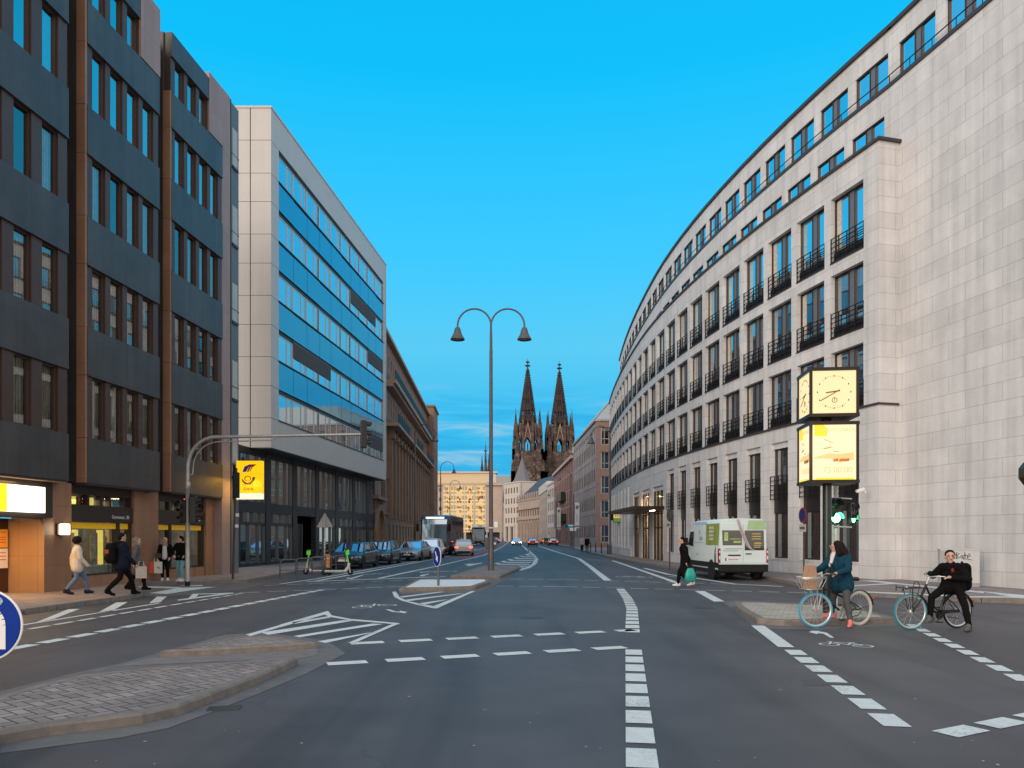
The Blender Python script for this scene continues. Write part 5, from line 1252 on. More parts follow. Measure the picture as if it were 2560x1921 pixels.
# pass-this-side sign on the white island
p = G(1096,1465,.12); ts = thing('traffic_sign', 'blue oval looking sign with a white diagonal arrow on the white island', 'traffic sign', (p.x, p.y, .12), R(-62))
m = MB(); m.tube([(0,0,0),(0,0,1.15)], .042, 10); m.build('pole', [M_GREYM], ts)
m = MB(); disc(m, (0,-.05,.98), .345); m.mi = 1; disc(m, (0,-.062,.98), .325, th=.006); sb = m.build('sign_plate', [M_WHITE, M_BLUE], ts)
m = MB(); arrow(m, (0,-.066,.97), R(60), .42, .06, Matrix()); m.build('arrow', [M_WHITE], sb)
# big blue sign at the left edge
ts = thing('traffic_sign', 'large round blue sign with a white bent arrow at the near left island', 'traffic sign', (-4.40, 6.40, .12), R(3))
m = MB(); m.tube([(0,0,0),(0,0,1.36)], .038, 12); m.build('pole', [M_GALV], ts)
m = MB(); disc(m, (0,-.05,.91), .303, 48, .016); m.mi = 1; disc(m, (0,-.060,.91), .288, 48, .006); sb = m.build('sign_plate', [M_WHITE, M_BLUE], ts)
m = MB(); pa = [V((.135,0,-.20)), V((.135,0,.0))]+[V((.0+.135*math.cos(a*math.pi/10),0,.0+.135*math.sin(a*math.pi/10))) for a in range(1, 8)]
for i in range(len(pa)-1):
    d = (pa[i+1]-pa[i]).normalized(); n_ = V((-d.z,0,d.x))*.035; pts = [pa[i]-n_, pa[i+1]-n_, pa[i+1]+n_, pa[i]+n_]; m.M = Matrix.Translation((0,-.065,.91)); m.extr([(q.x,q.z) for q in pts], -.003-.0001*i, 0)
m.extr([(-.10,.02),(-.04,.02+.13),(-.20,.10)], -.0036, 0); m.M = Matrix(); m.build('arrow', [M_WHITE], sb)
m = MB(); disc(m, (.115,-.066,.91+.2), .034, 20, .004); m.build('sticker', [mat('round_sticker', (.25,.42,.50), .5, var=.7, scale=60)], sb)
# triangular sign seen from behind
p = (-10.35, 42.0); ts = thing('traffic_sign', 'grey back of a triangular sign above the bicycle stands', 'traffic sign', (p[0], p[1], .0))
m = MB(); m.tube([(0,0,0),(0,0,3.05)], .038, 8); m.build('pole', [M_GALV], ts)
m = MB(); m.extr([(-.46,2.28),(.46,2.28),(.0,3.10)], .03, .05); m.build('sign_plate', [mat('sign_back', (.36,.36,.35), .5, .4, var=.12)], ts, bevel=.01)
m = MB()
for z_ in (1.15,1.3,1.42,1.6): m.lathe([(.042,z_),(.042,z_+.06)], 8)
m.build('sticker', [M_WHITE], ts)
# no-stopping sign posts on the right pavement
def post_sign(label, x, y, h, faced=True):
    ts = thing('traffic_sign', label, 'traffic sign', (x, y, .12), R(-84))
    m = MB(); m.tube([(0,0,0),(0,0,h)], .035, 8); m.build('pole', [mat('brown_pole', (.07,.05,.045), .5, .3, var=.1)], ts)
    m = MB(); disc(m, (0,-.05,h-.28), .30); m.mi = 1; disc(m, (0,-.062,h-.28), .25, th=.004); m.mi = 2; m.box(-.26,.26,-.06,-.045,h-.92,h-.62); m.mi = 3; m.box(-.2,.2,-.062,-.058,h-.82,h-.72)
    m.build('sign_plate', [mat('sign_red', (.32,.02,.03), .4, var=0) if faced else M_GREYM, mat('sign_navy', (.012,.012,.11), .4, var=0) if faced else M_GREYM, mat('sign_grey', (.45,.43,.41), .5, var=.05), M_GREYM], ts)
    return ts
post_sign('no stopping sign on a slim brown post between the van and the clock column', 11.25, 29.3, 2.75)
p = G(1674,1425,.12); post_sign('grey backed sign post on the pavement in front of the parked van', p.x, p.y, 3.0, False)
# leaning pole with dark edge-on plate near the yellow sign
ts = thing('sign_pole', 'slim brown leaning sign pole in front of the dark glass ground floor', 'traffic sign', (-10.8, 29.4, .12))
m = MB(); m.tube([(0,0,0),(.10,0,3.2),(.14,0,4.3)], .045, 8); m.build('pole', [mat('brown_pole', (.07,.05,.045), .5, .3, var=.1)], ts)
m = MB(); m.box(.10,.16,-.3,.3,3.15,4.15); m.build('sign_plate', [M_BLACK], ts)
m = MB(); m.box(.13,.26,-.06,-.05,2.42,2.55); m.box(.11,.24,-.06,-.05,2.0,2.12); m.build('sticker', [M_WHITE], ts)
# postal sign on the facade
py_ = 34.2
sgx = thing('shop_sign', 'yellow glowing box sign with a post horn and coloured stripes', 'sign', (-12.45, py_, 3.45))
M_PY = glow('sign_yellow_box', (1.0,.52,.0), .95); M_PW = glow('sign_pale_box', (1.0,.90,.66), .85)
m = MB(); m.box(.10,1.25,-.12,.12,.28,1.72); m.mi = 1; m.box(.10,1.25,-.12,.12,.0,.27); m.mi = 2
for z_ in (.27,.62,1.13): m.box(.09,1.26,-.125,.125,z_-.008,z_+.008)
m.box(.06,.10,-.13,.13,-.05,1.74); m.build('light_box', [M_PY, M_PW, mat('sign_rim', (.75,.65,.4), .5, var=0)], sgx, bevel=.02)
m = MB()
def swoosh(x, w_): return [(x,1.22),(x+w_,1.22),(x+w_+.12,1.44),(x+w_+.30,1.56),(x+w_+.16,1.56),(x+.10,1.46)]
m.mi = 0; m.extr(swoosh(.36,.16), -.132, -.121); m.mi = 1; m.extr(swoosh(.56,.07), -.132, -.121); m.mi = 2; m.extr(swoosh(.68,.025), -.132, -.121)
m.mi = 3
for j in range(20):
    a, b = 2*math.pi*j/20, 2*math.pi*(j+1)/20; f = lambda t, r: (.60+r*math.cos(t), .92+r*.85*math.sin(t)); m.extr([f(a,.115),f(b,.115),f(b,.15),f(a,.15)], -.132, -.121)
m.extr([(.34,.90),(.37,.90),(.44,.80),(.58,.73),(.70,.77),(.80,.88),(.84,1.0),(.93,.99),(.90,.84),(.78,.70),(.62,.64),(.46,.68),(.36,.79)], -.133, -.121)
for x in (.38,.47,.70,.79): m.extr([(x,.62),(x+.05,.66),(x+.03,.68),(x-.02,.64)], -.132, -.121)
m.build('emblem', [mat('emblem_blue', (.0,.04,.45), .5, var=0), mat('emblem_red', (.65,.06,.02), .5, var=0), mat('emblem_brown', (.3,.12,.0), .5, var=0), mat('emblem_dark', (.03,.015,.005), .5, var=0)], sgx)
text('DHL', .17, mat('emblem_red2', (.55,.05,.01), .5, var=0), sgx, face_T((.66,-.123,.45), (1,0,0)) @ Matrix.Diagonal((1.5,1,1,1)), .003, .004)
m = MB(); m.box(-.75,.06,-.10,.10,.05,1.55); m.build('bracket', [M_BLACK], sgx)

# ------------------------------------------------------------------ traffic signals
M_SIG = mat('signal_black', (.012,.014,.013), .4, var=.1)
def signal_head(parent, T, n=3, lit=None, dirn=1, nm='signal_head'):
    m = MB(); h = .3*n; m.box(-.14,.14,-.09,.10,0,h); so_ = m.build(nm, [M_SIG], parent, mtx=T, bevel=.02)
    for k in range(n):
        z_ = .15+.3*k
        m = MB(); m.lathe([(.105,0),(.10,-.012),(.01,-.03)], 16, Matrix.Translation((0,-.09,z_)) @ Matrix.Rotation(R(-90),4,'X'))
        if lit == k: m.build('lens', [glow('green_signal', (.10,1.0,.42), 30)], so_)
        else: m.build('lens', [mat('dark_lens', (.02,.025,.02), .2, var=0)], so_)
        m = MB()
        for j in range(11):
            a0, a1 = math.pi*j/11-.15, math.pi*(j+1)/11-.05; f = lambda t, y: (.12*math.cos(t), y, z_+.12*math.sin(t))
            m.quad(f(a0,-.09), f(a1,-.09), f(a1,-.27), f(a0,-.27))
        m.build('visor', [M_SIG], so_)
    return so_
p = G(469,1466,.0)
mast = thing('traffic_signal', 'galvanised traffic signal mast on the left pavement with a long curved arm', 'traffic light', (p.x, p.y, .01))
m = MB(); m.mi = 0; m.lathe([(.085,.14),(.08,1.0),(.075,1.05),(.068,3.2),(.09,3.22),(.09,3.42),(.068,3.44)], 12)
zt = 4.9; arm = [V((0,0,3.3)), V((0,0,3.9))]+[V((.95-.95*math.cos(a*math.pi/16), 0, 3.9+1.02*math.sin(a*math.pi/16))) for a in range(1, 9)]+[V((2.2,.0,4.94)), V((6.0,-.1,5.0))]
m.tube(arm, [.068]*4+[.06]*6+[.05,.042], 10); m.mi = 1; m.lathe([(.086,0),(.086,.15)], 12)
m.build('pole', [M_GALV, M_BLACK], mast)
m = MB(); a2 = [V((.17,0,3.68)), V((.19,0,3.9))]+[V((1.05-.86*math.cos(a*math.pi/16),0,3.9+.86*math.sin(a*math.pi/16))) for a in range(1, 9)]+[V((2.9,-.03,4.82)), V((3.0,-.03,4.93))]
m.tube(a2, .022, 6); m.tube([(.0,0,3.66),(.17,0,3.68)], .022, 6); m.tube([(.27,0,4.58),(.36,0,4.52)], .02, 6); m.tube([(1.3,0,4.92),(1.3,0,4.77)], .02, 6); m.build('arm_brace', [M_GALV], mast)
signal_head(mast, Matrix.Translation((.22,.0,2.05)) @ Matrix.Rotation(R(95),4,'Z'), 3)
signal_head(mast, Matrix.Translation((-.13,-.02,2.08)) @ Matrix.Rotation(R(-30),4,'Z') @ Matrix.Diagonal((.8,.8,.85,1)), 3)
signal_head(mast, Matrix.Translation((6.0,-.1,4.55)) @ Matrix.Rotation(R(110),4,'Z'), 3)
m = MB(); m.box(.12,.02,-.1,-.1,0,0) if False else m.lathe([(.02,0),(.02,.02)], 8, Matrix.Translation((-.17,-.10,2.78)) @ Matrix.Rotation(R(90),4,'X')); m.lathe([(.014,0),(.014,.02)], 8, Matrix.Translation((-.06,-.11,2.86)) @ Matrix.Rotation(R(90),4,'X')); m.build('indicator_lamp', [glow('red_signal', (1,.05,.03), 3)], mast); mast.scale = (1.05,1.05,1.08)

# ------------------------------------------------------------------ lit clock and poster column on the right island
p = G(2068,1532,.12); clk = thing('advertising_column', 'dark green column carrying a lit square clock above a lit poster box', 'advertising column', (p.x, p.y, .12), R(-6))
M_GRN = mat('dark_green_paint', (.008,.020,.020), .35, .2, var=.1, coat=.3)
m = MB(); m.lathe([(.095,0),(.095,4.3)], 16); m.box(-.10,-.02,-.11,.11,4.0,4.5); m.build('pole', [M_GRN], clk)
M_CLK = glow('clock_face', (1.0,.78,.42), .84); M_POS = glow('poster_face', (1.0,.82,.50), .88); M_PRNT = mat('poster_ink', (.30,.20,.06), .6, var=0); M_FAINT = glow('poster_faint', (.95,.66,.28), .75); M_YSP = glow('poster_yellow', (1.0,.66,.02), .95)
S2 = .50
def cube_box(z0, z1, nm, fmat, det):
    m = MB(); e = .055
    for sx_ in (-1,1):
        for sy_ in (-1,1): m.box(sx_*S2-(e if sx_>0 else 0), sx_*S2+(0 if sx_>0 else e), sy_*S2-(e if sy_>0 else 0), sy_*S2+(0 if sy_>0 else e), z0, z1)
    m.box(-S2-.01,S2+.01,-S2-.01,S2+.01,z0,z0+.07); m.box(-S2-.01,S2+.01,-S2-.01,S2+.01,z1-.07,z1)
    o = m.build(nm, [mat('dark_bronze', (.028,.018,.014), .4, .4, var=.1)], clk)
    m = MB(); m.box(-S2+.03,S2-.03,-S2+.03,S2-.03,z0+.06,z1-.06); f = m.build('lit_face', [fmat], o)
    for k in range(4):
        det(f, Matrix.Rotation(math.pi/2*k, 4, 'Z') @ Matrix.Translation((0,-S2+.028,(z0+z1)/2)))
    return o
def clock_det(f, T):
    m = MB(); m.M = T
    for j in range(60):
        a = 2*math.pi*j/60; 
        if 7 < j < 23 and j % 5 or 37 < j < 53 and j % 5: continue
        x, z_ = .34*math.sin(a), .34*math.cos(a); r = .011 if j % 5 == 0 else .005
        m.box(x-r,x+r,-.004,0,z_-r*1.6,z_+r*1.6)
    for ang, L_, w_ in ((R(262),.24,.014),(R(240),.40,.010)):
        d = V((math.sin(ang),0,math.cos(ang))); n_ = V((d.z,0,-d.x))*w_; c = V((.07,0,.02)); a, b = c-d*.05, c+d*L_
        m.extr([((a-n_).x,(a-n_).z),((b-n_).x,(b-n_).z),((b+n_).x,(b+n_).z),((a+n_).x,(a+n_).z)], -.010 if L_ > .3 else -.007, -.004)
    for j in range(16):
        a, b = 2*math.pi*j/16, 2*math.pi*(j+1)/16; g_ = lambda t, r: (.01+r*math.sin(t), -.17+r*math.cos(t)); m.extr([g_(a,.045),g_(b,.045),g_(b,.058),g_(a,.058)], -.004, 0)
    m.box(.004,.016,-.004,0,-.19,-.12); m.M = Matrix(); m.build('clock_hand', [mat('clock_ink', (.20,.085,.015), .6, var=0)], f)
def poster_det(f, T):
    m = MB(); m.M = T
    m.mi = 0; m.extr([(-.40,.34),(-.16,.34),(-.12,.46),(-.20,.58),(-.40,.58)], -.003, 0); m.extr([(-.38,-.59),(.40,-.59),(.40,-.54),(-.38,-.54)], -.003, 0)
    m.mi = 1; m.extr([(-.40,-.10),(-.1,-.02),(.1,-.04),(.40,.0),(.40,-.16),(.12,-.22),(-.05,-.14),(-.40,-.13)], -.003, 0)
    m.mi = 2
    for x in (-.02,.10,.20): m.lathe([(.055,0),(.045,.14)], 10, T @ Matrix.Translation((x,-.004,-.17+.01)) @ Matrix.Rotation(R(78),4,'Y') @ Matrix.Diagonal((1,.05,1,1)) @ Matrix.Translation((0,0,-.05))) if False else m.extr([(x,-.2),(x+.1,-.19),(x+.11,-.13),(x+.01,-.14)], -.006, 0)
    for pts in ([(-.2,.28),(-.02,.20),(-.02,.19),(-.2,.265)], [(-.02,.03),(.10,.01),(.10,-.005),(-.02,.015)], [(-.22,.06),(-.05,.10),(-.06,.12),(-.2,.09)]): m.extr(pts, -.004, 0)
    m.M = Matrix(); m.build('poster_print', [M_YSP, M_FAINT, mat('poster_orange', (.5,.2,.03), .5, var=.3)], f)
    text('AVANTGARDE', .115, M_FAINT, f, T @ face_T((.06,-.002,.47), (1,0,0)), .002)
    text('73 00 00', .17, M_FAINT, f, T @ face_T((.07,-.002,-.38), (1,0,0)), .002)
cube_box(4.18, 5.22, 'clock_box', M_CLK, clock_det); cube_box(2.78, 4.08, 'poster_box', M_POS, poster_det)
cl2 = bpy.data.lights.new('column_glow', 'POINT'); cl2.energy = 18; cl2.color = (1,.75,.35); cl2.shadow_soft_size = .5
q = bpy.data.objects.new('column_glow', cl2); COL.objects.link(q); q.location = (p.x-.5, p.y-1.1, 3.7)
# cycle traffic light behind the column
tl = thing('traffic_signal', 'slim pale signal pole with two green lights beside the clock column', 'traffic light', (7.31, 17.15, .12), R(6))
m = MB(); m.tube([(0,0,0),(0,0,3.25)], .04, 10); m.tube([(-.1,-.06,1.88),(.34,-.06,1.86)], .018, 6); m.tube([(-.1,-.06,2.52),(.34,-.06,2.50)], .018, 6); m.build('pole', [mat('pale_pole', (.55,.54,.52), .4, .2, var=.08)], tl)
signal_head(tl, Matrix.Translation((-.07,-.06,1.92)) @ Matrix.Diagonal((.95,.8,1,1)), 2, 0); signal_head(tl, Matrix.Translation((.33,-.05,1.93)) @ Matrix.Rotation(R(35),4,'Z') @ Matrix.Diagonal((.62,.62,.8,1)), 2, 0)
m = MB(); disc(m, (.04,-.07,2.98), .185, 28); m.mi = 1; disc(m, (.04,-.08,2.98), .17, 28, .006); m.mi = 0; m.box(-.07,.02,-.086,-.08,3.0,3.04); m.box(.07,.15,-.086,-.08,3.0,3.04); m.build('sign_plate', [M_WHITE, M_BLUE], tl)
tg = bpy.data.lights.new('green_glow', 'POINT'); tg.energy = 5; tg.color = (.1,1,.45); tg.shadow_soft_size = .08
q = bpy.data.objects.new('green_glow', tg); COL.objects.link(q); q.location = (7.02, 16.75, 2.18)
rs_ = thing('traffic_signal', 'black signal housing cut by the right edge of the view', 'traffic light', (8.41, 12.1, 0))
m = MB(); m.tube([(.25,0,0),(.25,0,3.1)], .05, 10); m.build('pole', [M_GALV], rs_)
m = MB(); m.extr([(-.24,2.62),(-.30,2.70),(-.30,2.86),(-.22,2.96),(.1,2.96),(.1,2.58),(-.20,2.58)], -.08, .08); m.build('signal_head', [M_SIG], rs_, bevel=.01)
m = MB(); m.box(-.2,.1,-.08,.08,2.0,2.36); m.build('signal_head', [M_SIG], rs_, bevel=.02)
# utility cabinet with graffiti, wall camera
uc = thing('utility_cabinet', 'pale grey utility cabinet with black graffiti against the blank stone wall', 'cabinet', (14.45, 24.9, .12), R(-18))
M_CAB = mat('cabinet_grey', (.50,.51,.51), .5, var=.06); m = MB(); m.box(-.42,.85,-.02,.40,.14,1.30); m.box(-.45,.88,-.04,.42,1.30,1.34); m.mi = 1; m.box(-.42,.85,.0,.39,0,.14); m.build('body', [M_CAB, mat('cabinet_plinth', (.33,.32,.31), .8, var=.1)], uc, bevel=.012)
m = MB(); m.box(-.405,-.13,-.04,-.02,.17,1.27); m.mi = 1; m.box(-.38,-.34,-.055,-.04,.62,.85); m.extr([(-.30,1.08),(-.24,1.08),(-.27,1.14)], -.045, -.04); do_ = m.build('door', [mat('cabinet_door', (.33,.34,.36), .5, var=.05), M_BLACK], uc)
m = MB()
def stroke(pts, r=.013): m.tube([(-.10+x*.72, -.026, .30+z_*1.0) for x, z_ in pts], r, 5)
for pts in ([(.02,.95),(.04,.68)],[(.14,.9),(.03,.78),(.14,.68)],[(.17,.7),(.17,.84),(.26,.84)],[(.28,.7),(.28,.92),(.40,.88),(.30,.80),(.42,.74),(.28,.70)],[(.54,.82),(.46,.76),(.54,.70),(.56,.82),(.60,.68)],[(.66,.92),(.66,.68),(.74,.70)],[(.60,.82),(.74,.82)],[(.78,.76),(.90,.80),(.86,.88),(.77,.80),(.80,.66),(.92,.68)],[(.97,.66),(.98,.64)],
    [(.58,.54),(.50,.52),(.50,.42),(.58,.42)],[(.63,.42),(.64,.41)],[(.42,.30),(.36,.22),(.46,.20),(.46,.30)],[(.62,.34),(.54,.28),(.64,.22),(.56,.16)],[(.56,.27),(.66,.27)],[(.70,.24),(.78,.28),(.80,.14),(.72,.12),(.70,.22),(.84,.10)]): stroke(pts)
m.build('graffiti', [M_BLACK], uc); uc.scale = (.90,.9,.93)
wc = thing('security_camera', 'small white security camera on the corner of the limestone building', 'camera', (13.55, 29.35, 3.55))
m = MB(); m.tube([(.15,.1,-.05),(.0,-.15,-.05)], .02, 6); m.tube([(.0,-.15,-.12),(.0,-.15,.02)], .03, 8); m.build('bracket', [M_WHITE], wc)
m = MB(); m.box(-.32,.0,-.22,-.08,.0,.12); m.build('body', [M_WHITE], wc, bevel=.02)
wc.rotation_euler = (0, R(-20), 0)

# ------------------------------------------------------------------ bollards, bicycle stands, banners, hanging signs
for i in range(6):
    x, y = 7.9+i*.42, 88-i*3.6
    m = MB(); m.lathe([(.055,0),(.05,.92),(.03,.98),(.005,1.0)], 8)
    tag(m.build('bollard', [M_BLACK], None, mtx=Matrix.Translation((8.45+.10*i, 92-i*4.2, .12))), ('slim black bollard, %s of the row before the concrete block' % ('farthest','second farthest','third farthest','third nearest','second nearest','nearest')[i]), 'bollard', 'black bollards on the right kerb')
st_lbl = ['nearest grey bicycle stand, left of the others on the kerb','second grey bicycle stand behind the nearest one','third grey bicycle stand, just left of the scooters','grey bicycle stand behind the white front of the first scooter','grey bicycle stand between the two scooters','grey bicycle stand beside the dark parked car']
for i, (px, py) in enumerate(((722,1447),(760,1441),(791,1437),(797,1434),(822,1431),(846,1429))):
    p = G(px, py); r_ = .36; m = MB(); path = [V((-r_,0,0)),V((-r_,0,.62))]+[V((-r_+.18-.18*math.cos(a*math.pi/8),0,.62+.18*math.sin(a*math.pi/8))) for a in range(1,5)]+[V((r_-.18+.18*math.sin(a*math.pi/8),0,.62+.18*math.cos(a*math.pi/8))) for a in range(0,5)]+[V((r_,0,0))]
    m.tube(path, .028, 8)
    m.tube([(-r_,0,.35),(r_,0,.35)], .016, 6)
    tag(m.build('bicycle_stand', [M_GREYM], None, mtx=Matrix.Translation((p.x,p.y,0)) @ Matrix.Rotation(R(28),4,'Z')), st_lbl[i], 'bicycle stand', 'grey bicycle stands by the kerb')
def scooter(label, x, y, rz, basket):
    t = thing('electric_scooter', label, 'scooter', (x, y, 0), rz, 'parked electric scooters'); W_ = mat('scooter_white', (.72,.73,.72), .4, var=.04); GN = mat('scooter_green', (.16,.75,.10), .4, var=.03, emit=(.1,.8,.05), es=.15)
    m = MB(); m.tube([(.42,0,.17),(-.48,0,.17),(-.55,0,.2)], .055, 8); m.box(-.45,.38,-.09,.09,.16,.21); m.build('deck', [W_], t, bevel=.01)
    m = MB(); m.tube([(.38,0,.18),(.52,0,.36),(.55,0,.55)], .07, 8); m.tube([(.60,.06,.12),(.55,.05,.45)], .03, 6); m.tube([(.60,-.06,.12),(.55,-.05,.45)], .03, 6); m.build('fork', [W_], t)
    m = MB(); m.tube([(.54,0,.5),(.42,0,1.12)], .032, 8); m.build('stem', [GN], t)
    m = MB(); m.tube([(.42,-.30,1.14),(.42,.30,1.14)], .02, 8); m.build('handlebar', [M_BLACK], t)
    m = MB(); m.box(.40,.56,-.06,.06,.92,1.16); m.build('control_box', [GN], t, bevel=.02)
    for x_ in (.62,-.56):
        m = MB(); m.lathe([(.06,-.03),(.12,-.03),(.13,0),(.12,.03),(.06,.03)], 16, Matrix.Translation((x_,0,.13)) @ Matrix.Rotation(R(90),4,'X')); m.build('wheel', [M_DARK], t)
    return t
scooter('white and green electric scooter with its front wheel to the left', -8.98, 35.2, R(168), 0); scooter('white and green electric scooter beside the dark car', -8.05, 34.9, R(14), 0)
m = MB(); m.box(-.09,.09,-.04,.04,.3,.95); m.mi = 1
for z_ in (.42,.58,.74): m.lathe([(.035,0),(.03,-.02)], 10, Matrix.Translation((.0,-.04,z_)) @ Matrix.Rotation(R(-90),4,'X'))
m.mi = 2; m.tube([(0,0,0),(0,0,.3)], .03, 6)
tag(m.build('delineator', [mat('orange_plastic', (.62,.27,.05), .5, var=.05), M_WHITE, M_BLACK], None, mtx=Matrix.Translation((-8.62,35.6,0))), 'small orange marker post between the two scooters', 'marker post')
def banner(label, px, y, z0, z1, w_):
    x = (px-CX)/F*y; t = thing('banner', label, 'banner', (x, y, .12), 0, 'white banners on poles')
    m = MB(); m.tube([(-.12,0,0),(-.12,0,z1+1.2)], .07, 8); m.build('pole', [M_LAMP], t)
    m = MB(); m.box(0,w_,-.015,.015,z0,z1); m.mi = 1; m.box(w_*.2,w_*.75,-.02,-.015,z1-.9,z1-.5); m.box(w_*.35,w_*.9,-.02,-.015,z1-.62,z1-.42); m.box(w_*.42,w_*.55,-.02,-.015,z0+.9,z1-1.6); m.mi = 2; m.box(0,w_,-.02,-.015,z0+.2,z0+.35)
    m.build('cloth', [mat('banner_white', (.62,.62,.60), .8, var=.04), mat('banner_print', (.16,.20,.20), .8, var=0), M_GREYM], t)
banner('tall white banner on the pole in front of the grey concrete block', 1437, 104, 2.8, 6.3, .62); banner('white banner on the pole in front of the red brick building', 1392, 140, 3.0, 7.0, .72)
hs = thing('hanging_sign', 'small green and yellow framed sign on the lamp pole by the entrance canopy', 'sign', (9.55, 71.9, 3.1))
m = MB(); m.box(0,.95,-.05,.05,0,1.05); m.mi = 1; m.box(.05,.9,-.06,-.05,.05,.40); m.mi = 2; m.box(.05,.9,-.06,-.05,.42,.84); m.mi = 1; m.box(.05,.9,-.06,-.05,.86,1.0); m.mi = 3
for x in (.18,.36,.54,.70): m.box(x,x+.08,-.064,-.06,.52,.74)
m.build('sign_plate', [M_BLACK, glow('sign_green', (.16,.30,.03), .5), glow('sign_cream', (.9,.65,.25), .6), mat('sign_print', (.4,.12,.03), .6, var=0)], hs)
m = MB(); m.box(-.25,.0,-.03,.03,.2,.9); m.build('bracket', [M_BLACK], hs)
ds = thing('direction_sign', 'turquoise and white direction signs on a pole at the concrete block', 'sign', (8.9, 112, .12))
m = MB(); m.tube([(0,0,0),(0,0,3.5)], .07, 8); m.build('pole', [M_LAMP], ds)
m = MB(); m.box(-1.0,.15,-.1,-.06,2.9,3.4); m.lathe([(.25,-.02),(.25,.02)], 12, Matrix.Translation((-1.0,-.08,3.15)) @ Matrix.Rotation(R(90),4,'X'), False); m.mi = 1; m.box(-.4,.55,-.12,-.101,2.5,2.95); m.box(-.6,.5,-.105,-.1,3.2,3.38); m.build('sign_plate', [mat('sign_turquoise', (.03,.26,.27), .5, var=.05), M_WHITE], ds)
bs = thing('bus_shelter', 'small pale kiosk portal on the right pavement far down the street', 'shelter', (9.3, 176, .12))
m = MB(); m.box(-2.2,.9,-.6,.6,2.7,3.5); m.box(-.5,.8,-.5,.5,0,2.7); m.box(-2.1,-1.9,-.4,.4,0,2.7); m.build('frame', [M_PALE], bs)
# ------------------------------------------------------------------ vehicles
def paint(nm, col, coat=.6, metal=.3, rough=.3): return mat(nm, col, rough, metal, var=.03, coat=coat)
M_CGL = glass('car_glass', (.01,.012,.013), .38, (.8,.9,1.0), .01)
M_TYRE = mat('tyre', (.018,.018,.018), .85, var=.2); M_RIM = mat('alloy_rim', (.42,.42,.43), .3, .8, var=.05)
M_HEADL = mat('headlight', (.55,.60,.62), .1, .3, var=0, coat=1); M_TAILD = mat('tail_light', (.30,.01,.01), .2, var=0, coat=1)
M_TAILL = glow('brake_light', (1.0,.06,.03), 5); M_BEAM = glow('headlight_lit', (1.0,.93,.78), 26)
M_PLATE = mat('number_plate', (.70,.70,.68), .5, var=.03); M_TRIM = mat('black_trim', (.013,.013,.013), .6, var=.1, spec=.25)
def wheel(t, x, y, r=.33, w=.21, side=1, spokes=10):
    T = Matrix.Translation((x,y,r)) @ Matrix.Rotation(R(-90)*side,4,'X')
    m = MB(); m.lathe([(r*.66,-w/2),(r*.95,-w/2),(r,-w/2+.03),(r,w/2-.03),(r*.95,w/2),(r*.66,w/2)], 24, T); o = m.build('wheel', [M_TYRE], t)
    m = MB(); m.lathe([(r*.68,w/2-.015),(r*.62,w/2-.01),(r*.60,w/2-.06)], 24, T)
    for k in range(spokes):
        a = 2*math.pi*k/spokes; m.M = T @ Matrix.Rotation(a,4,'Z'); m.box(.03, r*.63, -.02, .02, w/2-.05, w/2-.01)
    m.M = Matrix(); m.lathe([(.06,w/2-.05),(.06,w/2-.005),(.01,w/2)], 10, T); m.build('rim', [M_RIM], o)
    m = MB(); m.lathe([(r*.62,w/2-.09),(.005,w/2-.09)], 16, T, False); m.build('brake_disc', [M_TRIM], o)
def sect(w, zb, zt, cr=.03):
    h = [(0,zb),(w*.85,zb),(w,zb+.12),(w*1.0,zb+.32),(w*.985,zt-.14),(w*.94,zt-.04),(w*.8,zt),(w*.4,zt+cr*.8),(0,zt+cr)]
    return h+[(-y,z_) for y, z_ in h[-2:0:-1]]
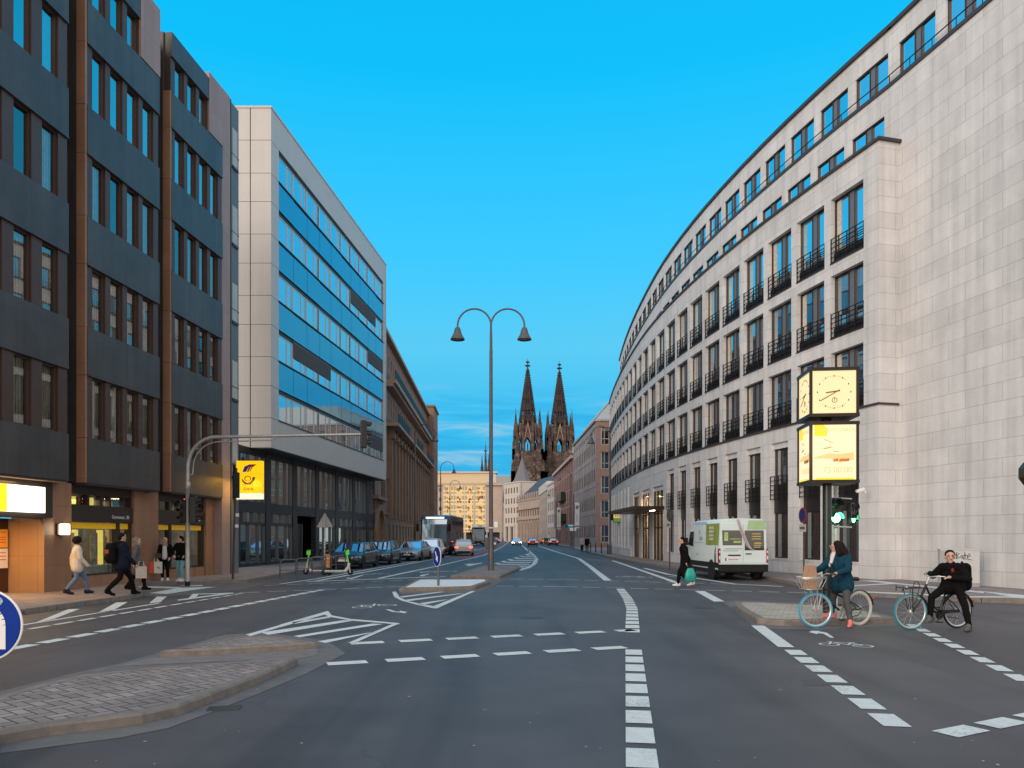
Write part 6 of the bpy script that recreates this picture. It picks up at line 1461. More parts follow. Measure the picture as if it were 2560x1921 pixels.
def car(label, loc, rz, Lc=4.7, W=1.84, Hh=1.45, col=None, style='sedan', lit=None, group=None, plate=True, front=None, name='parked_car', cat='car', far=False):
    t = thing(name, label, cat, loc, rz, group); hw = W/2; e = Lc/2
    tall = style in ('hatch', 'mpv')
    st = [(-e,.80,.40,.80),(-e+.07,.92,.30,.96),(-e+.32,.97,.24,1.02),(-.28*Lc,1.0,.20,1.0),(-.05*Lc,1.0,.19,.97),(.18*Lc,1.0,.19,.95),(.28*Lc,.99,.20,.92),(e-.45,.97,.21,.80),(e-.16,.91,.24,.72),(e-.03,.83,.28,.64),(e,.76,.34,.56)]
    m = MB(); m.loft([[V((x,y,z_)) for y, z_ in sect(hw*k,zb,zt)] for x, k, zb, zt in st]); m.build('body', [col], t)
    xb1, xt1, xt2, xb2 = (.25*Lc,.07*Lc,-.22*Lc,-.39*Lc) if style == 'sedan' else (.26*Lc,.08*Lc,-.38*Lc,-.47*Lc)
    zb = .96; wb, wt = hw*.90, hw*.70
    g_ = MB(); B = lambda x, w_, z_: [V((x,-w_,z_)), V((x,w_,z_))]
    a0, a1 = B(xb1,wb,zb-.05); b0, b1 = B(xt1,wt,Hh-.05); c0_, c1_ = B(xt2,wt,Hh-.06); d0, d1 = B(xb2,wb*.95,zb)
    g_.add([a0,a1,b0,b1,c0_,c1_,d0,d1], [(0,2,3,1),(4,6,7,5),(0,6,4,2),(1,3,5,7),(2,4,5,3)], False); g_.build('windows', [M_CGL], t)
    r_ = MB(); rs = []
    for x, w_, z_ in ((xt1+.06,wt*.98,Hh-.075),(xt1-.12,wt*1.01,Hh-.025),((xt1+xt2)/2,wt*1.02,Hh),(xt2+.1,wt*1.0,Hh-.035),(xt2-.1,wt*.97,Hh-.10)):
        rs.append([V((x,-w_,z_-.06)),V((x,-w_*.96,z_-.01)),V((x,-w_*.6,z_+.01)),V((x,0,z_+.02)),V((x,w_*.6,z_+.01)),V((x,w_*.96,z_-.01)),V((x,w_,z_-.06)),V((x,0,z_-.07))])
    r_.loft(rs)
    for p_, q_ in ((a0,b0),(a1,b1),(d0,c0_),(d1,c1_)): r_.tube([p_,q_], .045, 6)
    for s_ in (-1,1):
        xm = (xt1+xt2)/2-.02; r_.tube([(xm,s_*wb,zb),(xm-.03,s_*wt,Hh-.06)], .04, 6)
        if style != 'sedan': r_.tube([(xt2+.55,s_*wb,zb),(xt2+.5,s_*wt,Hh-.06)], .05, 6)
    r_.build('roof', [col], t)
    tr_ = MB()
    for s_ in (-1,1):
        tr_.tube([(xb1,s_*(wb+.01),zb-.02),(0,s_*(wb+.012),zb+.01),(xb2,s_*(wb*.96),zb+.02)], .014, 5)
        for xw in (.31*Lc,-.30*Lc): tr_.lathe([(.39,-.02),(.39,.006),(.33,.010)], 24, Matrix.Translation((xw,s_*(hw-.004),.33)) @ Matrix.Rotation(R(-90)*s_,4,'X'), False)
        tr_.box(-.28*Lc,.28*Lc,s_*hw-.02,s_*hw+.004,.19,.27)
    tr_.box(e-.10,e+.012,-hw*.62,hw*.62,.30,.40); tr_.box(e-.06,e+.010,-hw*.42,hw*.42,.44,.62); tr_.box(-e-.012,-e+.1,-hw*.7,hw*.7,.30,.44)
    tr_.build('trim', [M_TRIM], t)
    for s_ in (-1,1):
        for xw in (.31*Lc,-.30*Lc): wheel(t, xw, s_*(hw-.10), side=s_)
        m = MB(); 
        m.add([(e-.42,s_*hw*.93,.70),(e-.14,s_*hw*.86,.66),(e-.035,s_*hw*.50,.63),(e-.02,s_*hw*.52,.53),(e-.10,s_*hw*.86,.54),(e-.40,s_*hw*.975,.60)], [(0,1,2,3,4,5)], False)
        m.M = Matrix.Translation((.022,s_*.006,.006)); m.add([(e-.42,s_*hw*.93,.70),(e-.14,s_*hw*.89,.67),(e-.035,s_*hw*.50,.64),(e-.015,s_*hw*.52,.53),(e-.08,s_*hw*.88,.54),(e-.40,s_*hw*.985,.60)], [(0,1,2,3,4,5)], False); m.M = Matrix()
        m.build('headlight', [M_BEAM if lit == 'front' else M_HEADL], t)
        m = MB(); m.box(-e-.01,-e+.12,s_*hw*.55,s_*hw*.90,.72,.88); m.build('tail_light', [M_TAILL if lit == 'rear' else M_TAILD], t, bevel=.02)
        m = MB(); m.ell((.19*Lc,s_*(hw+.10),1.0), (.09,.12,.075), 10, 6); m.build('mirror', [col], t)
    if plate:
        for x in (e+.014, -e-.014):
            m = MB(); m.box(x-.006,x+.006,-.26,.26,.42 if x > 0 else .55,.53 if x > 0 else .66); 
            m.build('number_plate', [M_PLATE], t)
    if front == 'rings':
        m = MB()
        for k in range(4):
            T = Matrix.Translation((e+.012,-.15+.1*k,.575)) @ Matrix.Rotation(R(90),4,'Y')
            m.lathe([(.052,0),(.062,.004),(.062,-.004),(.052,0)], 16, T)
        m.build('emblem', [M_CHROME], t)
    if front == 'disc':
        m = MB(); m.lathe([(.07,0),(.07,.012),(.0,.014)], 16, Matrix.Translation((e+.008,0,.56)) @ Matrix.Rotation(R(90),4,'Y')); m.build('emblem', [M_CHROME], t)
        m = MB(); m.box(e-.01,e+.012,-hw*.45,hw*.45,.60,.625); m.box(e-.01,e+.012,-hw*.45,hw*.45,.50,.515); m.build('grille_bar', [M_CHROME], t)
    return t
YAW = lambda dx, dy: math.atan2(dy, dx)
KP = 'parked cars along the left kerb'
fw = YAW(-.055, -1)          # noses towards the camera
def at_side(px, py, off=.92):    # from the ground pixel of a kerb-far front wheel
    g_ = G(px, py); return g_
car('black estate car with silver rings on its nose, first of the parked row', (-9.02, 43.6, 0), YAW(-.06,-1), 4.9, 1.88, 1.45, paint('car_black_green', (.010,.016,.017)), 'wagon', front='rings', group=KP)
car('dark grey hatchback parked behind the black estate car', (-8.45, 49.6, 0), YAW(-.05,-1), 4.3, 1.80, 1.50, paint('car_graphite', (.05,.055,.057)), 'wagon', group=KP)
car('silver saloon with a round front emblem, third in the parked row', (-7.35, 57.2, 0), YAW(-.10,-1), 4.75, 1.84, 1.46, paint('car_silver', (.34,.35,.36), .6, .6), 'sedan', front='disc', group=KP)
car('white compact car parked just ahead of the first coach', (-6.75, 63.2, 0), YAW(-.08,-1), 4.2, 1.80, 1.60, paint('car_white', (.70,.70,.68), .5, .0), 'wagon', group=KP)
# traffic on the carriageway far off
car('white car with glaring headlights coming up the street', (.9, 150, 0), YAW(0,-1), 4.5, 1.82, 1.5, paint('car_white', (.70,.70,.68)), 'sedan', lit='front', name='car')
car('red car with lit tail lights driving away in the middle lane', (3.8, 140, 0), YAW(.02,1), 4.5, 1.82, 1.5, paint('car_red', (.22,.012,.01)), 'sedan', lit='rear', name='car')
car('dark car with bright red tail lights ahead of the red car', (7.6, 178, 0), YAW(-.1,1), 4.5, 1.82, 1.5, paint('car_dark', (.03,.02,.02)), 'wagon', lit='rear', name='car')
car('dark estate car standing at the right kerb beside the pale kiosk', (8.0, 150, 0), YAW(-.05,1), 4.6, 1.82, 1.6, paint('car_graphite', (.05,.055,.057)), 'wagon', lit='rear', name='car')
car('small dark car with tail lights on by the white turret building', (-4.6, 205, 0), YAW(-.2,1), 4.4, 1.8, 1.5, paint('car_dark', (.03,.02,.02)), 'sedan', lit='rear', name='car')
car('red car half hidden behind the double lamp pole', (-4.9, 150, 0), YAW(-.05,1), 4.5, 1.82, 1.6, paint('car_red', (.22,.012,.01)), 'wagon', lit='rear', name='car')
car('pale car with lit tail lights passing beside the first coach', (-4.55, 72, 0), YAW(-.05,1), 4.4, 1.8, 1.5, paint('car_cream', (.62,.58,.50)), 'wagon', lit='rear', name='car')

def coach(label, x, y, rz, W=2.5, Hh=3.75, Lc=12.0, col=None, dark=False):
    t = thing('coach', label, 'coach', (x, y, 0), rz); e = Lc/2; hw = W/2
    pr = [(-e,.35),(-e,Hh-.25),(-e+.25,Hh),(e-1.9,Hh),(e-1.0,Hh-.10),(e-.55,Hh-.38),(e-.30,Hh-.9),(e-.06,1.4),(e,.95),(e,.45),(e-.1,.30)]
    m = MB(); m.extr(pr, -hw, hw); m.build('body', [col], t, bevel=.14, seg=3)
    m = MB(); k = .985
    def P_(u, w_): return [V((u[0]+.02,-w_,u[1])), V((u[0]+.02,w_,u[1]))]
    fr_ = [(e-.52,Hh-.46),(e-.28,Hh-.9),(e-.04,1.4),(e+.005,1.12)]
    rows = [P_(u, hw*.88) for u in fr_]
    for a, b in zip(rows, rows[1:]): m.add([a[0],a[1],b[1],b[0]], [(0,1,2,3)], False)
    if dark: pass
    m.build('windscreen', [M_GLF if dark else glass('screen_glass', (.30,.36,.36), .70, (.95,1,1.0), .05)], t)
    m = MB()
    for s_ in (-1,1):
        m.quad((e-.6,s_*(hw+.012),Hh-.6),(e-.35,s_*(hw+.012),1.5),(-e+.3,s_*(hw+.012),1.5),(-e+.3,s_*(hw+.012),Hh-.6))
    m.build('side_window', [M_CGL], t)
    m = MB(); m.box(e-.72,e-.53,-hw*.66,hw*.66,Hh-.40,Hh-.22); m.build('destination_sign', [glow('destination_glow', (.95,.95,.88), 1.0) if not dark else M_TRIM], t)
    m = MB(); m.box(e-.02,e+.02,-hw*.85,hw*.85,.98,1.30); m.mi = 1; m.box(e-.02,e+.03,-hw*.95,hw*.95,.34,.58); m.build('front_panel', [mat('coach_silver', (.42,.43,.43), .35, .4, var=.03) if dark else paint('coach_green', (.02,.06,.045)), M_TRIM], t)
    for s_ in (-1,1):
        m = MB(); m.box(e-.05,e+.025,s_*hw*.55 if s_ > 0 else -hw*.9,hw*.9 if s_ > 0 else -hw*.55,.66,.86); m.build('headlight', [M_HEADL], t)
        m = MB(); m.tube([(e-.3,s_*hw*.95,Hh-.55),(e+.25,s_*(hw+.16),Hh-.60),(e+.30,s_*(hw+.18),Hh-.9)], .03, 6); m.box(e+.2,e+.34,s_*(hw+.18)-.11,s_*(hw+.18)+.11,Hh-1.55,Hh-.9); m.build('mirror', [M_TRIM], t)
        for xw in (e-2.6,-e+3.0): wheel(t, xw, s_*(hw-.14), .5, .3, s_)
    m = MB(); m.box(e+.03,e+.04,-.26,.26,.40,.51); m.build('number_plate', [M_PLATE], t)
    m = MB(); m.ell((e-1.1,-.65,1.75),(.16,.22,.42),10,8); m.ell((e-1.1,-.65,2.2),(.11,.1,.13),10,8)
    return t
coach('black coach with a blue glossy roof front parked behind the cars', -6.75, 75.0, YAW(-.055,-1), 2.55, 3.8, 12, paint('coach_black', (.012,.02,.024), .8))
coach('smaller black and silver coach farther down the left lane', -6.2, 146, YAW(-.01,-1), 2.5, 3.6, 11, paint('coach_black', (.012,.02,.024), .8), True)

# ------------------------------------------------------------------ delivery van
def van():
    t = thing('delivery_van', 'pale mint high roofed delivery van with green panels parked at the right kerb', 'van', (9.18, 33.2, 0), YAW(-.03,1))
    M_VAN = paint('van_white', (.60,.70,.70), .4, 0, .35); e = 2.75; hw = .99; Z0, Z1 = .42, 2.48
    # shell: cross sections lofted from tail to nose
    def sec(w_, zt, rr=.16, tum=.06):
        h = [(0,Z0),(w_*.97,Z0),(w_,Z0+.08),(w_,1.15),(w_-tum*.4,1.6),(w_-tum,zt-rr),(w_-tum-rr*.35,zt-rr*.3),(w_-tum-rr,zt),(0,zt+.03)]
        return h+[(-y,z_) for y, z_ in h[-2:0:-1]]
    st = [(-e,.97,Z1-.05),(-e+.05,1.0,Z1),(1.05,1.0,Z1+.01),(1.35,.99,Z1-.06),(1.62,.97,2.18)]
    m = MB(); m.loft([[V((x,y,z_)) for y, z_ in sec(hw*k, zt)] for x, k, zt in st])
    nose = [(1.61,.96,2.17),(2.10,.94,1.52),(2.30,.93,1.22),(2.62,.88,1.02),(2.75,.78,.86)]
    m.loft([[V((x,y,z_)) for y, z_ in sec(hw*k, zt, .10, .03)] for x, k, zt in nose]); m.build('body', [M_VAN], t)
    SY = hw+.004     # left side (towards the road) is +y
    wn_ = MB(); wn_.add([(1.05,SY-.028,2.0),(1.62,SY-.028,2.0),(2.02,SY-.03,1.40),(1.05,SY-.01,1.32)], [(0,1,2,3)], False); wn_.build('side_window', [M_CGL], t)
    wn_ = MB(); wn_.add([(1.64,-.85,2.12),(1.64,.85,2.12),(2.13,.86,1.50),(2.13,-.86,1.50)], [(0,1,2,3)], False); wn_.build('windscreen', [M_CGL], t)
    # livery on the side
    def sd(x, z_): return (x, SY-(.004 if z_ < 1.2 else .004+(z_-1.15)*.042), z_)
    q = MB(); q.mi = 0
    def patch(pts, o=.004): q.add([(p[0], p[1]+o, p[2]) for p in pts], [tuple(range(len(pts)))], False)
    patch([sd(-.9,1.42), sd(-2.66,1.42), sd(-2.70,2.30), sd(-.85,2.30)])
    q.mi = 1
    for r_ in range(4):
        for c_ in range(4): x = -1.35-c_*.17; z_ = 1.62+r_*.155; patch([sd(x,z_), sd(x-.10,z_), sd(x-.10,z_+.10), sd(x,z_+.10)], .008)
    q.mi = 2
    patch([sd(-2.15,.62), sd(-2.4,.62), sd(-2.36,1.18), sd(-2.28,1.42), sd(-2.2,1.2)], .006)
    q.mi = 3; patch([sd(.75,1.5), sd(-.55,1.5), sd(-.55,1.515), sd(.75,1.515)], .006); patch([sd(.6,.98), sd(.2,.98), sd(.2,1.02), sd(.6,1.02)], .006)
    patch([sd(.12,2.12), sd(.0,1.86), sd(.04,1.86), sd(.13,2.06), sd(.22,1.86), sd(.26,1.86)], .006)
    q.mi = 4; patch([sd(-.88,2.30), sd(1.0,2.30), sd(.98,2.40), sd(-.88,2.40)], .003)
    q.build('livery', [mat('livery_green', (.26,.33,.06), .5, var=.25, scale=1.2), M_WHITE, mat('livery_brown', (.10,.035,.025), .5, var=.3), mat('livery_grey', (.25,.30,.31), .5, var=0), mat('livery_blue', (.42,.55,.68), .4, var=.05)], t)
    text('Bach', .26, mat('livery_grey', (.25,.30,.31), .5, var=0), t, face_T((-.12, SY+.002-.02, 1.70), (-1,0,0)), .001)
    sk = MB(); sk.box(-e+.02,2.3,SY-.01,SY+.012,.50,.72); sk.box(-1.5,1.2,SY-.03,SY-.0,.26,.44); sk.box(-e-.07,-e+.1,-hw,hw,.36,.66); sk.box(-e+.1,2.5,-hw*.9,hw*.9,.30,.5); sk.box(2.5,2.80,-hw*.9,hw*.9,.35,.62); sk.build('bumper', [M_TRIM], t, bevel=.03)
    rs = MB(); rs.box(-e-.10,-e-.02,-hw*.98,hw*.98,.66,.71); rs.build('tail_step', [M_VAN], t)
    # rear doors
    BX = -e-.004
    def bk_(y, z_, o=.0): return (BX-o, y, z_)
    for s_, nm in ((1,'rear_door'),(-1,'rear_door')):
        q = MB(); y0, y1 = (.012,.93) if s_ > 0 else (-.93,-.012)
        q.box(BX-.022,BX,y0,y1,.72,2.30); do_ = q.build(nm, [M_VAN], t, bevel=.012)
        q = MB()
        if s_ > 0: q.add([bk_(.06,1.42,.026),bk_(.84,1.42,.026),bk_(.86,2.02,.026),bk_(.06,2.02,.026)][::-1], [(0,1,2,3)], False)
        else: q.add([bk_(-.84,1.22,.026),bk_(-.05,1.22,.026),bk_(-.05,2.02,.026),bk_(-.82,2.02,.026)][::-1], [(0,1,2,3)], False)
        q.build('rear_window', [glass('van_rear_glass', (.012,.010,.010), .06, (.7,.8,.8), .03)], do_)
        q = MB(); q.box(BX-.05,BX-.02,s_*.05 if s_ < 0 else .12,.12 if s_ < 0 else .62,1.0,1.05) if s_ > 0 else q.box(BX-.045,BX-.02,-.32,-.08,1.06,1.10); q.build('handle', [M_TRIM], do_)
    LV = [mat('livery_lime', (.34,.50,.26), .5, var=.1), mat('livery_gold', (.55,.42,.10), .5, var=0), mat('livery_leaf', (.35,.50,.18), .5, var=.3), mat('livery_grey', (.25,.30,.31), .5, var=0)]
    q = MB(); q.add([bk_(-.14,2.06,.03),bk_(-.93,2.06,.03),bk_(-.86,2.42,.03),bk_(-.22,2.42,.03)], [(3,2,1,0)], False); q.build('green_panel', [LV[0]], t)
    q = MB()
    for k in range(4):
        z_ = 1.86-k*.10-(.06 if k > 2 else 0); q.box(BX-.034,BX-.028,-.70,-.34-(.04*k if k > 2 else 0),z_,z_+.035)
    for k in range(3): q.box(BX-.034,BX-.028,-.74+.03*k,-.42,1.48-k*.075,1.51-k*.075)
    q.build('gold_lettering', [LV[1]], t)
    q = MB(); q.box(BX-.034,BX-.028,.12,.55,1.66,1.69); q.box(BX-.034,BX-.028,.1,.4,1.52,1.60); q.box(BX-.034,BX-.028,.62,.78,1.6,1.95); q.build('window_print', [LV[2]], t)
    q = MB(); q.box(BX-.03,BX-.024,.05,.75,1.27,1.30); q.box(BX-.03,BX-.024,.2,.85,1.19,1.215); q.build('grey_lettering', [LV[3]], t)
    cols = [(.62,.60,.58),(.40,.06,.22),(.60,.58,.55),(.10,.10,.12),(.62,.55,.55),(.35,.30,.36),(.65,.64,.62)]
    for k, c in enumerate(cols):
        q = MB(); off = k*.018
        pts = [bk_(.27-off*.9,2.46,.012),bk_(.22-off,2.25,.045),bk_(.12-off*1.1,1.95,.05),bk_(.0-off*1.1,1.65,.05),bk_(-.14-off*.9,1.40,.05),bk_(-.27-off*.7,1.27,.05),bk_(-.42-off*.3,1.25-.004*k,.05)]
        q.tube(pts, .011, 5); q.build('ribbon', [mat('ribbon_%s' % ('pale','magenta','cream','ink','rose','violet','white')[k], c, .5, var=0)], t)
    for s_ in (-1,1):
        q = MB(); q.box(BX-.05,BX+.12,s_*.93 if s_ > 0 else -hw-.005,hw+.005 if s_ > 0 else -.93,.72,1.30); tl_ = q.build('tail_light', [M_TAILD], t, bevel=.02)
        q = MB(); q.box(BX-.056,BX-.048,s_*.965-.02,s_*.965+.02,.86,1.0); q.box(BX-.056,BX-.048,s_*.965-.02,s_*.965+.02,1.12,1.2); q.build('lens', [M_WHITE], tl_)
        q = MB(); q.box(2.55,2.76,s_*.55-.25,s_*.55+.2,.82,1.0); q.build('headlight', [M_HEADL], t, bevel=.03)
        q = MB(); q.box(1.75,1.95,s_*(hw+.16)-.12,s_*(hw+.16)+.08,1.38,1.72); q.tube([(1.85,s_*hw*.96,1.45),(1.85,s_*(hw+.14),1.45)], .03, 6); q.build('mirror', [M_TRIM], t, bevel=.02)
        for xw in (1.85,-1.75): wheel(t, xw, s_*(hw-.14), .36, .24, s_, 6)
        for xw in (1.85,-1.75):
            q = MB(); q.lathe([(.47,-.04),(.47,.016),(.36,.02)], 24, Matrix.Translation((xw,s_*(hw-.005),.36)) @ Matrix.Rotation(R(-90)*s_,4,'X'), False); q.build('wheel_arch', [M_TRIM], t)
    q = MB(); q.box(BX-.04,BX-.024,.16,.74,.80,.92); q.mi = 1; q.box(BX-.044,BX-.040,.69,.74,.80,.92); q.mi = 2
    for k in range(7): q.box(BX-.044,BX-.040,.22+k*.06,.25+k*.06,.83,.89)
    q.build('number_plate', [M_PLATE, M_BLUE, mat('plate_ink', (.35,.12,.08), .5, var=0)], t)
van()
# ------------------------------------------------------------------ people
def cloth(nm, col, var=.14): return mat(nm, col, .9, var=var, scale=14, bump=.35, bscale=40, spec=.08)
def remesh(o, vox, it=6, fac=.5):
    m = o.modifiers.new('Remesh', 'REMESH'); m.mode = 'VOXEL'; m.voxel_size = vox; m.use_smooth_shade = True
    s = o.modifiers.new('Smooth', 'SMOOTH'); s.factor = fac; s.iterations = it
def person(label, base, J, look, skin, top, legs, shoes, hair, vox=.012, sc_=1.0, k=1.0, group=None, glasses=False, collar=None):
    """J: joints relative to base; top=(material, length, puff); k = build (thickness)"""
    j = {n: V(p)*sc_ for n, p in J.items()}; look = V(look).normalized(); up = V((0,0,1)); side = look.cross(up).normalized()
    B = MB(); hc = j['head']; s = sc_*1.02
    # head: cranium, jaw, nose, ears
    B.ell(hc-look*.012*s+up*.018*s, (.077*s,.077*s,.098*s)); B.cap(hc-look*.035*s+up*.035*s, hc+look*.03*s+up*.03*s, .078*s, .072*s); B.cap(hc+look*.03*s+up*.0*s, hc+look*.055*s-up*.085*s, .062*s, .036*s)
    B.cap(hc+look*.085*s+up*.012*s, hc+look*.108*s-up*.028*s, .011*s, .016*s, 8)
    for q in (-1,1):
        B.cap(hc+side*q*.078*s-look*.01*s+up*.015*s, hc+side*q*.082*s-look*.015*s-up*.03*s, .016*s, .012*s, 6)
    B.cap(hc-up*.06*s-look*.02*s, j['neck'], .052*s, .060*s)
    def torso(M_, f, drop=0.0, wide=1.0):
        sh = (j['shr']-j['shl']); w = sh.normalized(); fw_ = w.cross(up)
        M_.cap(j['shl']*.96+j['shr']*.04, j['shr']*.96+j['shl']*.04, .072*f*s, .072*f*s)
        M_.cap(j['neck'], j['chest'], .075*f*s, .12*f*s)
        for q in (-1,1):
            M_.cap(j['chest']+w*q*.085*s*k+up*.06*s, (j['chest']+j['pelvis'])/2+w*q*.065*s*k, .108*f*s*k, .10*f*s*k); M_.cap((j['chest']+j['pelvis'])/2+w*q*.065*s*k, j['pelvis']+w*q*.075*s*k, .10*f*s*k, .112*f*s*k*wide)
            if drop: M_.cap(j['pelvis']+w*q*.075*s*k, j['pelvis']+w*q*.085*s*k*wide-up*drop*s, .112*f*s*k*wide, .118*f*s*k*wide)
    torso(B, .88)
    for a, e, h in (('shl','ell','hal'),('shr','elr','har')):
        B.cap(j[a], j[e], .045*s, .036*s); B.cap(j[e], j[h], .036*s, .026*s)
        d = (j[h]-j[e]).normalized(); c = j[h]+d*.05*s; lat = d.cross(up); lat = lat.normalized() if lat.length > .2 else side.copy(); dn = lat.cross(d).normalized()
        if dn.z > 0: dn = -dn
        B.cap(j[h], c, .026*s, .032*s, 8); B.cap(c-lat*.022*s, c+lat*.022*s, .02*s, .02*s, 8)
        for q, L_ in enumerate((.062,.075,.07,.055)):
            r0 = c+d*.025*s+lat*(q-1.5)*.019*s; m1 = r0+d*L_*.55*s+dn*.012*s; B.cap(r0, m1, .0095*s, .009*s, 6); B.cap(m1, m1+d*L_*.3*s+dn*.032*s, .009*s, .0075*s, 6)
        B.cap(c-lat*.03*s, c-lat*.052*s+d*.03*s+dn*.01*s, .012*s, .010*s, 6); B.cap(c-lat*.052*s+d*.03*s+dn*.01*s, c-lat*.045*s+d*.055*s+dn*.02*s, .010*s, .008*s, 6)
    for a, kn, an, to in (('hil','knl','anl','tol'),('hir','knr','anr','tor')):
        B.cap(j[a], j[kn], .072*s*k, .05*s); B.cap(j[kn], j[an], .05*s, .034*s); B.cap(j[an]-up*.01*s, j[an].lerp(j[to],.45)-up*.012*s, .026*s, .018*s)
    o = B.build('person', [skin], None, mtx=Matrix.Translation(base)); tag(o, label, 'person', group); remesh(o, min(vox, .010), 4, .4)
    # trousers
    m = MB(); w = (j['shr']-j['shl']).normalized()
    m.cap(j['pelvis']-w*.07*s*k, j['pelvis']+w*.07*s*k, .115*s*k, .115*s*k); m.cap(j['hil'], j['hir'], .10*s*k, .10*s*k)
    for a, kn, an in (('hil','knl','anl'),('hir','knr','anr')):
        m.cap(j[a], j[kn], .092*s*k, .064*s*k); m.cap(j[kn], j[an]+up*.02*s, .064*s*k, .050*s*k)
        dd = (j[an]-j[kn]); m.cap(j[kn]+dd*.3, j[kn]+dd*.5+look*-.015*s, .064*s*k, .06*s*k)
    remesh(m.build('trousers', [legs], o), vox)
    for an, to in (('anl','tol'),('anr','tor')):
        m = MB(); a, t_ = j[an], j[to]; d = (t_-a); d.z = 0; d.normalize(); zf = t_.z
        heel = a-d*.05*s; heel.z = max(min(a.z-.055*s, a.z), zf)
        m.cap(heel, t_-d*.03*s, .042*s, .038*s); m.cap(heel+up*.04*s, a+d*.03*s+up*.01*s, .043*s, .045*s); m.cap(a+up*.01*s, t_-d*.09*s+up*.01*s, .045*s, .04*s)
        remesh(m.build('shoe', [shoes], o), vox*.8, 3)
    # upper garment
    tm, drop, puff = top; m = MB(); torso(m, 1.02*puff, drop, 1.04)
    for a, e, h in (('shl','ell','hal'),('shr','elr','har')):
        m.cap(j[a], j[e], .066*s*puff, .056*s*puff); m.cap(j[e], j[h]-(j[h]-j[e]).normalized()*.015*s, .056*s*puff, .043*s*puff)
        md = j[a].lerp(j[e], .55); m.ell(md, (.066*s*puff,.066*s*puff,.05*s)); 
    m.cap(j['neck']-up*.03*s, j['neck']+up*.015*s, .075*s*puff, .066*s)
    remesh(m.build('jacket', [tm], o), vox)
    if collar:
        m = MB(); f_ = look; m.cap(j['neck']+side*.05*s+look*.02*s, j['neck']+side*.05*s+look*.05*s+up*.05*s, .03*s, .025*s); m.cap(j['neck']-side*.05*s+look*.02*s, j['neck']-side*.05*s+look*.05*s+up*.05*s, .03*s, .025*s); m.cap(j['neck']-side*.05*s-look*.05*s+up*.02*s, j['neck']+side*.05*s-look*.05*s+up*.02*s, .035*s, .035*s); m.cap(j['neck']+look*.08*s-side*.02*s, j['chest']+look*.15*s-side*.03*s-up*.02*s, .06*s, .045*s); m.cap(j['neck']+look*.06*s-side*.06*s+up*.02*s, j['chest']+look*.12*s-side*.10*s+up*.04*s, .045*s, .035*s); remesh(m.build('collar', [collar], o), vox*.8, 3)
    # hair
    hm, style = hair; m = MB(); c = hc-look*.022*s+up*.035*s
    m.ell(c+up*.012*s, (.089*s,.089*s,.088*s)); m.cap(c+look*.03*s+up*.035*s, c-look*.02*s+up*.03*s, .05*s, .065*s); m.cap(c-look*.03*s, c-look*.035*s-up*.07*s, .075*s, .055*s)
    if style == 'afro': m.ell(c+up*.01*s-look*.01*s, (.125*s,.125*s,.12*s))
    if style == 'long':
        for q in (-1,0,1): m.cap(c-look*.05*s+side*q*.05*s, c-look*(.12 if q == 0 else .09)*s+side*q*.06*s-up*.26*s, .055*s, .04*s)
    if style == 'back': m.cap(c-look*.04*s, c-look*.13*s-up*.14*s, .088*s, .075*s); m.cap(c-look*.12*s-up*.1*s, c-look*.20*s-up*.30*s, .075*s, .04*s); m.cap(c-side*.05*s, c-look*.05*s-side*.07*s-up*.16*s, .05*s, .05*s)
    if style == 'bob':
        for q in (-1,1): m.cap(c+side*q*.072*s-look*.02*s, c+side*q*.082*s-up*.16*s-look*.02*s, .028*s, .026*s)
        m.cap(c-look*.06*s, c-look*.06*s-up*.18*s, .07*s, .06*s)
    if style == 'bun': m.ell(c-look*.09*s+up*.04*s, (.045*s,.045*s,.045*s))
    remesh(m.build('hair', [hm], o), vox*.7, 3)
    # face details
    for q in (-1,1):
        m = MB(); p_ = hc+look*.093*s+side*q*.031*s+up*.018*s; m.ell(p_, (.012*s,.012*s,.008*s), 8, 6); m.build('eye', [M_HAIR], o)
        m = MB(); m.cap(p_+up*.022*s-side*.016*s+look*.004*s, p_+up*.022*s+side*.016*s+look*.004*s, .005*s, .005*s, 6); m.build('eyebrow', [M_HAIR], o)
    m = MB(); m.cap(hc+look*.089*s-side*.02*s-up*.052*s, hc+look*.089*s+side*.02*s-up*.052*s, .007*s, .007*s, 6); m.build('mouth', [mat('lips', (.30,.10,.08), .5, var=0)], o)
    if glasses:
        m = MB()
        for q in (-1,1):
            cc = hc+look*.108*s+side*q*.033*s+up*.016*s
            m.tube([cc+side*.026*s*math.cos(a*math.pi/5)+up*.02*s*math.sin(a*math.pi/5) for a in range(11)], .004*s, 5); m.tube([cc+side*q*.026*s, hc+side*q*.085*s+up*.015*s], .004*s, 5)
        m.build('glasses', [mat('glasses_frame', (.6,.6,.58), .3, .5, var=0)], o)
    return o, j
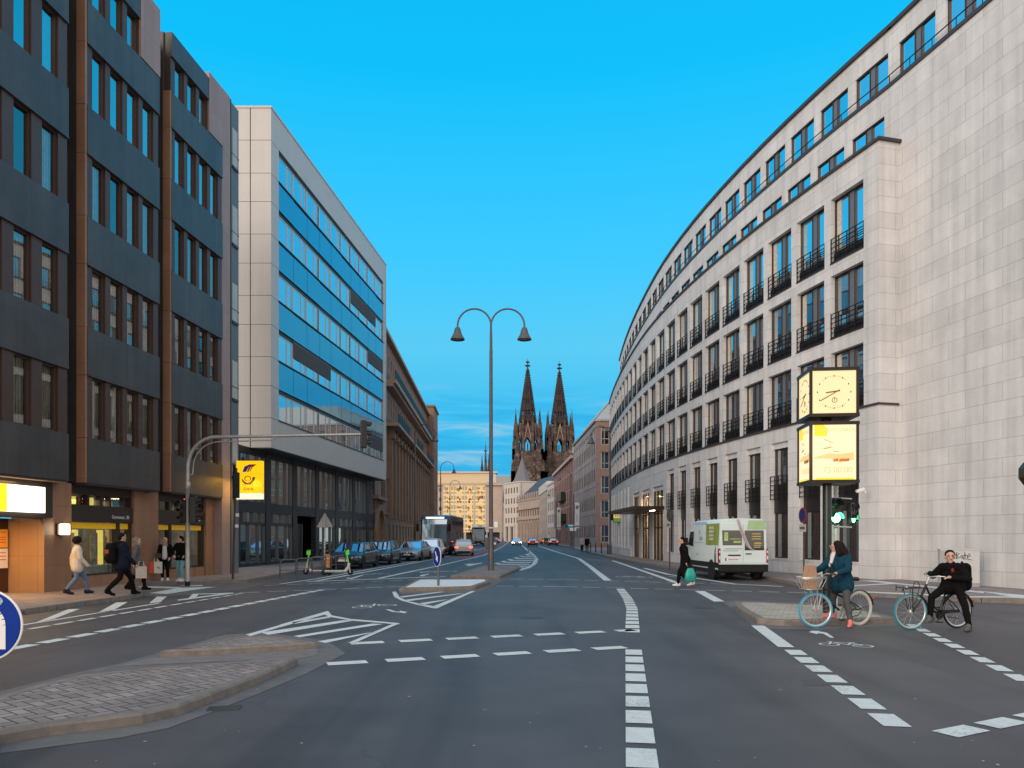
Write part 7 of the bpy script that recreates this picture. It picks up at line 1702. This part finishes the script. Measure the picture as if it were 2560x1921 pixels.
def stand(fd, hgt=1.72, stride=0.0, arms=(.12,-.12), lead=1, lean=0.0, sw=.19):
    """standing or striding joints for someone facing fd (unit, horizontal)"""
    f = V((fd[0],fd[1],0)).normalized(); r = V((f.y,-f.x,0)); u = V((0,0,1)); s = hgt/1.75
    P_ = lambda a, b, c: (f*a+r*b+u*c)*s
    st = stride/2; hd = 0.02*abs(stride)
    J = dict(head=P_(.03+lean*1.25,0,1.635-hd), neck=P_(lean,0,1.47-hd), chest=P_(lean*.8,0,1.27-hd), pelvis=P_(0,0,.97-hd), shl=P_(lean,-sw,1.42-hd), shr=P_(lean,sw,1.42-hd),
        ell=P_(lean*.6+arms[0]*.5-.03,-sw-.06,1.14-hd), elr=P_(lean*.6+arms[1]*.5-.03,sw+.06,1.14-hd), hal=P_(arms[0]*1.5+.06,-sw-.05,.89-hd), har=P_(arms[1]*1.5+.06,sw+.05,.89-hd), hil=P_(0,-.09,.93-hd), hir=P_(0,.09,.93-hd))
    for sd_, lr in ((-1,'l'),(1,'r')):
        d = st if (lr == 'l') == (lead > 0) else -st
        J['an'+lr] = P_(d, sd_*.10, .09 if d >= 0 else .09+abs(d)*.22); J['to'+lr] = P_(d+.19, sd_*.11, .045 if d >= 0 else .04)
        J['kn'+lr] = P_(d*.5+.06+abs(stride)*.05, sd_*.10, .51-hd*.5)
        if d < 0: J['kn'+lr] = P_(d*.35+.06, sd_*.10, .50)
    return J
# --- left pavement
DEN = cloth('blue_denim', (.12,.19,.30)); BLK = cloth('black_cloth', (.007,.0065,.007)); NAVY = cloth('navy_cloth', (.010,.014,.024)); CREAM = cloth('cream_wool', (.60,.53,.46), .06)
p = G(193,1486,.12)
person('person in a cream jacket and jeans walking along the left pavement', (p.x,p.y,.12), stand((.72,.69), 1.62, .62, (-.1,.12), 1), (.85,.5,-.1), M_SKIN2, (CREAM, .14, 1.12), DEN, cloth('sneaker_dark', (.03,.03,.035)), (M_HAIR, 'afro'), sc_=1.0)
p = G(303,1489,.12); pj = stand((.62,.78), 1.76, .80, (-.08,.14), 1)
o, j = person('person in a dark coat walking with a backpack past the yellow shop window', (p.x,p.y,.12), pj, (.55,.83,-.05), M_SKIN, (NAVY, .10, 1.25), BLK, BLK, (M_HAIR, 'short'), k=1.2)
def backpack(label, c, fd, sz, mt, accent=None, cat='backpack'):
    t = thing('backpack', label, cat, c, math.atan2(fd[1], fd[0]))
    m = MB(); m.cap((-.06*sz,-.08*sz,-.18*sz),(-.06*sz,-.08*sz,.16*sz),.11*sz,.10*sz); m.cap((-.06*sz,.08*sz,-.18*sz),(-.06*sz,.08*sz,.16*sz),.11*sz,.10*sz); m.cap((-.13*sz,-.06*sz,-.14*sz),(-.13*sz,.06*sz,-.14*sz),.08*sz,.08*sz)
    b = m.build('body', [mt], t); remesh(b, .012)
    m = MB()
    for s_ in (-1,1): m.tube([(.03*sz,s_*.10*sz,.22*sz),(.14*sz,s_*.12*sz,.28*sz),(.28*sz,s_*.13*sz,.16*sz),(.24*sz,s_*.15*sz,-.06*sz),(.02*sz,s_*.14*sz,-.16*sz)], .016*sz, 6)
    m.build('strap', [mt], t)
    if accent:
        m = MB(); m.cap((-.155*sz,-.07*sz,.0),(-.155*sz,.07*sz,.0),.035*sz,.035*sz); m.cap((-.15*sz,-.07*sz,.05*sz),(-.15*sz,.07*sz,.05*sz),.035*sz,.035*sz); m.build('pocket', [accent], t)
    return t
f_ = V((.62,.78,0)); backpack('black backpack with a rust red pocket worn by the walker in the dark coat', V((p.x,p.y,.12))+j['chest']-f_*.22+V((0,0,-.06)), (.62,.78), 1.05, BLK, cloth('rust_cloth', (.30,.07,.045)))
p2 = G(322,1478,.12); person('person with grey hair walking half hidden beside the backpack wearer', (p2.x+.05,p2.y+.35,.12), stand((.86,.51), 1.62, .5, (.1,-.1), -1), (.86,.51,0), M_SKIN, (cloth('grey_coat', (.10,.10,.105)), .3, 1.1), BLK, BLK, (cloth('grey_hair', (.20,.17,.15)), 'bob'))
tb_ = MB(); tb_.box(-.15,.15,-.05,.05,0,.36); tb_.tube([(-.08,0,.36),(-.05,0,.52),(.05,0,.52),(.08,0,.36)], .008, 5)
tag(tb_.build('carrier_bag', [cloth('silver_bag', (.45,.43,.40))], None, mtx=Matrix.Translation((p2.x+.30,p2.y+.15,.50)) @ Matrix.Rotation(R(30),4,'Z')), 'pale silver carrier bag hanging beside the walker with grey hair', 'bag')
p = G(413,1453,.12); Jc = stand((.25,-.97), 1.60, 0, (.02,.06), 1); Jc['hal'] = V((.20,-.08,.88)); 
cw, jw = person('person with blond hair, dark jacket and scarf standing with shopping bags on the left pavement', (p.x,p.y,.12), Jc, (.75,-.66,.0), M_SKIN, (BLK, .10, 1.06), BLK, cloth('white_sneaker', (.70,.68,.66), .05), (M_BLOND, 'bob'))
m = MB(); f_ = V((.25,-.97,0)); m.cap(jw['chest']+f_*.105+V((0,0,.10)), jw['pelvis']+f_*.10, .075, .10); remesh(m.build('shirt', [cloth('white_shirt', (.62,.58,.58), .05)], cw), .012)
m = MB(); m.cap(jw['neck']+f_*.05+V((-.04,0,0)), jw['neck']+f_*.08+V((.05,0,-.02)), .07, .065); m.cap(jw['neck']+f_*.09, jw['chest']+f_*.13+V((0,0,.06)), .06, .04); remesh(m.build('scarf', [cloth('grey_scarf', (.30,.22,.21), .5)], cw), .012)
def bag(label, x, y, z, rz, w_, h_, d_, mats, half=False, hand=.14, name='shopping_bag', soft=False):
    t = thing(name, label, 'bag', (x,y,z), rz); m = MB()
    if soft:
        m.loft([[V((a*w_/2*k_,b*d_/2*k2,zz)) for a, b in ((-1,-.6),(-.6,-1),(.6,-1),(1,-.6),(1,.6),(.6,1),(-.6,1),(-1,.6))] for zz, k_, k2 in ((0,.86,.6),(.04,1.0,1.0),(h_*.55,.92,.9),(h_*.85,.66,.5),(h_,.5,.25))])
    else: m.box(-w_/2,w_/2,-d_/2,d_/2,0,h_)
    m.build('body', [mats[0]], t, bevel=0 if soft else .006)
    if half: m = MB(); m.box(-w_/2-.005,-w_*.12,-d_/2-.005,d_/2+.005,-.002,h_+.003); m.build('side_panel', [mats[1]], t)
    m = MB(); hw_ = w_*.18
    for s_ in (-1,1): m.tube([(-hw_,s_*d_*.2,h_),(-hw_*.6,s_*.01,h_+hand),(hw_*.6,s_*.01,h_+hand),(hw_,s_*d_*.2,h_)], .008, 5)
    m.build('handle', [mats[-1]], t); return t
sbx = V((p.x,p.y,.12))+jw['har']
sb_ = bag('white and red paper shopping bag held by the person with blond hair', sbx.x-.06, sbx.y-.03, .42, R(12), .42, .42, .14, [cloth('white_bag', (.68,.66,.63), .03), cloth('red_bag', (.62,.10,.06), .05), M_WHITE], True)
m = MB(); m.tube([(.05,-.078,.20),(.09,-.078,.26),(.10,-.078,.16),(.14,-.078,.22),(.16,-.078,.14)], .008, 5); m.build('print', [M_BLACK], sb_)
hb = bag('small brown handbag worn across the body by the person with blond hair', p.x-.17, p.y-.20, .12+.86, R(10), .20, .17, .08, [cloth('brown_leather', (.10,.065,.04)), M_BLACK], hand=.10, name='handbag')
p = G(452,1455,.12); Jm = stand((-.25,-.97), 1.66, .12, (.0,.0), 1); Jm['elr'] = V((-.30,.0,1.12)); Jm['har'] = V((-.19,-.14,.98)); Jm['ell'] = V((.28,-.02,1.10)); Jm['hal'] = V((.18,-.12,.96))
cm, jm_ = person('person in a black jacket with white collar and light blue jeans by the signal mast', (p.x,p.y,.12), Jm, (-.85,-.5,.0), M_SKIN, (BLK, .04, 1.10), cloth('light_denim', (.16,.33,.40)), cloth('white_sneaker', (.70,.68,.66), .05), (M_HAIR, 'short'))
m = MB(); m.cap(jm_['neck']+V((.09,-.02,-.02)), jm_['neck']+V((.06,.02,.06)), .035, .03); m.cap(jm_['neck']+V((.06,.05,.03)), jm_['neck']+V((-.05,.05,.04)), .03, .03); remesh(m.build('collar', [cloth('white_fur', (.62,.58,.54), .08)], cm), .010, 3)
# --- man with the teal bag
p = G(1713,1466); Jg = stand((-.95,.12), 1.76, .52, (.12,-.05), 1, .07); Jg['elr'] = V((.05,.24,1.16)); 
Jg['har'] = V((-.08,.26,.95)); Jg['ell'] = V((-.0,-.26,1.12)); Jg['hal'] = V((-.02,-.29,.86))
person('person in a long dark coat crossing the road with a teal bag', (p.x,p.y,0), Jg, (-.94,.22,-.12), M_SKIN, (BLK, .50, 1.24), BLK, cloth('white_sneaker', (.70,.68,.66), .05), (M_HAIR, 'short'), vox=.011, k=1.12)
bag('teal plastic carrier bag held by the person in the long coat', p.x+.10, p.y-.36, .20, R(8), .40, .46, .18, [mat('teal_plastic', (.02,.33,.27), .4, var=.2, scale=8), M_BLACK], hand=.16, name='carrier_bag', soft=True)
# --- two people far down the right pavement
for i, (x, y, lb, tp) in enumerate(((7.55, 82, 'distant person in a pale jacket walking by the bollards', cloth('pale_jacket', (.45,.40,.38))), (8.15, 82.5, 'distant person in black walking by the bollards', BLK))):
    person(lb, (x,y,.12), stand((-.1,-1), 1.68, .4, (.1,-.1), 1-2*i), (0,-1,0), M_SKIN, (tp, .1, 1.1), BLK, BLK, (M_HAIR, 'short'), vox=.02)

# ------------------------------------------------------------------ bicycles
M_SIL = mat('bike_silver', (.55,.55,.53), .3, .6, var=.04); M_BFR = mat('bike_black', (.012,.010,.010), .35, .3, var=.05, coat=.4); M_BLUT = mat('blue_tyre', (.02,.30,.50), .6, var=.06); M_TEALT = mat('teal_tyre', (.015,.19,.26), .6, var=.06); M_CRT = mat('cream_tyre', (.55,.53,.48), .6, var=.05)
def bwheel(t, x, T0, tyre, rimm, r=.345, steer=0, hub=.03):
    T = Matrix.Translation((x,0,r)) @ Matrix.Rotation(steer,4,'Z') @ Matrix.Rotation(R(90),4,'X')
    n = 40; m = MB(); rr = .022
    vs = []; 
    prof = [(r-.022+rr*math.cos(a*math.pi/4), rr*math.sin(a*math.pi/4)) for a in range(8)]
    rings = [[T @ V((pr*math.cos(2*math.pi*i/n), pr*math.sin(2*math.pi*i/n), pz)) for pr, pz in prof] for i in range(n+1)]
    m.loft(rings, True, False); w_ = m.build('wheel', [tyre], t)
    m = MB(); prof = [(r-.045,-.014),(r-.062,-.010),(r-.062,.010),(r-.045,.014),(r-.03,.018),(r-.03,-.018)]
    rings = [[T @ V((pr*math.cos(2*math.pi*i/n), pr*math.sin(2*math.pi*i/n), pz)) for pr, pz in prof] for i in range(n+1)]
    m.loft(rings, True, False); m.build('rim', [rimm], w_)
    m = MB()
    for i in range(18):
        a = 2*math.pi*i/18; b = a+(.5 if i % 2 else -.5); m.tube([T @ V((hub*math.cos(b),hub*math.sin(b),.025*(1 if i % 2 else -1))), T @ V(((r-.05)*math.cos(a),(r-.05)*math.sin(a),0))], .0022, 4, False)
    m.build('spoke', [M_SIL], w_); 
    m = MB(); m.lathe([(hub*.6,-.05),(hub,-.04),(hub,.04),(hub*.6,.05)], 12, T); m.build('hub', [M_SIL], w_)
def bike(label, rear, front, ftyre, rtyre, frim, rrim, fork_m, hb, ht, st_, grips, steer, kind):
    rear, front = V(rear), V(front); d = front-rear; Lw = d.length
    t = thing('bicycle', label, 'bicycle', (rear.x, rear.y, 0), math.atan2(d.y, d.x)); r = .345
    bwheel(t, 0, None, rtyre, rrim, hub=.045); bwheel(t, Lw, None, ftyre, frim, steer=steer, hub=.045 if kind else .03)
    BBp = V((.44,0,.28)); seat = V((.24,0,.78)); hbv, htv = V(hb), V(ht)
    m = MB()
    if kind == 0:
        m.tube([htv-V((0,0,.08)), V((.36,0,.56))], .019, 8); m.tube([hbv, BBp], .023, 8); m.tube([V((.36,0,.56)), V((.12,.04,.42)), V((0,.06,r))], .012, 6); m.tube([V((.36,0,.56)), V((.12,-.04,.42)), V((0,-.06,r))], .012, 6)
    else:
        m.tube([htv-V((.0,0,.05)), V((.62,0,.60)), V((.54,0,.42)), V((.42,0,.34))], .018, 8); m.tube([hbv, V((.66,0,.42)), BBp], .021, 8)
        for s_ in (-1,1): m.tube([V((.30,0,.62)), V((.12,s_*.05,.48)), V((0,s_*.06,r))], .012, 6)
    m.tube([BBp, seat], .019, 8); m.tube([htv, hbv], .024, 8)
    for s_ in (-1,1): m.tube([BBp, V((0,s_*.06,r))], .012, 6)
    m.build('frame', [M_BFR], t)
    m = MB(); m.tube([seat-V((0,0,.05)), V((.21,0,.90))], .014, 8); m.build('seat_post', [M_SIL], t)
    m = MB(); m.cap((.10,0,.93),(.34,0,.94),.05,.025); m.cap((.10,-.06,.93),(.24,0,.94),.045,.03); m.cap((.10,.06,.93),(.24,0,.94),.045,.03); remesh(m.build('saddle', [M_BFR], t), .012, 3)
    m = MB()
    for s_ in (-1,1): m.tube([V((Lw,s_*.055,r)), hbv+V((.02,s_*.05,-.02)), hbv], .014, 6)
    m.build('fork', [fork_m], t)
    stv = V(st_); m = MB(); m.tube([htv, stv], .015, 8)
    gl_, gr_ = V(grips[0]), V(grips[1])
    m.tube([gl_, gl_.lerp(stv,.45)+V((.06,0,.02)), stv+(gl_-stv)*.12, stv+(gr_-stv)*.12, gr_.lerp(stv,.45)+V((.06,0,.02)), gr_], .012, 8); m.build('handlebar', [M_SIL], t)
    for g_ in (gl_, gr_):
        m = MB(); dd = (g_-stv).normalized(); dd = V((dd.x*.9,dd.y*.3,0)).normalized(); m.tube([g_-dd*.09, g_+dd*.03], .018, 8); m.build('grip', [M_BFR], t)
    m = MB(); m.lathe([(.09,-.03),(.095,-.025),(.07,-.02)], 20, Matrix.Translation(BBp) @ Matrix.Rotation(R(90),4,'X')); m.tube([BBp+V((.0,.06,0)), BBp+V((.10,.07,-.13))], .011, 6); m.tube([BBp+V((0,-.06,0)), BBp+V((-.10,-.07,.13))], .011, 6); m.box(BBp.x-.02,BBp.x-.44,.05,.062,.31,.37) if kind else None; m.build('crank', [M_SIL if not kind else M_BFR], t)
    for sg in (1,-1):
        m = MB(); m.box(BBp.x+sg*.10-.05,BBp.x+sg*.10+.05,sg*.07,sg*.16,BBp.z-sg*.13-.012,BBp.z-sg*.13+.012); m.build('pedal', [M_BFR], t)
    m = MB(); fd_ = [(-.005+(r+.025)*math.cos(a), r+(r+.025)*math.sin(a)) for a in [R(20+i*10) for i in range(16)]]
    for (x0,z0),(x1,z1) in zip(fd_, fd_[1:]): m.add([(x0,-.025,z0),(x1,-.025,z1),(x1,.025,z1),(x0,.025,z0),(x0*1.0,-.025,z0-.012),(x1,-.025,z1-.012),(x1,.025,z1-.012),(x0,.025,z0-.012)], [(0,1,2,3),(7,6,5,4),(0,4,5,1),(3,2,6,7)], False)
    if kind:
        T = Matrix.Translation((Lw,0,0)) @ Matrix.Rotation(steer,4,'Z')
        m.M = T
        fd_ = [((r+.025)*math.cos(a), r+(r+.025)*math.sin(a)) for a in [R(95+i*10) for i in range(12)]]
        for (x0,z0),(x1,z1) in zip(fd_, fd_[1:]): m.add([(x0,-.025,z0),(x1,-.025,z1),(x1,.025,z1),(x0,.025,z0),(x0,-.025,z0-.01),(x1,-.025,z1-.01),(x1,.025,z1-.01),(x0,.025,z0-.01)], [(0,1,2,3),(7,6,5,4),(0,4,5,1),(3,2,6,7)], False)
        m.M = Matrix()
    m.build('mudguard', [M_BFR], t)
    m = MB(); m.ell((-.37,0,.52),(.02,.025,.03),8,6); m.build('rear_light', [M_RED], t)
    m = MB(); m.ell((Lw+.10,0,.80 if kind else .74),(.04,.035,.035),10,6); m.build('front_light', [M_SIL], t)
    if kind:
        m = MB(); x0 = Lw-.22; x1 = Lw+.24
        for s_ in (-1,1): m.tube([(x0-.06,s_*.10,.80),(x1-.05,s_*.12,.80),(x1,s_*.10,.84),(x1+.02,s_*.07,.74)], .010, 6); m.tube([(Lw,s_*.06,r),(Lw+.06,s_*.12,.80)], .009, 6); m.tube([(Lw+.0,s_*.06,r),(Lw-.1,s_*.11,.80)], .007, 6)
        for x in (x0,Lw,x1-.06): m.tube([(x,-.11,.80),(x,.11,.80)], .009, 6)
        m.tube([(x0+.04,.05,.80),(x0+.10,.05,.92),(x0+.16,.04,.92),(x0+.2,.04,.80)], .008, 6)
        m.build('front_carrier', [M_BFR], t)
    else:
        m = MB(); b0 = [(Lw-.02,-.13),(Lw+.26,-.13),(Lw+.26,.13),(Lw-.02,.13)]; b1 = [(Lw-.10,-.19),(Lw+.36,-.19),(Lw+.36,.19),(Lw-.10,.19)]
        for bb_, z_, rad in ((b0,.76,.008),(b1,.99,.013),(b1,.965,.010)):
            pts = [V((x,y,z_)) for x, y in bb_]; m.tube(pts+[pts[0]], rad, 6)
        for i in range(4):
            for q in range(4):
                k_ = q/4; A_ = V((*b0[i],.76)).lerp(V((*b0[(i+1)%4],.76)), k_); B_ = V((*b1[i],.97)).lerp(V((*b1[(i+1)%4],.97)), k_); m.tube([A_,B_], .005, 5)
        m.box(Lw-.02,Lw+.26,-.13,.13,.752,.764)
        for s_ in (-1,1): m.tube([(Lw+.05,s_*.10,.76),(Lw+.02,s_*.07,r)], .008, 6); m.tube([(Lw+.2,s_*.09,.76),(Lw+.04,s_*.07,r)], .006, 6)
        m.build('basket', [M_SIL], t)
    m = MB(); m.tube([(.02,.08,.30),(.12,.10,.22),(.30,.12,.20)], .009, 6) if not kind else m.tube([(.05,.08,.20),(.32,.10,.24)], .010, 6); m.build('kickstand', [M_BFR], t)
    return t
rA, fA = (6.90,15.12), (5.88,14.72)
bA_ = bike('black bicycle with a light blue front tyre and a silver front basket', rA, fA, M_BLUT, M_CRT, M_SIL, M_CRT, M_SIL, (.99,0,.66), (.95,0,.86), (.93,0,1.02), ((.86,.24,1.05),(.98,-.25,1.04)), R(-18), 0)
rB, fB = (8.60,14.68), (7.55,14.40)
bB_ = bike('black dutch bicycle with a teal front tyre and a front carrier', rB, fB, M_TEALT, M_BFR, M_SIL, M_SIL, M_BFR, (.86,0,.60), (.72,0,.86), (.66,0,1.00), ((.42,.26,1.00),(.44,-.28,1.04)), R(-8), 1)
# brown paper bag in the basket
t = thing('paper_bag', 'tall brown paper bag standing in the silver bicycle basket', 'bag', (5.76,14.68,.77), R(200)); m = MB(); rnd = random.Random(3)
m.loft([[V((a*.10*k_+rnd.uniform(-.008,.008),b*.075*k_+rnd.uniform(-.008,.008),z_)) for a, b in ((-1,-1),(0,-1.05),(1,-1),(1.04,0),(1,1),(0,1.05),(-1,1),(-1.04,0))] for z_, k_ in ((0,.95),(.12,1.05),(.26,1.0),(.38,.92),(.44,.98))], smooth=False); m.build('body', [mat('kraft_paper', (.42,.25,.16), .8, var=.12, scale=12)], t)
# --- riders
DJ = cloth('blue_denim_dark', (.010,.045,.075), .3)
Jw = dict(head=(-.10,-.03,1.56), neck=(-.05,0,1.41), chest=(-.03,0,1.22), pelvis=(.03,.02,.92), shl=(.06,-.16,1.36), shr=(-.10,.16,1.36), ell=(.02,-.28,1.13), hal=(-.20,-.33,1.07), elr=(-.28,.20,1.15), har=(-.50,.10,1.07),
    hil=(.07,-.09,.90), hir=(-.01,.10,.90), knl=(.04,-.17,.50), anl=(.10,-.20,.11), tol=(.0,-.36,.045), knr=(-.06,.22,.54), anr=(-.05,.30,.22), tor=(-.24,.34,.165))
wm, jj = person('person with long dark hair in a dark blue jacket standing over the basket bicycle', (6.50,15.02,0), Jw, (-.74,.66,.02), M_SKIN, (DJ, .12, 1.28), cloth('grey_leggings', (.085,.085,.09)), cloth('coral_shoes', (.75,.22,.20), .08), (M_HAIR, 'back'), vox=.010, glasses=True, collar=cloth('white_scarf', (.70,.67,.64), .05))
Jb = dict(head=(-.05,-.02,1.385), neck=(-.01,.03,1.235), chest=(.02,.05,1.06), pelvis=(.06,.08,.84), shl=(.16,-.03,1.18), shr=(-.17,.03,1.19), ell=(.22,-.16,.97), hal=(-.09,-.15,1.00), elr=(-.27,.17,1.02), har=(-.22,.36,1.06),
    hil=(.10,.0,.84), hir=(-.02,.10,.84), knl=(.13,-.20,.46), anl=(.14,-.30,.10), tol=(.0,-.42,.045), knr=(-.40,-.02,.62), anr=(-.44,-.05,.24), tor=(-.58,-.10,.165))
mb_, jj2 = person('person in black with a red shirt sitting on the dutch bicycle with one foot down', (8.36,14.44,0), Jb, (-.38,-.92,-.02), M_SKIN, (BLK, .04, 1.16), BLK, cloth('black_white_shoe', (.10,.10,.10), .6), (M_HAIR, 'short'), vox=.010)
m = MB(); f_ = V((-.38,-.92,0)).normalized(); m.cap(jj2['neck']+f_*.055+V((0,0,-.01)), jj2['chest']+f_*.125+V((0,0,.06)), .045, .03); remesh(m.build('shirt', [cloth('red_shirt', (.28,.02,.02))], mb_), .010, 3)
m = MB(); 
for s_ in (-1,1): m.cap(jj2['neck']+V((s_*.07,-.03,.01)), jj2['chest']+f_*.14+V((s_*.06,0,.09)), .035, .02)
remesh(m.build('collar', [BLK], mb_), .010, 3)
backpack('black backpack on the back of the person on the dutch bicycle', V((8.36,14.44,0))+jj2['chest']+V((.25,.16,-.05)), (-.85,-.5), 1.0, BLK)
# ------------------------------------------------------------------ covers and small litter on the road
def cover(label, px, py, r, sq=False, h=0):
    p = G(px, py); m = MB()
    if sq: m.box(-r,r,-r*.7,r*.7,.001,.007); 
    else: m.lathe([(r,.001),(r,.006),(r*.93,.007),(r*.92,.004),(r*.80,.004),(r*.79,.007),(.01,.007)], 24)
    o = m.build('manhole_cover' if not sq else 'drain_cover', [mat('cast_iron', (.07,.065,.06), .55, .4, var=.25, scale=12, bump=.5, bscale=50)], None, mtx=Matrix.Translation((p.x,p.y,0)) @ Matrix.Rotation(R(12),4,'Z')); tag(o, label, 'cover')
cover('round iron manhole cover farther up the middle lane', 1330, 1545, .28)
cover('round iron manhole cover in the right lane before the van', 1760, 1520, .28); cover('small square drain cover at the gutter of the near island', 560, 1772, .16, True)
m = MB(); rnd = random.Random(11)
for i in range(40):
    px, py = rnd.uniform(150, 2500), rnd.uniform(1600, 1915); p = G(px, py); s_ = rnd.uniform(.008, .022)
    m.M = Matrix.Translation((p.x,p.y,.004)) @ Matrix.Rotation(rnd.uniform(0,6),4,'Z'); m.poly([(-s_,-s_*.6,0),(s_,-s_*.5,.002),(s_*.8,s_*.6,0),(-s_*.7,s_*.5,.002)])
m.M = Matrix(); o = m.build('litter', [mat('pale_litter', (.38,.37,.35), .8, var=.3)]); o['kind'] = 'stuff'
